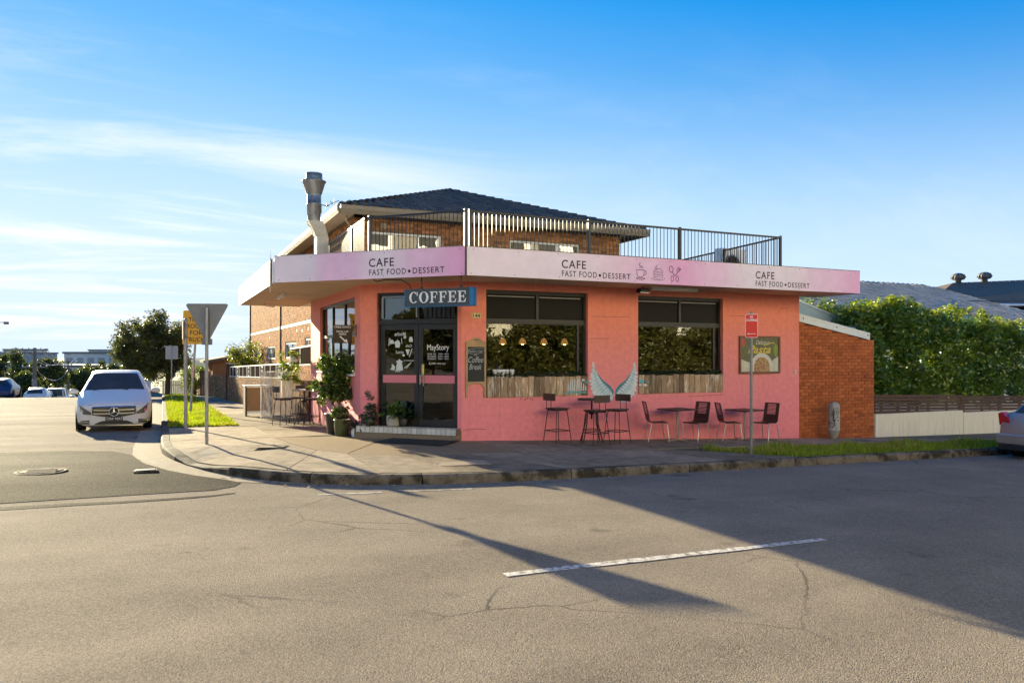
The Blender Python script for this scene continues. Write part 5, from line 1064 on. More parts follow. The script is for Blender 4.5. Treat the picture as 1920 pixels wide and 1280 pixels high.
cbd = thing('steel_fence', 'pale blue green steel sheet wall rising behind the brick garage', 'steel wall', (9.3, 1.7, 0)); b = MB(); b.prism([(0, 1.9), (3.5, 1.9), (3.5, 2.75), (0, 3.74)], (Vector((0,0,0)), VX, VZ, -VY), 0, .04); b.obj('sheet', mat('eau_de_nil_sheet', (.34,.44,.43), .5, .1, var=.06), cbd)
b = MB(); b.prism([(0, 3.74), (3.5, 2.75), (3.5, 2.80), (0, 3.79)], (Vector((0,0,0)), VX, VZ, -VY), -.02, .06); b.obj('capping', MATS['pale_metal'], cbd)
bo = thing('ash_bin', 'tall grey domed street bin with black graffiti against the brick wall', 'bin', (10.12, -.32, ZF(10.1, -.3)))
MB().lathe([(.07, 0), (.08, .02), (.135, .20), (.15, .22), (.15, .24), (.142, .25), (.142, .80), (.148, .81), (.148, .83), (.138, .86), (.11, .915), (.06, .945), (0, .955)], n=24).obj('body', mat('bin_grey', (.36,.355,.31), .6, var=.25, vscale=12, col2=(.20,.195,.17), c2scale=5), bo)
def cyl_ribbon(pts, w, r, bb):
    vs_ = []
    for i, (a, z) in enumerate(pts):
        a0, z0 = pts[max(i-1, 0)]; a1, z1 = pts[min(i+1, len(pts)-1)]; l = math.hypot((a1-a0)*r, z1-z0) or 1; nx, nz = -(z1-z0)/l*w/2/r, (a1-a0)*r/l*w/2
        for s in (1, -1): an = R(-105)+a+nx*s; vs_.append((r*math.cos(an), r*math.sin(an), z+nz*s))
    bb.add(vs_, [(2*i, 2*i+1, 2*i+3, 2*i+2) for i in range(len(pts)-1)])
b = MB()
cyl_ribbon([(-.9, .74), (-.7, .60), (-.5, .70), (-.75, .50), (-.2, .34), (-.55, .36), (-.8, .28)], .018, .145, b); cyl_ribbon([(-.6, .78), (-.55, .45), (-.3, .52), (-.6, .33), (.0, .27)], .016, .146, b); cyl_ribbon([(-.9, .86), (-.85, .80)], .02, .146, b)
for k in range(4): cyl_ribbon([(-.05, .70-k*.07), (.12, .69-k*.07), (.2, .705-k*.07), (.4, .69-k*.07)], .012, .145, b)
b.obj('graffiti', M_black, bo)
# ------------------------------------------------------------------ white wall, slat fence, hedge and houses on the right
ww = thing('garden_wall', 'low cream rendered garden wall with weather streaks below the slat fence', 'wall')
for u0, u1, zt, zt1 in ((12.02, 15.62, .15, .15), (15.65, 26.0, .085, .06)):
    b = MB(); b.prism([(u0, -1.3), (u1, -1.3), (u1, zt1), (u0, zt)], FR_R, -.22, 0); b.obj('wall_panel', M_streak, ww)
sf = thing('slat_fence', 'dark stained horizontal timber slat fence on the cream garden wall', 'fence')
for i in range(6):
    z = .165+i*.088
    for u0, u1 in ((12.03, 15.60), (15.62, 19.2), (19.22, 26)):
        zz = z-(u0-12.03)*.03; b = MB(); b.prism([(u0, zz), (u1, zz-(u1-u0)*.022), (u1, zz-(u1-u0)*.022+.072), (u0, zz+.072)], FR_R, -.07, -.045+random.uniform(-.004, .004)); b.obj('slat', M_slat, sf)
for u in (12.06, 13.8, 15.61, 17.4, 19.2, 22): MB().box(u-.03, u+.03, .072, .13, -.1, .70-(u-12)*.028).obj('post', M_slat, sf)
rgh = random.Random(12)
def hedge_part(label, u0, u1, v0, v1, ztop, n, seed, nc):
    t = thing('hedge_shrub', label, 'hedge'); rg = random.Random(seed); cs_ = []; rd = []
    for i in range(nc):
        u = rg.uniform(u0, u1); v = rg.uniform(v0, v1)+.1; z = rg.uniform(.55, ztop-.35)
        if i < nc*.45: v = v0+rg.uniform(-.05, .35)
        if i > nc*.75: z = ztop-rg.uniform(.15, .5)
        z += .16*math.sin(u*1.9+.6)*(z/ztop)**2
        cs_.append((u, v, z-.06*(u-13)*.3)); rd.append(rg.uniform(.22, .48))
    link('foliage', leafball('foliage', [L_hedge, L_hedge, L_hedge, L_hedge, L_hedge, L_hedge2], cs_, rd, n, .105, seed, up=.5, aspect=.5), t)
    sh = [(rg.uniform(u0, u1), rg.uniform(v0, v0+.9), 0) for _ in range(26)]; sh = [(a, c, ztop-.06*(a-13)*.3+.16*math.sin(a*1.9+.6)+rg.uniform(-.2, .12)) for a, c, _ in sh]
    link('new_shoots', leafball('new_shoots', L_hedge2, sh, .15, int(n*.05), .095, seed+50, up=.6, aspect=.45), t)
    b = MB()
    for k in range(3): u = u0+(u1-u0)*(k+.5)/3; b.tube([(u, .9, -.5), (u+.1, 1.0, .6), (u-.1, 1.0, ztop-.8)], [.05, .04, .015], 6)
    b.obj('stem', M_bark, t)
hedge_part('tall glossy hedge shrub next to the brick garage', 12.3, 14.4, .42, 1.9, 3.2, 30000, 21, 100)
hedge_part('tall glossy hedge shrub above the step in the garden wall', 14.1, 16.6, .42, 1.9, 3.15, 30000, 22, 100)
hedge_part('tall glossy hedge shrub behind the silver hatchback', 16.5, 19.2, .42, 1.9, 2.95, 28000, 23, 95)
hedge_part('glossy hedge shrub at the far end of the slat fence', 19.1, 23, .42, 1.9, 2.8, 9000, 24, 60)
def crown_tree(name, label, cat, base, trunk_h, centers, rad, n, leaf, mats, seed, group=None, tr=.16, limbs=6, aspect=.45):
    t = thing(name, label, cat, base, 0, group); rg = random.Random(seed); b = MB()
    b.tube([(0, 0, -.2), (.05, .03, trunk_h*.5), (0, .05, trunk_h)], [tr, tr*.8, tr*.62], 8)
    for k in range(limbs):
        c = centers[int(k*len(centers)/limbs)]; m_ = Vector((c[0]*.4+rg.uniform(-.1, .1), c[1]*.4, trunk_h+(c[2]-trunk_h)*.35)); b.tube([(0, .05, trunk_h*.92), m_, Vector(c)*1.0], [tr*.5, tr*.3, tr*.07], 6)
    b.obj('trunk', M_bark, t); link('crown', leafball('crown', mats, centers, rad, n, leaf, seed, aspect=aspect), t); return t
def ell(cx_, cy_, cz_, rx, ry, rz, n, seed, rmin=.4, rmax=.8, hollow=.5):
    rg = random.Random(seed); C, D = [], []
    while len(C) < n:
        x, y, z = rg.uniform(-1, 1), rg.uniform(-1, 1), rg.uniform(-1, 1); q = x*x+y*y+z*z
        if q > 1 or q < hollow*hollow: continue
        C.append((cx_+x*rx, cy_+y*ry, cz_+z*rz)); D.append(rg.uniform(rmin, rmax))
    return C, D
C_, D_ = ell(0, 0, 3.0, .75, .75, .75, 22, 31, .3, .5, .3)
crown_tree('shrub_tree', 'yellow green shrub showing over the garage end of the hedge', 'shrub', (12.75, 2.9, -.4), 2.4, C_, D_, 5000, .10, [L_hedge2, L_hedge], 31)
# grey tiled house
h1 = thing('tiled_house', 'house with grey concrete tile hip roof behind the hedge', 'house', (0, 0, 0))
A = Vector((26.0, 8.9, 4.86)); Rb = Vector((22.0, 17.0, 4.86)); e0 = Vector((21.0, 6.0, 2.75)); e1 = Vector((31.8, 6.0, 2.75)); e2 = Vector((31.8, 17, 2.75)); e3 = Vector((18.5, 17, 2.75))
A = Vector((28.9, 10.7, 5.05)); Lr = Vector((19.0, 10.7, 5.05)); e0 = Vector((15.5, 5.8, 2.7)); e1 = Vector((34.2, 5.8, 2.7)); e2 = Vector((34.2, 17, 2.7)); e3 = Vector((15.5, 17, 2.7))
b = MB(); b.add([e0, e1, e2, e3, A, Lr], [(0, 1, 4, 5), (1, 2, 4), (2, 3, 5, 4), (3, 0, 5), (0, 3, 2, 1)]); r_ = b.obj('roof', M_tileg, h1)
ey1 = (Vector((20, 10.7, 5.05))-Vector((20, 5.8, 2.7))).normalized(); tile_plane(e0, VX, ey1, VX.cross(ey1), 18.7, 5.4, lambda a, q: q*.6 < a < 18.7-q*.97, M_tileg, r_, 0, .34, .36)
ex2 = VY; m2 = (A-Vector((34.2, 10.7, 2.7))).normalized(); tile_plane(e1, VY, m2, VY.cross(m2), 11.2, 5.6, lambda a, q: q*.84 < a < 11.2-q*1.0, M_tileg, r_, 0, .34, .36)
ridge(e1, A, M_tileg, r_, .42, .16); ridge(Lr, A, M_tileg, r_, .42, .16); ridge(e2, A, M_tileg, r_, .42, .16)
# small gable-hip over the porch
g0, g1, g2 = Vector((23.6, 4.6, 2.75)), Vector((29.4, 4.6, 2.75)), Vector((26.6, 8.0, 4.25)); b = MB(); b.add([g0, g1, g2, Vector((23.6, 7.0, 3.0)), Vector((29.4, 7.0, 3.0))], [(0, 1, 2), (1, 4, 2), (0, 2, 3)]); r2_ = b.obj('porch_roof', M_tileg, h1)
ey3 = (g2-(g0+g1)/2).normalized(); hl3 = (g2-(g0+g1)/2).length; tile_plane(g0, VX, ey3, VX.cross(ey3), 5.6, hl3, lambda a, q: q/hl3*2.8 < a < 5.6-q/hl3*2.8, M_tileg, r2_, 0, .34, .36); ridge(g0, g2, M_tileg, r2_, .4, .14); ridge(g1, g2, M_tileg, r2_, .4, .14)
MB().box(16.1, 33.6, 6.4, 16.4, -1.2, 2.6).obj('wall', M_render, h1)
h2 = thing('metal_roof_house', 'yellow brick house with dark metal roof and two roof vents', 'house', (0, 0, 0))
b = MB(); P0, P1, P2, P3 = Vector((36.8, 16.8, 4.9)), Vector((64, 12.0, 5.1)), Vector((64, 26, 5.0)), Vector((38.2, 25, 4.9)); Q0, Q1 = Vector((43.9, 20.2, 6.72)), Vector((64, 16.6, 7.9))
b.add([P0, P1, P2, P3, Q0, Q1], [(0, 1, 5, 4), (1, 2, 5), (2, 3, 4, 5), (3, 0, 4), (0, 3, 2, 1)]); r2 = b.obj('roof', M_metalroof, h2)
for k in range(40):
    q = (k+.5)/40; p = P0.lerp(P1, q); t_ = Q0.lerp(Q1, q); b = MB(); b.tube([p+VZ*.015, t_+VZ*.015], .025, 4, smooth=False); b.obj('roof_rib', M_metalroof, r2)
MB().box(40, 62, 17.2, 24.5, -1.5, 4.7).obj('wall', mat('yellow_brick', (.44,.30,.13), .85, var=.15, vscale=20), h2); b = MB(); b.tube([P0+Vector((0, -.1, -.05)), P1+Vector((0, -.1, -.05))], .09, 6); b.obj('gutter', M_white, h2)
def whirly(p, s, parent):
    b = MB(); b.lathe([(.16*s, -.4), (.16*s, .12*s), (.30*s, .16*s), (.36*s, .30*s), (.33*s, .42*s), (.18*s, .52*s), (0, .55*s)], p, 16); w_ = b.obj('roof_vent', mat('vent_grey', (.12,.12,.12), .5, .3), parent)
    for k in range(12):
        a = k*.5236; q = MB(); q.tube([(p[0]+.29*s*math.cos(a), p[1]+.29*s*math.sin(a), p[2]+.16*s), (p[0]+.385*s*math.cos(a+.2), p[1]+.385*s*math.sin(a+.2), p[2]+.30*s), (p[0]+.30*s*math.cos(a+.35), p[1]+.30*s*math.sin(a+.35), p[2]+.46*s)], .022*s, 4); q.obj('vane', MATS['vent_grey'], w_)
whirly((44.3, 20.1, 6.75), 1.2, h2); whirly((46.2, 19.5, 6.85), 1.2, h2)
for k, (z0, z1) in enumerate(((4.35, 5.2), (4.15, 4.9))):
    pts = [(22.5+i*3.0, 10.2-i*.55, z0-.35*math.sin(math.pi*i/8)+(z1-z0)*i/8) for i in range(9)]; b = MB(); b.tube(pts, .018, 5); tag(b.obj('overhead_wire', M_black), 'black service wire crossing the tiled roof', 'wire', 'service wires over the tiled house')
# ------------------------------------------------------------------ side street boundary
def bu(v): return -1.75-.035*(v-7.7)
bd = thing('boundary_wall', 'stained brown brick boundary wall along the side street footpath', 'wall')
p0, p1 = Vector((bu(7.75), 7.75, 0)), Vector((bu(28.), 28., 0)); e = (p1-p0).normalized(); n_ = Vector((-e.y, e.x, 0))
if n_.x > 0: n_ = -n_
fr = (p0, e, VZ, n_); l = (p1-p0).length; tp = lambda a: 1.02-.0215*a
MB().prism([(0, -1.2), (l, -1.2), (l, tp(l)), (0, tp(0))], fr, -.2, 0).obj('wall', M_brickw, bd)
brick_run(fr, l, -.9, 1.1, [], .03, .010, M_brickw, bd, 0, top=lambda a: tp(a)-.085, seed=8)
b = MB(); k = int(l/.086)
for i in range(k): b.prism([(i*.086, tp(i*.086)-.10), (i*.086+.076, tp(i*.086)-.10), (i*.086+.076, tp(i*.086)+.0), (i*.086, tp(i*.086)+.0)], fr, -.19, .014)
stuff(b.obj('soldier_course', M_brickw, bd))
br_ = thing('boundary_balustrade', 'white metal balustrade with grey infill panels on the brick boundary wall', 'balustrade')
def seg(a0, a1, zo, h, npan, deco):
    b = MB(); z = lambda a: tp(a)+zo
    for q0, q1 in ((.03, .065), (h-.05, h)): b.prism([(a0, z(a0)+q0), (a1, z(a1)+q0), (a1, z(a1)+q1), (a0, z(a0)+q1)], fr, -.12, -.08)
    b.obj('rail', M_white, br_); st = (a1-a0)/npan
    for i in range(npan+1): a = a0+i*st; b = MB(); b.prism([(a-.02, z(a)-.0), (a+.02, z(a)-.0), (a+.02, z(a)+h), (a-.02, z(a)+h)], fr, -.118, -.082); b.obj('post', M_white, br_)
    for i in range(npan):
        a = a0+i*st; b = MB(); b.prism([(a+.03, z(a)+.07), (a+st-.03, z(a+st)+.07), (a+st-.03, z(a+st)+h-.055), (a+.03, z(a)+h-.055)], fr, -.108, -.100); b.obj('infill_panel', mat('grey_infill', (.05,.04,.032), .9, var=.15, spec=0), br_)
        if i % 3 == deco:
            b = MB(); m_ = a+st/2; zc_ = z(m_)+h/2
            for s in (-1, 1):
                b.ribbon([(m_+s*.02, zc_-h*.36), (m_+s*.22, zc_-h*.28), (m_+s*.22, zc_-h*.1), (m_+s*.05, zc_), (m_+s*.22, zc_+h*.1), (m_+s*.22, zc_+h*.28), (m_+s*.02, zc_+h*.36)], .05, fr, -.079)
            b.obj('scroll', M_white, br_)
seg(3.4, 20.1, 0., .56, 13, 1); seg(.05, 3.3, .42, .62, 2, 5)
pr = thing('gate_pier', 'tall dark timber gate post at the end of the boundary wall', 'gate post'); MB().box(-2.56, -2.44, 28.1, 28.3, -.9, 1.25).obj('post', mat('oxide_timber', (.10,.035,.022), .6, var=.2), pr); MB().box(-2.60, -2.40, 28.06, 28.34, 1.25, 1.30).obj('cap', MATS['oxide_timber'], pr)
nw = thing('neighbour_wall', 'sunlit brick garden wall beyond the gate post', 'wall'); f2 = (Vector((-2.47, 28.5, 0)), Vector((-.06, 1, 0)).normalized(), VZ, Vector((-1, -.06, 0)).normalized())
MB().prism([(0, -1.3), (9, -1.5), (9, .50), (0, .62)], f2, -.2, 0).obj('wall', M_brickw, nw); brick_run(f2, 9, -1.2, .60, [], .03, .01, M_brickw, nw, 0, top=lambda a: .60-a*.013, seed=9)
h3 = thing('brick_house', 'brick house with white window beyond the garden wall', 'house'); f3 = (Vector((-2.7, 37.0, 0)), VX, VZ, -VY)
MB().prism([(0, -1.6), (6, -1.6), (6, 2.5), (0, 1.3)], f3, -6, 0).obj('wall', M_brick, h3); MB().prism([(-.5, 1.25), (0, 1.3), (6, 2.5), (6.3, 2.65), (-.5, 1.40)], f3, -6.3, .3).obj('roof', M_metalroof, h3)
MB().prism([(.75, .2), (1.6, .2), (1.6, 1.25), (.75, 1.25)], f3, .01, .05).obj('window', M_white, h3); MB().prism([(.85, .3), (1.5, .3), (1.5, 1.15), (.85, 1.15)], f3, .051, .056).obj('pane', M_glassd, h3)
dg_ = thing('timber_gate', 'dark timber gate beside the brick house', 'gate'); 
for i in range(8): MB().box(-3.45+i*.09, -3.37+i*.09, 37.5, 37.54, -1.5, .75).obj('board', MATS['oxide_timber'], dg_)
pk = thing('white_fence', 'white paling fence at the end of the side street footpath', 'fence')
for i in range(22): MB().box(-5.6+i*.135, -5.49+i*.135, 44.0, 44.03, -1.6, -.05+.02*(i % 2)).obj('paling', M_white, pk)
MB().box(-5.6, -2.6, 44.03, 44.07, -1.2, -1.12).box(-5.6, -2.6, 44.03, 44.07, -.4, -.32).obj('rail', M_white, pk)
C_, D_ = ell(0, 0, 2.4, 1.2, 1.0, .85, 26, 33, .35, .6, .2); crown_tree('garden_shrub', 'sunlit yellow green garden shrub over the boundary wall end', 'shrub', (-1.1, 30.2, -.8), 1.6, C_, D_, 5000, .12, [L_hedge2, L_tree], 33)
C_, D_ = ell(0, 0, 1.3, .9, .8, 1.0, 20, 34, .3, .55, .2); crown_tree('garden_shrub', 'bright green shrub leaning over the white paling fence', 'shrub', (-3.6, 43.0, -1.2), .8, C_, D_, 3500, .13, [L_hedge2, L_hedge], 34)
# clear plastic weather screen, timber counter, hanging plant
ps = thing('plastic_screen', 'clear plastic weather screen hung behind the side street tables', 'screen')
def film():
    m = bpy.data.materials.new('clear_plastic'); nt, N, L = nodes_of(m); out = N.new('ShaderNodeOutputMaterial'); tr = N.new('ShaderNodeBsdfTransparent'); tr.inputs[0].default_value = (.93,.93,.9,1); df = N.new('ShaderNodeBsdfPrincipled'); df.inputs['Base Color'].default_value = (.75,.75,.70,1); df.inputs['Roughness'].default_value = .2
    tco = N.new('ShaderNodeTexCoord'); mp = N.new('ShaderNodeMapping'); mp.inputs['Scale'].default_value = (5, 5, 1.2); L.new(tco.outputs['Object'], mp.inputs[0]); nz = N.new('ShaderNodeTexNoise'); nz.inputs['Scale'].default_value = 2.5; nz.inputs['Detail'].default_value = 5; nz.inputs['Distortion'].default_value = 1.5; L.new(mp.outputs[0], nz.inputs['Vector'])
    mr = N.new('ShaderNodeMapRange'); mr.inputs[1].default_value = .42; mr.inputs[2].default_value = .68; mr.inputs[3].default_value = .38; mr.inputs[4].default_value = .92; L.new(nz.outputs[0], mr.inputs[0]); ms = N.new('ShaderNodeMixShader'); L.new(mr.outputs[0], ms.inputs[0]); L.new(tr.outputs[0], ms.inputs[1]); L.new(df.outputs[0], ms.inputs[2])
    bp = N.new('ShaderNodeBump'); bp.inputs['Strength'].default_value = .6; bp.inputs['Distance'].default_value = .05; L.new(nz.outputs[0], bp.inputs['Height']); L.new(bp.outputs[0], df.inputs['Normal']); L.new(ms.outputs[0], out.inputs[0]); return m
FILM = film(); zz = ZF(-2.2, 9)
for a0, a1 in ((-2.90, -2.36), (-2.30, -1.76)):
    b = MB(); k = 14; b.add([(a0+(a1-a0)*i/k, 9.0+.025*math.sin(i*1.3+j)+.01*j*math.sin(i*.7), zz+.05+1.36*j/6) for j in range(7) for i in range(k+1)], [(j*(k+1)+i, j*(k+1)+i+1, (j+1)*(k+1)+i+1, (j+1)*(k+1)+i) for j in range(6) for i in range(k)], 0, True); b.obj('film', FILM, ps)
for a in (-2.92, -2.33, -1.745): MB().box(a-.015, a+.015, 9.02, 9.05, zz, zz+1.42).obj('frame_post', M_white, ps)
MB().box(-2.93, -1.73, 9.02, 9.05, zz+1.42, zz+1.45).obj('frame_rail', M_white, ps)
ctr = thing('timber_stand', 'low timber serving stand with dark edges against the boundary wall', 'stand', (-2.75, 11.2, ZF(-2.7, 11.2))); MB().bbox(-.36, .36, -.02, .02, .12, .92, .005).obj('front_panel', M_woodm, ctr); MB().box(-.42, -.36, -.06, .5, 0, .96).box(.36, .42, -.06, .5, 0, .96).obj('side_panel', M_wood, ctr); MB().bbox(-.44, .44, -.08, .52, .96, 1.0, .006).obj('top', M_white, ctr); MB().box(-.36, .36, -.05, .0, .10, .17).obj('kick_rail', M_white, ctr)
hp = thing('hanging_plant', 'trailing green plant draped over the balustrade beside the pink pier', 'plant', (-2.0, 8.7, 1.2)); rg = random.Random(3); cs_ = [(rg.uniform(-.42, .12), rg.uniform(-.25, .1), .62-rg.random()**1.2*.85) for _ in range(34)]
link('foliage', leafball('foliage', [L_hedge2, L_pot], cs_, .11, 1300, .075, 41), hp); b = MB(); b.lathe([(.10, .35), (.15, .55), (.155, .56), (.14, .56)], n=14); b.obj('pot', M_white, hp)
# ------------------------------------------------------------------ furniture
def bar_stool(label, u, v, rz, group):
    t = thing('bar_stool', label, 'bar stool', (u, v, ZF(u, v)), rz, group)
    if bar_stool.src:
        for ch in bar_stool.src.children: c = ch.copy(); COL.objects.link(c); c.parent = t
        return t
    MB().bbox(-.19, .19, -.17, .19, .695, .722, .008).obj('seat', M_wood, t)
    b = MB(); fr_ = (Vector((0, -.20, 0)), VX, VZ, -VY); vs_ = [(-.20+.4*i/6, -.215-.03*(1-(i/3-1)**2), z) for z in (.885, .90, 1.02, 1.035) for i in range(7)]; b.add(vs_, [(j*7+i, j*7+i+1, (j+1)*7+i+1, (j+1)*7+i) for j in range(3) for i in range(6)]); vs2 = [(x*.98, y+.022, z) for x, y, z in vs_]; b.add(vs2, [(j*7+i, (j+1)*7+i, (j+1)*7+i+1, j*7+i+1) for j in range(3) for i in range(6)])
    per = list(range(7))+[13, 20, 27]+list(range(26, 20, -1))+[14, 7]; b.add([vs_[i] for i in per]+[vs2[i] for i in per], [(i, (i+1) % len(per), len(per)+(i+1) % len(per), len(per)+i) for i in range(len(per))]); b.obj('backrest', M_wood, t)
    for s in (-1, 1): MB().tube([(s*.07, -.15, .69), (s*.07, -.20, .70), (s*.075, -.222, .74), (s*.08, -.218, .96)], .0075, 6).obj('back_strut', M_stool, t)
    MB().box(-.16, .16, -.145, .165, .672, .694).obj('seat_frame', M_stool, t)
    for sx in (-1, 1):
        for sy in (-1, 1): MB().tube([(sx*.13, sy*.12+.01, .672), (sx*.155, sy*.145+.01, .645), (sx*.215, sy*.205+.01, .012)], .009, 6).tube([(sx*.215, sy*.205+.01, 0), (sx*.215, sy*.205+.01, .014)], .018, 8).obj('leg', M_stool, t)
    b = MB(); q = .192
    for p0_, p1_ in (((-q, -q), (q, -q)), ((q, -q), (q, q)), ((q, q), (-q, q)), ((-q, q), (-q, -q))): b.tube([(p0_[0], p0_[1]+.01, .245), (p1_[0], p1_[1]+.01, .245)], .009, 6)
    b.box(-q, q, -q+.01, -q+.045, .239, .246); b.box(-q, q, q-.025, q+.01, .239, .246); b.obj('footrest', M_stool, t); bar_stool.src = t; return t
bar_stool.src = None
def bar_table(label, u, v, top):
    t = thing('bar_table', label, 'bar table', (u, v, ZF(u, v)), .4, 'round bar tables outside the cafe')
    MB().lathe([(.0, .905), (.30, .905), (.305, .91), (.305, .935), (.30, .94), (.0, .941)], n=32).obj('table_top', top, t); MB().tube([(0, 0, .50), (0, 0, .905)], .02, 8).obj('column', M_stool, t)
    MB().lathe([(.05, .60), (.06, .62), (.06, .66), (.03, .67)], n=14).obj('collar', M_stool, t)
    for k in range(4):
        a = k*math.pi/2; c_, s_ = math.cos(a), math.sin(a); MB().tube([(.03*c_, .03*s_, .66), (.11*c_, .11*s_, .66), (.16*c_, .16*s_, .60), (.17*c_, .17*s_, .40), (.30*c_, .30*s_, .0)], .014, 7).obj('leg', M_stool, t)
    b = MB(); b.tube([(.20*math.cos(q*.3142), .20*math.sin(q*.3142), .27) for q in range(21)], .009, 6, caps=False); b.obj('foot_ring', M_stool, t)
bar_table('round bar table below the painted wings', 2.80, -.50, M_wood)
g_ = 'bar stools outside the cafe'
bar_stool('bar stool set apart under the first shop window boards', 2.02, -.38, R(-80), g_); bar_stool('bar stool turned with its back to the road at the wings table', 2.62, -.98, R(6), g_); bar_stool('bar stool under the right painted wing by the round table', 3.42, -.55, R(112), g_)
bar_table('round bar table in front of the clear plastic screen', -2.12, 6.3, mat('pale_top', (.45,.40,.32), .4, var=.1))
bar_stool('bar stool nearest the timber serving stand', -2.68, 6.25, R(-70), g_); bar_stool('bar stool behind the table by the plastic screen', -2.10, 7.15, R(150), g_); bar_stool('bar stool between the potted tree and the side street bar table', -1.98, 5.85, R(165), g_)
def dining_chair(label, u, v, rz):
    t = thing('dining_chair', label, 'chair', (u, v, ZF(u, v)), rz, 'brown slotted chairs outside the cafe')
    if dining_chair.src:
        for ch in dining_chair.src.children: c = ch.copy(); COL.objects.link(c); c.parent = t
        return t
    # shell profile in y-z: seat then back
    prof = [(.22, .425), (.20, .44), (.05, .432), (-.10, .43), (-.165, .445), (-.195, .49), (-.21, .56)]
    def shell(pr_, w, th=.012):
        b = MB(); n = len(pr_); vs_ = [(x*w, y, z) for y, z in pr_ for x in (-1, 1)]+[(x*w, y-th*.7, z-th) for y, z in pr_ for x in (-1, 1)]
        fs = [(2*i, 2*i+1, 2*i+3, 2*i+2) for i in range(n-1)]+[(2*n+2*i, 2*n+2*i+2, 2*n+2*i+3, 2*n+2*i+1) for i in range(n-1)]+[(2*i, 2*i+2, 2*n+2*i+2, 2*n+2*i) for i in range(n-1)]+[(2*i+1, 2*n+2*i+1, 2*n+2*i+3, 2*i+3) for i in range(n-1)]+[(0, 2*n, 2*n+1, 1), (2*n-2, 2*n-1, 4*n-1, 4*n-2)]
        b.add(vs_, fs); return b
    shell(prof, .20).obj('seat', M_chair, t)
    def bx_(bb, x0, x1, z0, z1): # back panel piece, leaning back
        y = lambda z: -.21-(z-.56)*.22; bb.add([(x, y(z)+d, z) for d in (0, -.012) for x, z in ((x0, z0), (x1, z0), (x1, z1), (x0, z1))], [(0, 1, 2, 3), (7, 6, 5, 4), (0, 4, 5, 1), (1, 5, 6, 2), (2, 6, 7, 3), (3, 7, 4, 0)])
    b = MB(); bx_(b, -.20, -.115, .56, .86); bx_(b, .115, .20, .56, .86); bx_(b, -.115, .115, .56, .625); bx_(b, -.195, .195, .86, .895)
    for i in range(7): z = .640+i*.0315; bx_(b, -.115, .115, z, z+.017)
    b.obj('backrest', M_chair, t)
    for s in (-1, 1):
        MB().tube([(s*.15, .12, .418), (s*.185, .16, .415), (s*.205, .19, .39), (s*.225, .235, .0)], .011, 8).obj('leg', M_leg, t); MB().tube([(s*.15, -.10, .418), (s*.185, -.13, .415), (s*.205, -.16, .39), (s*.225, -.245, .0)], .011, 8).obj('leg', M_leg, t)
    MB().tube([(-.16, .12, .418), (.16, .12, .418)], .010, 6).tube([(-.16, -.10, .418), (.16, -.10, .418)], .010, 6).obj('seat_rail', M_leg, t); dining_chair.src = t; return t
dining_chair.src = None
def square_table(label, u, v):
    t = thing('cafe_table', label, 'table', (u, v, ZF(u, v)), R(4), 'square tables against the pink wall'); MB().bbox(-.33, .33, -.33, .33, .705, .735, .006).obj('table_top', M_wood, t); MB().tube([(0, 0, .04), (0, 0, .705)], .026, 10).obj('column', M_leg, t); MB().box(-.30, .30, -.03, .03, .012, .04).box(-.03, .03, -.30, -.03, .012, .04).box(-.03, .03, .03, .30, .012, .04).obj('cross_base', M_leg, t); MB().box(-.2, .2, -.2, .2, .69, .705).obj('top_plate', M_black, t)
square_table('square table directly below the second shop window', 5.08, -.47); square_table('square table below the pasta poster', 7.02, -.50)
dining_chair('slotted chair on the stool side of the window table', 4.52, -.45, R(-112)); dining_chair('slotted chair on the poster side of the window table', 5.56, -.52, R(106)); dining_chair('slotted chair on the window side of the poster table', 6.55, -.50, R(-110)); dining_chair('slotted chair on the brick garage side of the poster table', 7.62, -.55, R(104))
# ------------------------------------------------------------------ plants by the door
def pot(t, prof, m): MB().lathe(prof, n=24).obj('pot', m, t); r, z = prof[-1]; MB().lathe([(0, z-.04), (r*.98, z-.04)], n=20).obj('soil', M_soil, t)
t = thing('potted_tree', 'tall bushy green potted tree in a black tub beside the side window', 'potted tree', (-1.98, 2.75, ZF(-1.98, 2.75)))
pot(t, [(.20, 0), (.21, .01), (.24, .25), (.26, .42), (.275, .44), (.275, .47), (.25, .47)], M_black); rg = random.Random(8)
cs_ = [(rg.gauss(0, .17), rg.gauss(0, .15), rg.uniform(.75, 1.72)) for _ in range(60)]; cs_ = [(x*(1.25-.45*abs(z-1.2)), y, z) for x, y, z in cs_]
link('foliage', leafball('foliage', [L_pot, L_pot, L_dark], cs_, .14, 5200, .085, 51, aspect=.55), t)
b = MB()
for k in range(7): a = k*.9; b.tube([(.05*math.cos(a), .05*math.sin(a), .42), (.09*math.cos(a), .09*math.sin(a), .8), (.2*math.cos(a+.4), .18*math.sin(a+.4), 1.35)], [.014, .011, .004], 5)
b.obj('stem', M_bark, t)
t = thing('potted_plant', 'short leafy plant in an olive glazed pot before the black tub', 'potted plant', (-1.99, 2.15, ZF(-1.99, 2.15))); pot(t, [(.13, 0), (.15, .03), (.175, .22), (.17, .33), (.185, .345), (.18, .36), (.16, .36)], mat('olive_glaze', (.075,.085,.03), .3, var=.25, vscale=6)); cs_ = [(rg.uniform(-.2, .16), rg.uniform(-.15, .15), rg.uniform(.38, .60)) for _ in range(16)]; link('foliage', leafball('foliage', [L_pot, L_dark], cs_, .09, 420, .07, 52), t)
t = thing('potted_plant', 'small spiky plant in a white pot at the end of the step', 'potted plant', (-1.78, 1.72, ZF(-1.78, 1.72))); pot(t, [(.09, 0), (.10, .02), (.105, .17), (.10, .18), (.09, .18)], M_white)
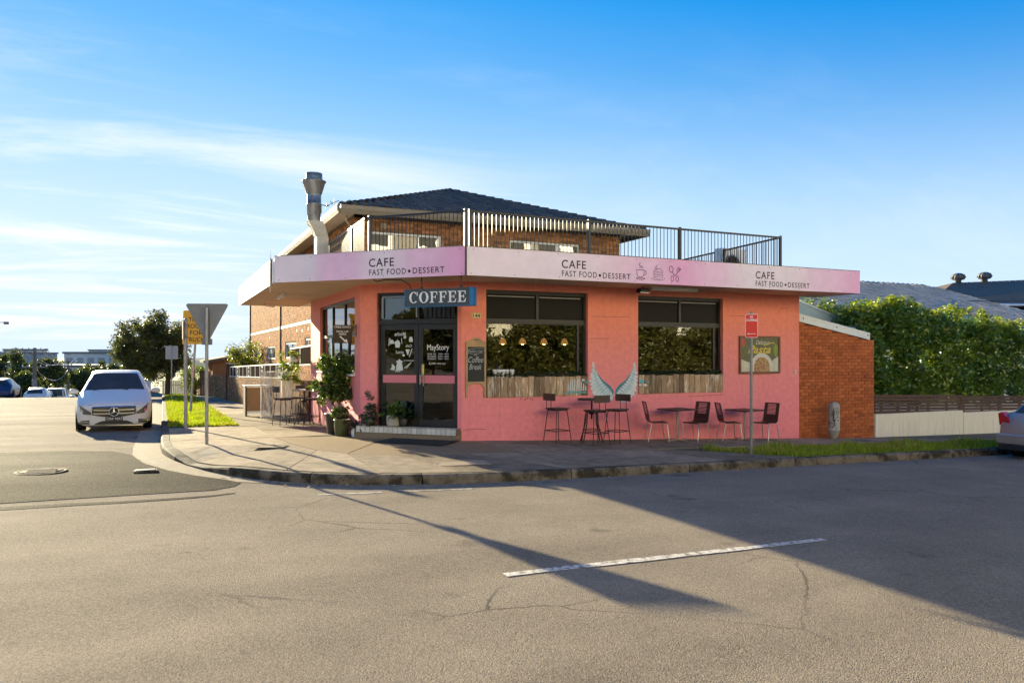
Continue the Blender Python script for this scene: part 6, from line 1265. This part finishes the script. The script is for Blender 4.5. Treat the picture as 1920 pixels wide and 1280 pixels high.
def blades(n, ln, w, z0, seed, up=.7, spread=1.):
    rng_ = random.Random(seed); V = []
    for i in range(n):
        a = rng_.uniform(0, 6.283); el = rng_.uniform(up-.45, up+.5); L_ = ln*rng_.uniform(.6, 1.1); d = Vector((math.cos(a)*math.cos(el)*spread, math.sin(a)*math.cos(el)*spread, math.sin(el))); s = Vector((-math.sin(a), math.cos(a), 0))*w*rng_.uniform(.7, 1.2)
        p0_ = Vector((math.cos(a)*.03, math.sin(a)*.03, z0)); p1_ = p0_+d*L_*.5; p2_ = p1_+(d+Vector((0, 0, -.55))).normalized()*L_*.3; p3_ = p2_+(d+Vector((0, 0, -1.2))).normalized()*L_*.25
        V += [[p0_-s*.3, p0_+s*.3, p1_+s, p1_-s], [p1_-s, p1_+s, p2_+s*.8, p2_-s*.8], [p2_-s*.8, p2_+s*.8, p3_+s*.05, p3_-s*.05]]
    return np.array([[tuple(q) for q in f_] for f_ in V])
link('foliage', np_mesh('foliage', blades(40, .36, .022, .17, 5, .5), 4, L_dark), t)
cc = CHX*(-1.52)+CHN*.10
t = thing('potted_plant', 'broad leaved plant in a round white pot on the tiled step', 'potted plant', (cc.x, cc.y, .26)); pot(t, [(.10, 0), (.135, .015), (.15, .07), (.155, .20), (.15, .235), (.135, .235)], mat('stoneware_white', (.50,.49,.43), .5, var=.1)); link('foliage', np_mesh('foliage', blades(46, .46, .045, .22, 6, .75), 4, L_pot), t)
cc = CHX*(-1.30)+CHN*(.12)
t = thing('potted_plant', 'dark broad leaved plant against the left door leaf', 'potted plant', (cc.x+.03, cc.y+.03, .26)); pot(t, [(.08, 0), (.11, .16), (.10, .17)], M_black); link('foliage', np_mesh('foliage', blades(50, .46, .04, .14, 9, .9), 4, L_dark), t)
cc = CHX*(-2.06)+CHN*(.17)
t = thing('potted_plant', 'scraggly dark bush against the pink pier beside the step', 'potted plant', (cc.x, cc.y, .26)); pot(t, [(.09, 0), (.12, .15), (.11, .16)], M_black); cs_ = [(rg.uniform(-.18, .15), rg.uniform(-.10, .10), rg.uniform(.05, .44)) for _ in range(18)]+[(.02, 0, .6), (-.03, .02, .68)]; link('foliage', leafball('foliage', [L_dark, L_dark, L_pot], cs_, .085, 650, .065, 55), t)
# ------------------------------------------------------------------ street signs
t = thing('give_way_sign', 'grey back of a triangular give way sign on a steel pole', 'road sign', (-4.8, 1.3, ZF(-4.8, 1.3))); 
def pole(t, h, r, lean=(0, 0), m=None): MB().tube([(0, 0, -.1), (lean[0], lean[1], h)], r, 12).obj('pole', m or M_galpole, t)
pole(t, 2.66, .032)
tri = [(-.40, 2.70), (-.375, 2.735), (.375, 2.735), (.40, 2.70), (.05, 2.035), (.0, 2.01), (-.05, 2.035)]
frg = (Vector((-.0, .035, 0)), Vector((.94, -.34, 0)).normalized(), VZ, Vector((-.34, -.94, 0)).normalized())
MB().prism(tri, frg, -.035, -.031).obj('sign_face', M_letterw, t); MB().prism(tri, frg, -.0308, -.029).obj('sign_back', M_signback, t); MB().prism([(-.10, 2.05), (.10, 2.05), (.10, 1.93), (-.10, 1.93)], frg, -.03, -.028).obj('sub_plate', M_signback, t)
b = MB(); b.prism([(-.02, 2.0), (.02, 2.0), (.02, 2.70), (-.02, 2.70)], frg, -.0288, -.012); b.obj('back_rail', M_signback, t); b = MB()
for z in (2.66, 2.10): b.lathe([(.010, 0), (.010, .012), (0, .014)], (0, 0, 0), 8)
o = b.obj('bolt', M_black, t); o.matrix_local = Matrix.Translation((-.012, -.03, 2.66)) @ Matrix.Rotation(R(90), 4, 'X')
t = thing('parking_sign', 'slim steel post with an edge-on parking sign on the grass corner', 'road sign', (-5.05, 6.22, ZF(-5.05, 6.22))); pole(t, 2.72, .042); MB().box(-.075, -.045, -.18, .27, 2.24, 2.70).obj('sign_plate', mat('faded_pink_sign', (.50,.33,.27), .6), t); MB().lathe([(.047, 0), (.047, .05), (.03, .065), (0, .068)], (0, 0, 2.70), 12).obj('cap', M_gal, t)
b = MB()
for z in (2.30, 2.62): b.lathe([(.045, z-.02), (.05, z-.018), (.05, z+.018), (.045, z+.02)], n=12)
b.obj('clamp', M_gal, t)
t = thing('truck_route_sign', 'yellow truck route sign on a leaning post behind the give way sign', 'road sign', (-4.69, 14.57, ZF(-4.69, 14.57))); pole(t, 2.75, .04, (.18, .0))
fy = (Vector((.20, -.05, .27)), Vector((.93, -.36, 0)).normalized(), VZ, Vector((-.36, -.93, 0)).normalized())
MB().prism([(-.49, 2.15), (.42, 2.15), (.45, 2.18), (.45, 3.32), (.42, 3.35), (-.42, 3.35), (-.45, 3.32), (-.49, 2.4)], fy, 0, .012).obj('sign_plate', M_ysign, t)
for k, w_ in enumerate(('THRU', 'ROUTE', 'FOR', 'TRUCKS')):
    hw = (.27, .32, .22, .38)[k]; text('lettering', w_, fy, -hw, hw, 2.95-k*.235, 3.11-k*.235, M_letterd, t, d=.014, bold=.012)
pole_sticker = MB().tube([(.075, 0, 1.25), (.10, 0, 1.62)], .043, 12).obj('sticker', mat('red_white_sticker', (.62,.34,.31), .5, var=.5, vscale=20), t)
t = thing('parking_sign', 'small rectangular sign seen from behind on the far verge', 'road sign', (-5.16, 27.6, ZF(-5.16, 27.6))); pole(t, 2.75, .03); MB().box(-.29, .29, -.005, .005, 2.13, 2.80).obj('sign_plate', mat('pale_sign_back', (.40,.42,.42), .6, .1), t); MB().box(-.02, .02, -.02, -.006, 2.1, 2.8).obj('back_rail', M_signback, t)
t = thing('no_stopping_sign', 'red no stopping sign on a galvanised post in the grass verge', 'road sign', (4.75, -3.22, ZF(4.75, -3.22))); pole(t, 2.72, .028, m=M_gal); MB().lathe([(.031, 0), (.031, .03), (.02, .045), (0, .05)], (0, 0, 2.70), 12).obj('cap', M_gal, t)
frn = (Vector((-.02, -.03, 0)), Vector((.80, -.60, 0)).normalized(), VZ, Vector((-.60, -.80, 0)).normalized())
def rrect(x0, x1, z0, z1, r, n=4): return [(cx_+r*math.cos(R(a0+90*i/n)), cz_+r*math.sin(R(a0+90*i/n))) for cx_, cz_, a0 in ((x1-r, z1-r, 0), (x0+r, z1-r, 90), (x0+r, z0+r, 180), (x1-r, z0+r, 270)) for i in range(n+1)]
MB().prism(rrect(-.115, .115, 2.245, 2.70, .025), frn, 0, .003).obj('sign_plate', M_letterw, t); MB().prism(rrect(-.106, .106, 2.254, 2.691, .02), frn, .0032, .005).obj('sign_face', M_red, t)
text('lettering', 'NO', frn, -.028, .028, 2.625, 2.667, M_letterw, t, d=.007, bold=.03); text('lettering', 'STOPPING', frn, -.098, .098, 2.56, 2.605, M_letterw, t, d=.007, bold=.03)
MB().prism([(-.082, 2.32), (-.05, 2.338), (-.05, 2.325), (.075, 2.325), (.075, 2.315), (-.05, 2.315), (-.05, 2.302)], frn, .006, .007).obj('arrow', M_letterw, t)
# ------------------------------------------------------------------ vehicles
CH_ = [.001]
def car(label, u, v, rz, paint, st, detail, group=None, z=None, name='parked_car', cat='car', Lw=None):
    """lofted body: each station is (y, bottom, belt, top, half width, half width of the top)"""
    t = thing(name, label, cat, (u, v, ZR(u, v) if z is None else z), rz, group); b = MB(); n = 10; rows = []
    for (y, zb, zb2, zt, hw, ht) in st:
        half = [(0, zb), (hw*.82, zb), (hw*.97, zb+.07), (hw, (zb+zb2)*.52), (hw*.985, zb2-.03), (hw*.95, zb2+.015), (ht, zt-.055), (ht*.90, zt-.018), (ht*.5, zt-.002), (0, zt)]
        ring_ = [(x, y, z_) for x, z_ in half]+[(-x, y, z_) for x, z_ in half[-2:0:-1]]; rows.append(ring_)
    m = len(rows[0]); vs_ = [p for r in rows for p in r]
    wi = [i for i, s in enumerate(st) if len(s) > 6] 
    fs = {0: [], 1: []}; ws0, ws1, rs0, rs1 = Lw
    for i in range(len(rows)-1):
        for k in range(m):
            f_ = (i*m+k, i*m+(k+1) % m, (i+1)*m+(k+1) % m, (i+1)*m+k); gl = 0
            kk = k if k < 9 else 17-k
            if (i == ws0 or i == rs0) and kk in (7, 8): gl = 1
            if ws0 < i < rs0 and kk == 5 and i not in (ws0+2,): gl = 1
            fs[gl].append(f_)
    b.add(vs_, fs[0]+[tuple(range(m))[::-1], tuple((len(rows)-1)*m+q for q in range(m))], 0, True); body = b.obj('body', paint, t)
    for p in body.data.polygons: p.use_smooth = len(p.vertices) == 4
    for k_, grp in (('windscreen', [f_ for f_ in fs[1] if f_[0]//m == ws0]), ('rear_window', [f_ for f_ in fs[1] if f_[0]//m == rs0]), ('side_window', [f_ for f_ in fs[1] if f_[0]//m not in (ws0, rs0)])):
        if grp: q = MB(); q.add(vs_, grp, 0, False); oo = q.obj(k_, M_carglass, t); bmx = bmesh.new(); bmx.from_mesh(oo.data); bmesh.ops.delete(bmx, geom=[v_ for v_ in bmx.verts if not v_.link_faces], context='VERTS'); bmx.to_mesh(oo.data); bmx.free()
    L_ = st[-1][0]; hw = max(s[4] for s in st)
    for y in (L_*.185, L_*.80):
        for s in (-1, 1):
            q = MB(); q.lathe([(.0, -.11), (.20, -.11), (.30, -.10), (.318, -.08), (.318, .08), (.30, .10), (.21, .105)], n=22); w_ = q.obj('wheel', M_rubber, t); w_.matrix_local = Matrix.Translation((s*(hw-.115), y, .318)) @ Matrix.Rotation(R(90*s), 4, 'Y')
            q = MB(); q.lathe([(.205, .085), (.20, .10), (.05, .085), (0, .09)], n=20); r_ = q.obj('rim', M_alloy, w_)
            q = MB(); q.lathe([(.0, 0), (.36, 0), (.36, .01), (0, .01)], n=22); a_ = q.obj('wheel_arch', M_rubber, t); a_.matrix_local = Matrix.Translation((s*(hw-.004), y, .335)) @ Matrix.Rotation(R(90*s), 4, 'Y')
    return t
M_carglass = mat('car_glass', (.055,.052,.045), .16, var=.3, vscale=2.5, spec=.22)
M_alloy = mat('alloy', (.35,.35,.35), .35, .8, var=.1)
def paintm(name, c, metal=.0): return mat(name, c, .34, metal, var=.03, vscale=2, coat=.25, spec=.3)
P_white = paintm('car_white', (.70,.67,.62)); P_silver = paintm('car_silver', (.36,.33,.30), .55); P_dark = paintm('car_dark', (.012,.012,.03)); P_grey = paintm('car_grey', (.20,.21,.22), .3); P_blue = paintm('car_blue', (.03,.05,.12), .2)
ST_MPV = [(0.0, .19, .60, .66, .60, .50), (.035, .17, .64, .71, .72, .60), (.10, .165, .68, .755, .80, .68), (.24, .165, .73, .80, .855, .74), (.50, .20, .80, .885, .888, .78), (.85, .20, .88, .98, .893, .80), (1.08, .20, .93, 1.06, .893, .80), (1.75, .20, .97, 1.49, .893, .60), (2.05, .20, .98, 1.55, .893, .60), (2.75, .20, 1.0, 1.56, .893, .60), (3.5, .21, 1.02, 1.52, .885, .58), (3.88, .23, 1.0, 1.45, .87, .55), (4.22, .30, .93, 1.02, .84, .66), (4.36, .36, .80, .86, .74, .6)]
t = car('white hatchback parked facing the corner on the side street', -6.72, 7.55, R(1.5), P_white, ST_MPV, 1, Lw=(6, 7, 11, 12))
def fy_(x, z):
    x = abs(x); xs = [s[4] for s in ST_MPV[:6]]; ys = [s[0] for s in ST_MPV[:6]]; y1 = np.interp(x, [.0]+[q*.97 for q in xs], [0]+ys); zs = [s[3]-.02 for s in ST_MPV[:6]]; y2 = np.interp(z, [.3]+zs, [0]+ys)
    return float(max(y1, y2*.9))
def patch(name, lo, hi, m, parent, off=.012, nx=18, nz=4, x0=-1, x1=1, mir=False):
    """panel between two curves lo(x) and hi(x), lying on the nose of the car"""
    for s in ((1, -1) if mir else (1,)):
        b = MB(); vs_ = []
        for i in range(nx+1):
            x = x0+(x1-x0)*i/nx
            for j in range(nz+1): z = lo(x)+(hi(x)-lo(x))*j/nz; vs_.append((s*x, fy_(x, z)-off, z))
        b.add(vs_, [(i*(nz+1)+j, (i+1)*(nz+1)+j, (i+1)*(nz+1)+j+1, i*(nz+1)+j+1) for i in range(nx) for j in range(nz)], 0, True); o = b.obj(name, m, parent)
    return o
patch('grille', lambda x: .385+.28*x*x, lambda x: .652-.03*x*x, M_black, t, .012, x0=-.50, x1=.50)
for z in (.475, .565): patch('grille_bar', lambda x, z=z: z-.020+.05*x*x, lambda x, z=z: z+.020+.05*x*x, M_chrome, t, .026, x0=-.47, x1=.47, nz=1)
patch('grille_surround', lambda x: .652-.03*x*x, lambda x: .672-.03*x*x, M_chrome, t, .02, x0=-.51, x1=.51, nz=1)
b = MB(); b.tube([(.112*math.cos(k*.2618), 0, .112*math.sin(k*.2618)) for k in range(25)], .012, 6, caps=False)
for a in (90, 210, 330): b.tube([(0, 0, 0), (.106*math.cos(R(a)), 0, .106*math.sin(R(a)))], [.022, .006], 6)
o = b.obj('emblem', M_chrome, t); o.location = (0, fy_(0, .52)-.048, .525); MB().prism([(.104*math.cos(k*.2618), .525+.104*math.sin(k*.2618)) for k in range(24)], (Vector((0, 0, 0)), VX, VZ, -VY), .022, .034).obj('emblem_disc', M_black, t)
hlo = lambda x: .455+.10*(x-.52)+.9*max(0, x-.70)**1.5
hhi = lambda x: .475+.62*max(0, x-.50)**.85
patch('headlamp', hlo, hhi, mat('headlamp_glass', (.085,.09,.095), .08, .1, var=.3, vscale=20, coat=1.), t, .014, x0=.52, x1=.855, nx=12, mir=True)
patch('headlamp_rim', lambda x: hhi(x), lambda x: hhi(x)+.022, M_chrome, t, .017, x0=.52, x1=.84, nx=12, nz=1, mir=True)
patch('headlamp_reflector', lambda x: hlo(x)+.045, lambda x: max(hlo(x)+.05, hhi(x)-.06), M_chrome, t, .017, x0=.70, x1=.78, nx=4, nz=2, mir=True)
patch('lower_intake', lambda x: .205, lambda x: .292-.5*max(0, abs(x)-.28)**1.1, M_black, t, .012, x0=-.44, x1=.44)
patch('fog_slot', lambda x: .225, lambda x: .325-.12*(x-.56), M_black, t, .012, x0=.56, x1=.83, nx=8, mir=True); patch('fog_trim', lambda x: .262, lambda x: .282, M_chrome, t, .02, x0=.57, x1=.82, nx=8, nz=1, mir=True)
patch('bonnet_gap', lambda x: .716-.05*x*x, lambda x: .722-.05*x*x, M_black, t, .006, x0=-.60, x1=.60, nz=1)
patch('bumper_seam', lambda x: .44, lambda x: .446, M_black, t, .006, x0=.845, x1=.885, nx=4, nz=1, mir=True)
patch('bumper_lip', lambda x: .188, lambda x: .204, M_chrome, t, .016, x0=-.60, x1=.60, nz=1)
MB().box(-.20, .20, -.036, -.022, .298, .385).obj('number_plate', M_black, t); text('plate_lettering', 'CRF 92U', (Vector((0, -.036, 0)), VX, VZ, -VY), -.17, .17, .315, .368, M_letterw, t, bold=.02)
for s in (-1, 1):
    b = MB(); bmx = bmesh.new(); bmesh.ops.create_icosphere(bmx, subdivisions=2, radius=1); [setattr(v_, 'co', Vector((s*1.0+v_.co.x*.125, 1.28+v_.co.y*.06, 1.005+v_.co.z*.075))) for v_ in bmx.verts]; b.bm(bmx, 0, True); mo = b.obj('mirror', P_white, t); MB().box(s*.86, s*.92, 1.26, 1.31, .955, .985).obj('mirror_arm', M_black, mo); MB().box(s*.90, s*1.10, 1.24, 1.30, .925, .942).obj('mirror_base', M_black, mo)
    MB().tube([(s*.42-.1, 1.02, 1.045), (s*.1-.1, 1.10, 1.10)], .010, 5).obj('wiper', M_black, t)
MB().box(-.13, .17, 1.72, 1.75, 1.34, 1.41).obj('rear_view_mirror', M_black, t)
ST_H = [(0.0, .24, .58, .63, .60, .50), (.10, .19, .66, .745, .80, .68), (.5, .20, .78, .86, .88, .78), (1.05, .20, .90, .99, .90, .80), (1.25, .20, .93, 1.04, .90, .78), (1.95, .20, .95, 1.42, .90, .58), (2.3, .20, .96, 1.47, .90, .58), (3.0, .20, .98, 1.46, .90, .58), (3.6, .22, 1.0, 1.38, .89, .56), (3.72, .22, 1.0, 1.35, .88, .55), (4.15, .28, .96, 1.02, .86, .66), (4.28, .34, .74, .80, .82, .62), (4.34, .36, .56, .60, .80, .6)]
t = car('silver hatchback parked beside the grass verge', 14.72, -5.20, R(90), P_silver, ST_H, 1, Lw=(4, 5, 9, 10))
for s in (-1, 1):
    b = MB(); b.prism([(.62*s, .78), (.845*s, .74), (.875*s, .98), (.80*s, 1.02), (.70*s, .92)], (Vector((0, 4.08, 0)), VX, VZ, VY), 0, .17); b.obj('tail_lamp', mat('tail_red', (.45,.008,.012), .12, var=.2, vscale=20, coat=1.), t)
b = MB(); b.bbox(-.83, .83, 4.22, 4.40, .36, .58, .03); b.obj('bumper', P_silver, t); MB().bbox(-.80, .80, 4.18, 4.385, .24, .36, .02).obj('bumper_valance', M_rubber, t); MB().box(-.26, .26, 4.335, 4.345, .62, .74).obj('number_plate', M_letterw, t)
MB().prism([(-.5, 1.375), (.5, 1.375), (.52, 1.40), (-.52, 1.40)], (Vector((0, 3.55, 0)), VX, VZ, VY), 0, .22).obj('spoiler', P_silver, t)
gfar = 'cars parked far down the side street'
car('dark sedan parked on the opposite side of the side street', -15.6, 49.5, R(180), P_blue, ST_H, 0, gfar, Lw=(4, 5, 9, 10))
def stv(h): return [(y, a, c*h, d*h, e_, f_) for y, a, c, d, e_, f_ in ST_H]
ST_V = [(0, .3, .9, 1.0, .8, .7), (.15, .25, 1.0, 1.1, .88, .8), (.9, .25, 1.1, 1.25, .9, .82), (1.0, .25, 1.1, 1.3, .9, .82), (1.6, .25, 1.1, 1.85, .9, .74), (2.6, .25, 1.1, 1.92, .9, .74), (3.6, .25, 1.1, 1.92, .9, .74), (4.6, .25, 1.1, 1.9, .9, .74), (4.7, .25, 1.1, 1.86, .9, .72), (4.78, .3, 1.1, 1.2, .88, .8), (4.8, .3, .7, .8, .85, .8)]
def far_car(label, x_, d_, paint, st, Lw): 
    a = (x_-960)/1423; c_, s_ = .9084, .4182; u_ = -5.579+(a*c_+s_)*d_; v_ = -14.606+(-a*s_+c_)*d_; car(label, u_, v_, R(180), paint, st, 0, gfar, Lw=Lw)
far_car('low white sedan below the dip of the side street', 78, 70, P_white, ST_H, (4, 5, 9, 10)); far_car('dark hatchback tucked behind the low white sedan', 92, 77, P_dark, ST_H, (4, 5, 9, 10)); far_car('white van with dark rear window far down the side street', 113, 80, P_white, ST_V, (3, 4, 8, 9)); far_car('pale wagon beyond the white van', 134, 87, P_grey, ST_H, (4, 5, 9, 10)); far_car('grey car last in the far parked row', 152, 95, P_grey, ST_H, (4, 5, 9, 10)); far_car('white car showing over the mirror of the white hatchback', 167, 103, P_white, ST_V, (3, 4, 8, 9))
# ------------------------------------------------------------------ trees and far background on the left
C_, D_ = ell(-.9, 0, 3.3, 2.3, 2.0, 2.2, 150, 61, .32, .66, .25); crown_tree('street_tree', 'large dark leafy street tree on the side street verge', 'tree', (-5.3, 41.0, ZF(-5.3, 41)), 2.0, C_, D_, 36000, .17, L_tree, 61, tr=.2)
def at_px(x_, d_): a = (x_-960)/1423; return (-5.579+(a*.9084+.4182)*d_, -14.606+(-a*.4182+.9084)*d_)
bgt = [('broad dark tree filling the left end of the far street', 14, 92, 3.3, 2.0, 2.9, 71), ('rounded tree behind the tall power pole', 90, 100, 2.7, 2.0, 2.7, 72), ('low shrub tree by the foot of the power pole', 48, 84, 1.5, .8, 1.5, 73), ('rounded tree beside the second power pole', 138, 118, 2.4, 2.0, 2.4, 74), ('dark spreading tree under the industrial roof', 190, 122, 3.6, 2.6, 3.0, 75), ('smaller tree between the spreading tree and the street tree', 224, 112, 2.4, 2.0, 2.2, 76), ('hazy tree at the very end of the street', 164, 150, 3.5, 2.4, 3.0, 77)]
for lab, x_, d_, rx, th_, rz_, sd_ in bgt:
    u_, v_ = at_px(x_, d_); C_, D_ = ell(0, 0, th_+rz_*.75, rx, rx*.8, rz_, 34, sd_, .55, 1.0, .35); crown_tree('street_tree', lab, 'tree', (u_, v_, G(u_, v_)), th_, C_, D_, 8000, .34, L_far, sd_, 'trees along the far street', tr=.2, limbs=4)
def palm(label, x_, d_, h):
    u_, v_ = at_px(x_, d_); t = thing('palm_tree', label, 'palm tree', (u_, v_, G(u_, v_))); MB().tube([(0, 0, 0), (.2, 0, h*.5), (.1, 0, h)], [.25, .2, .18], 8).obj('trunk', M_bark, t); rng_ = random.Random(2); V = []
    for i in range(22):
        a = i*.571+rng_.uniform(-.2, .2); el = rng_.uniform(.05, 1.1); p = Vector((.1, 0, h)); d = Vector((math.cos(a)*math.cos(el), math.sin(a)*math.cos(el), math.sin(el))); s = Vector((-math.sin(a), math.cos(a), 0))
        for k in range(7):
            q = p+d*.42; d = (d+Vector((0, 0, -.26))).normalized(); w0 = .45*(1-k/8)
            for sg in (-1, 1): V.append([p, q, q+s*sg*w0+Vector((0, 0, -.25)), p+s*sg*w0+Vector((0, 0, -.22))])
            p = q
    link('crown', np_mesh('crown', np.array([[tuple(x) for x in f_] for f_ in V]), 4, L_palm), t)
palm('feathery palm crown rising over the far street trees', 100, 118, 5.6); palm('short drooping palm beside the tall power pole', 78, 112, 4.4)
def power_pole(label, x_, d_, ztop, arms):
    u_, v_ = at_px(x_, d_); g0_ = G(u_, v_); t = thing('power_pole', label, 'power pole', (u_, v_, g0_), 0, 'power poles along the side street'); h = ztop-g0_; MB().tube([(0, 0, -.2), (0, 0, h)], [.20, .14], 8).obj('pole', mat('pole_timber', (.16,.14,.12), .9, var=.2), t)
    for z in arms: MB().box(-1.1, 1.1, -.06, .06, h-z-.06, h-z+.06).obj('crossarm', MATS['pole_timber'], t)
    for z in arms:
        for x in (-1., -.5, .5, 1.): MB().lathe([(.05, 0), (.07, .06), (.03, .14), (0, .15)], (x, 0, h-z+.06), 6).obj('insulator', M_white, t)
    MB().box(-.22, .22, -.26, -.16, 1.6, 2.4).obj('number_board', M_signback, t); return Vector((u_, v_, ztop))
pA = power_pole('tall double armed power pole beyond the crest of the street', 65, 74, 2.45, (.2, 1.9)); pB = power_pole('shorter power pole farther down the dipping street', 128, 104, .95, (.2,)); 
def wire(a, c, sag, lab): pts = [a.lerp(c, i/10)-VZ*(sag*4*(i/10)*(1-i/10)) for i in range(11)]; b = MB(); b.tube(pts, .035, 4); tag(b.obj('power_line', mat('wire_grey', (.30,.29,.27), .5)), lab, 'power line', 'power lines between the street poles')
for k in (-1, -.5, .5, 1): wire(pA+Vector((k, 0, -.1)), pB+Vector((k, 0, -.1)), 1.0, 'sagging grey power line between the street poles')
off = Vector((-14, -14, 2.2))
for k in (-1, 1): wire(pA+Vector((k, 0, -.1)), pA+Vector((k-13, -22, 1.4)), 1.2, 'sagging power line running off behind the left trees')
wire(pA+Vector((0, 0, -1.9)), pB+Vector((0, 0, -1.2)), 1.4, 'lowest thick cable between the street poles')
sl = thing('street_lamp', 'thin street lamp arm reaching out over the side street', 'street lamp', (*at_px(-60, 62), G(*at_px(-60, 62)))); zl = EYE+60*62/1423-G(*at_px(-60, 62)); MB().tube([(0, 0, 0), (0, 0, zl)], [.10, .07], 8).obj('pole', M_galpole, sl); MB().tube([(0, 0, zl), (2.7, -.9, zl+.05)], .03, 6).obj('arm', M_galpole, sl); MB().bbox(2.6, 2.95, -1.05, -.8, zl-.12, zl+.10, .03).obj('lantern', M_signback, sl)
def far_block(name, label, x0, x1, y0, d_, m, floors, bays, zb=-9, depth=12, roofm=None):
    a, c = Vector((*at_px(x0, d_), 0)), Vector((*at_px(x1, d_), 0)); e = (c-a).normalized(); n_ = Vector((e.y, -e.x, 0)); zt = EYE+(665-y0)*d_/1423; l = (c-a).length; fr_ = (a, e, VZ, n_); t = thing(name, label, 'building')
    MB().prism([(0, zb), (l, zb), (l, zt), (0, zt)], fr_, -depth, 0).obj('wall', m, t); MB().prism([(-.3, zt), (l+.3, zt), (l+.3, zt+.5), (-.3, zt+.5)], fr_, -depth-.3, .3).obj('roof', roofm or M_signback, t)
    for i in range(floors):
        for j in range(bays): w_ = l/bays; b = MB(); z = zt-1.0-i*3.0; b.prism([(j*w_+w_*.2, z-1.3), (j*w_+w_*.8, z-1.3), (j*w_+w_*.8, z), (j*w_+w_*.2, z)], fr_, .02, .08); b.obj('window', M_farwin, t)
    return t
M_farwin = mat('far_window', (.36,.35,.32), .2, var=.2); M_farwall = mat('far_wall', (.62,.58,.50), .8, var=.1, vscale=.3); M_fargrey = mat('far_grey', (.42,.42,.42), .7, var=.1, vscale=.3); M_shed = mat('far_shed', (.70,.68,.62), .6, .1, var=.08, vscale=.2)  # wall and window colours lightened to stand for distance haze
far_block('distant_flats', 'distant cream flats on the skyline left of the power pole', 6, 57, 656, 330, M_farwall, 1, 8); far_block('distant_flats', 'low grey distant hall in front of the cream flats', -10, 68, 663, 260, M_fargrey, 1, 6); far_block('distant_flats', 'distant grey flats on the skyline above the industrial shed', 166, 201, 657, 330, M_farwall, 1, 6)
far_block('industrial_shed', 'long pale industrial shed beyond the far trees', 120, 240, 663, 190, M_shed, 2, 6); far_block('distant_warehouse', 'pale low roof of a distant warehouse behind the parked cars', 100, 165, 688, 170, M_shed, 1, 4)
hl_ = MB(); hl_.add([(u_, v_, z_) for u_ in (-420, 700) for v_, z_ in ((420, -12), (520, -2), (700, -1), (900, -14))], [(0, 1, 5, 4), (1, 2, 6, 5), (2, 3, 7, 6)]); struct(hl_.obj('hills', L_far))
# unseen opposite side: trees the windows mirror, tall pale houses added for bounce light
struct(sheet('footpath_opposite', lin(-60, 60, 24), [-17.2, -15.2, -13.3], lambda u, v: G(u, v)+.13, M_conc))
def plain_house(label, u0, u1, v1, hgt, rh, m, roofm):
    t = thing('unseen_house', label, 'house', (0, 0, 0)); g = G((u0+u1)/2, -13)
    b = MB(); nb = max(2, int((u1-u0)/3.2)); hs2 = [(u0+(i+.3)*(u1-u0)/nb, u0+(i+.7)*(u1-u0)/nb, z, z+1.3) for i in range(nb) for z in [g+1.0+3*k for k in range(int(hgt/2.9))]]
    f_ = (Vector((0, v1, 0)), VX, VZ, VY)
    for a, c, z0, z1 in holed(u0, u1, g-.3, g+hgt, hs2): b.prism([(a, z0), (c, z0), (c, z1), (a, z1)], f_, -.25, 0)
    b.box(u0, u1, v1-9, v1-8.8, g-.3, g+hgt); b.box(u0, u0+.2, v1-8.8, v1-.25, g-.3, g+hgt); b.box(u1-.2, u1, v1-8.8, v1-.25, g-.3, g+hgt); b.obj('wall', m, t)
    for h in hs2:
        q = MB()
        for a, c, z0, z1 in ((h[0], h[1], h[2], h[2]+.07), (h[0], h[1], h[3]-.07, h[3]), (h[0], h[0]+.06, h[2]+.07, h[3]-.07), (h[1]-.06, h[1], h[2]+.07, h[3]-.07)): q.prism([(a, z0), (c, z0), (c, z1), (a, z1)], f_, -.14, -.05)
        w_ = q.obj('window', M_white, t); q = MB(); q.prism([(h[0]+.06, h[2]+.07), (h[1]-.06, h[2]+.07), (h[1]-.06, h[3]-.07), (h[0]+.06, h[3]-.07)], f_, -.11, -.10); q.obj('pane', M_carglass, w_)
    q = MB(); z = g+hgt; e_ = .5; um_ = (u0+u1)/2; k = min(4.5, (u1-u0)/2)
    q.add([(u0-e_, v1+e_, z), (u1+e_, v1+e_, z), (u1+e_, v1-9-e_, z), (u0-e_, v1-9-e_, z), (u0+k, v1-4.5, z+rh), (u1-k, v1-4.5, z+rh)], [(0, 1, 5, 4), (1, 2, 5), (2, 3, 4, 5), (3, 0, 4), (0, 3, 2, 1)]); q.obj('roof', roofm, t)
M_cream = mat('cream_wall', (.82,.75,.62), .8, var=.06, vscale=1)
plain_house('unseen cream four storey house opposite the cafe added to bounce light', -9, 5, -22.6, 12.2, 2, M_cream, M_tileg)
plain_house('unseen cream four storey house beside the opposite house added to bounce light', 6.5, 21, -22.8, 12.2, 2, M_cream, M_tileg)
plain_house('unseen white four storey house towards the side street added to bounce light', -27, -11, -23, 12.2, 2, M_white, M_tileg)
plain_house('unseen white four storey house past the brick garage added to bounce light', 23, 38, -23, 12.2, 2, M_white, M_tileg)
src = None
for i, (u_, v_, s_) in enumerate(((-2.5, -19.2, 1.0), (2.4, -18.6, .92), (7.2, -19.2, 1.05), (12.2, -18.6, 1), (-8.0, -19, 1.0), (17.2, -19.2, 1.0), (-14, -18.8, .9), (-20, -19.5, .9), (-25, -14, .9), (-26, -8, .9), (23, -19.2, 1))):
    if src is None:
        C_, D_ = ell(0, 0, 2.4, 3.1, 1.2, 1.9, 160, 91, .35, .65, .2); src = crown_tree('avenue_tree', 'leafy tree across the main street mirrored in the shop windows', 'tree', (u_, v_, G(u_, -13)), .9, C_, D_, 24000, .20, [L_refl, L_tree], 91, 'trees across the main street', tr=.22)
    else: dup(src, (u_, v_, G(u_, -13)), i*1.3)
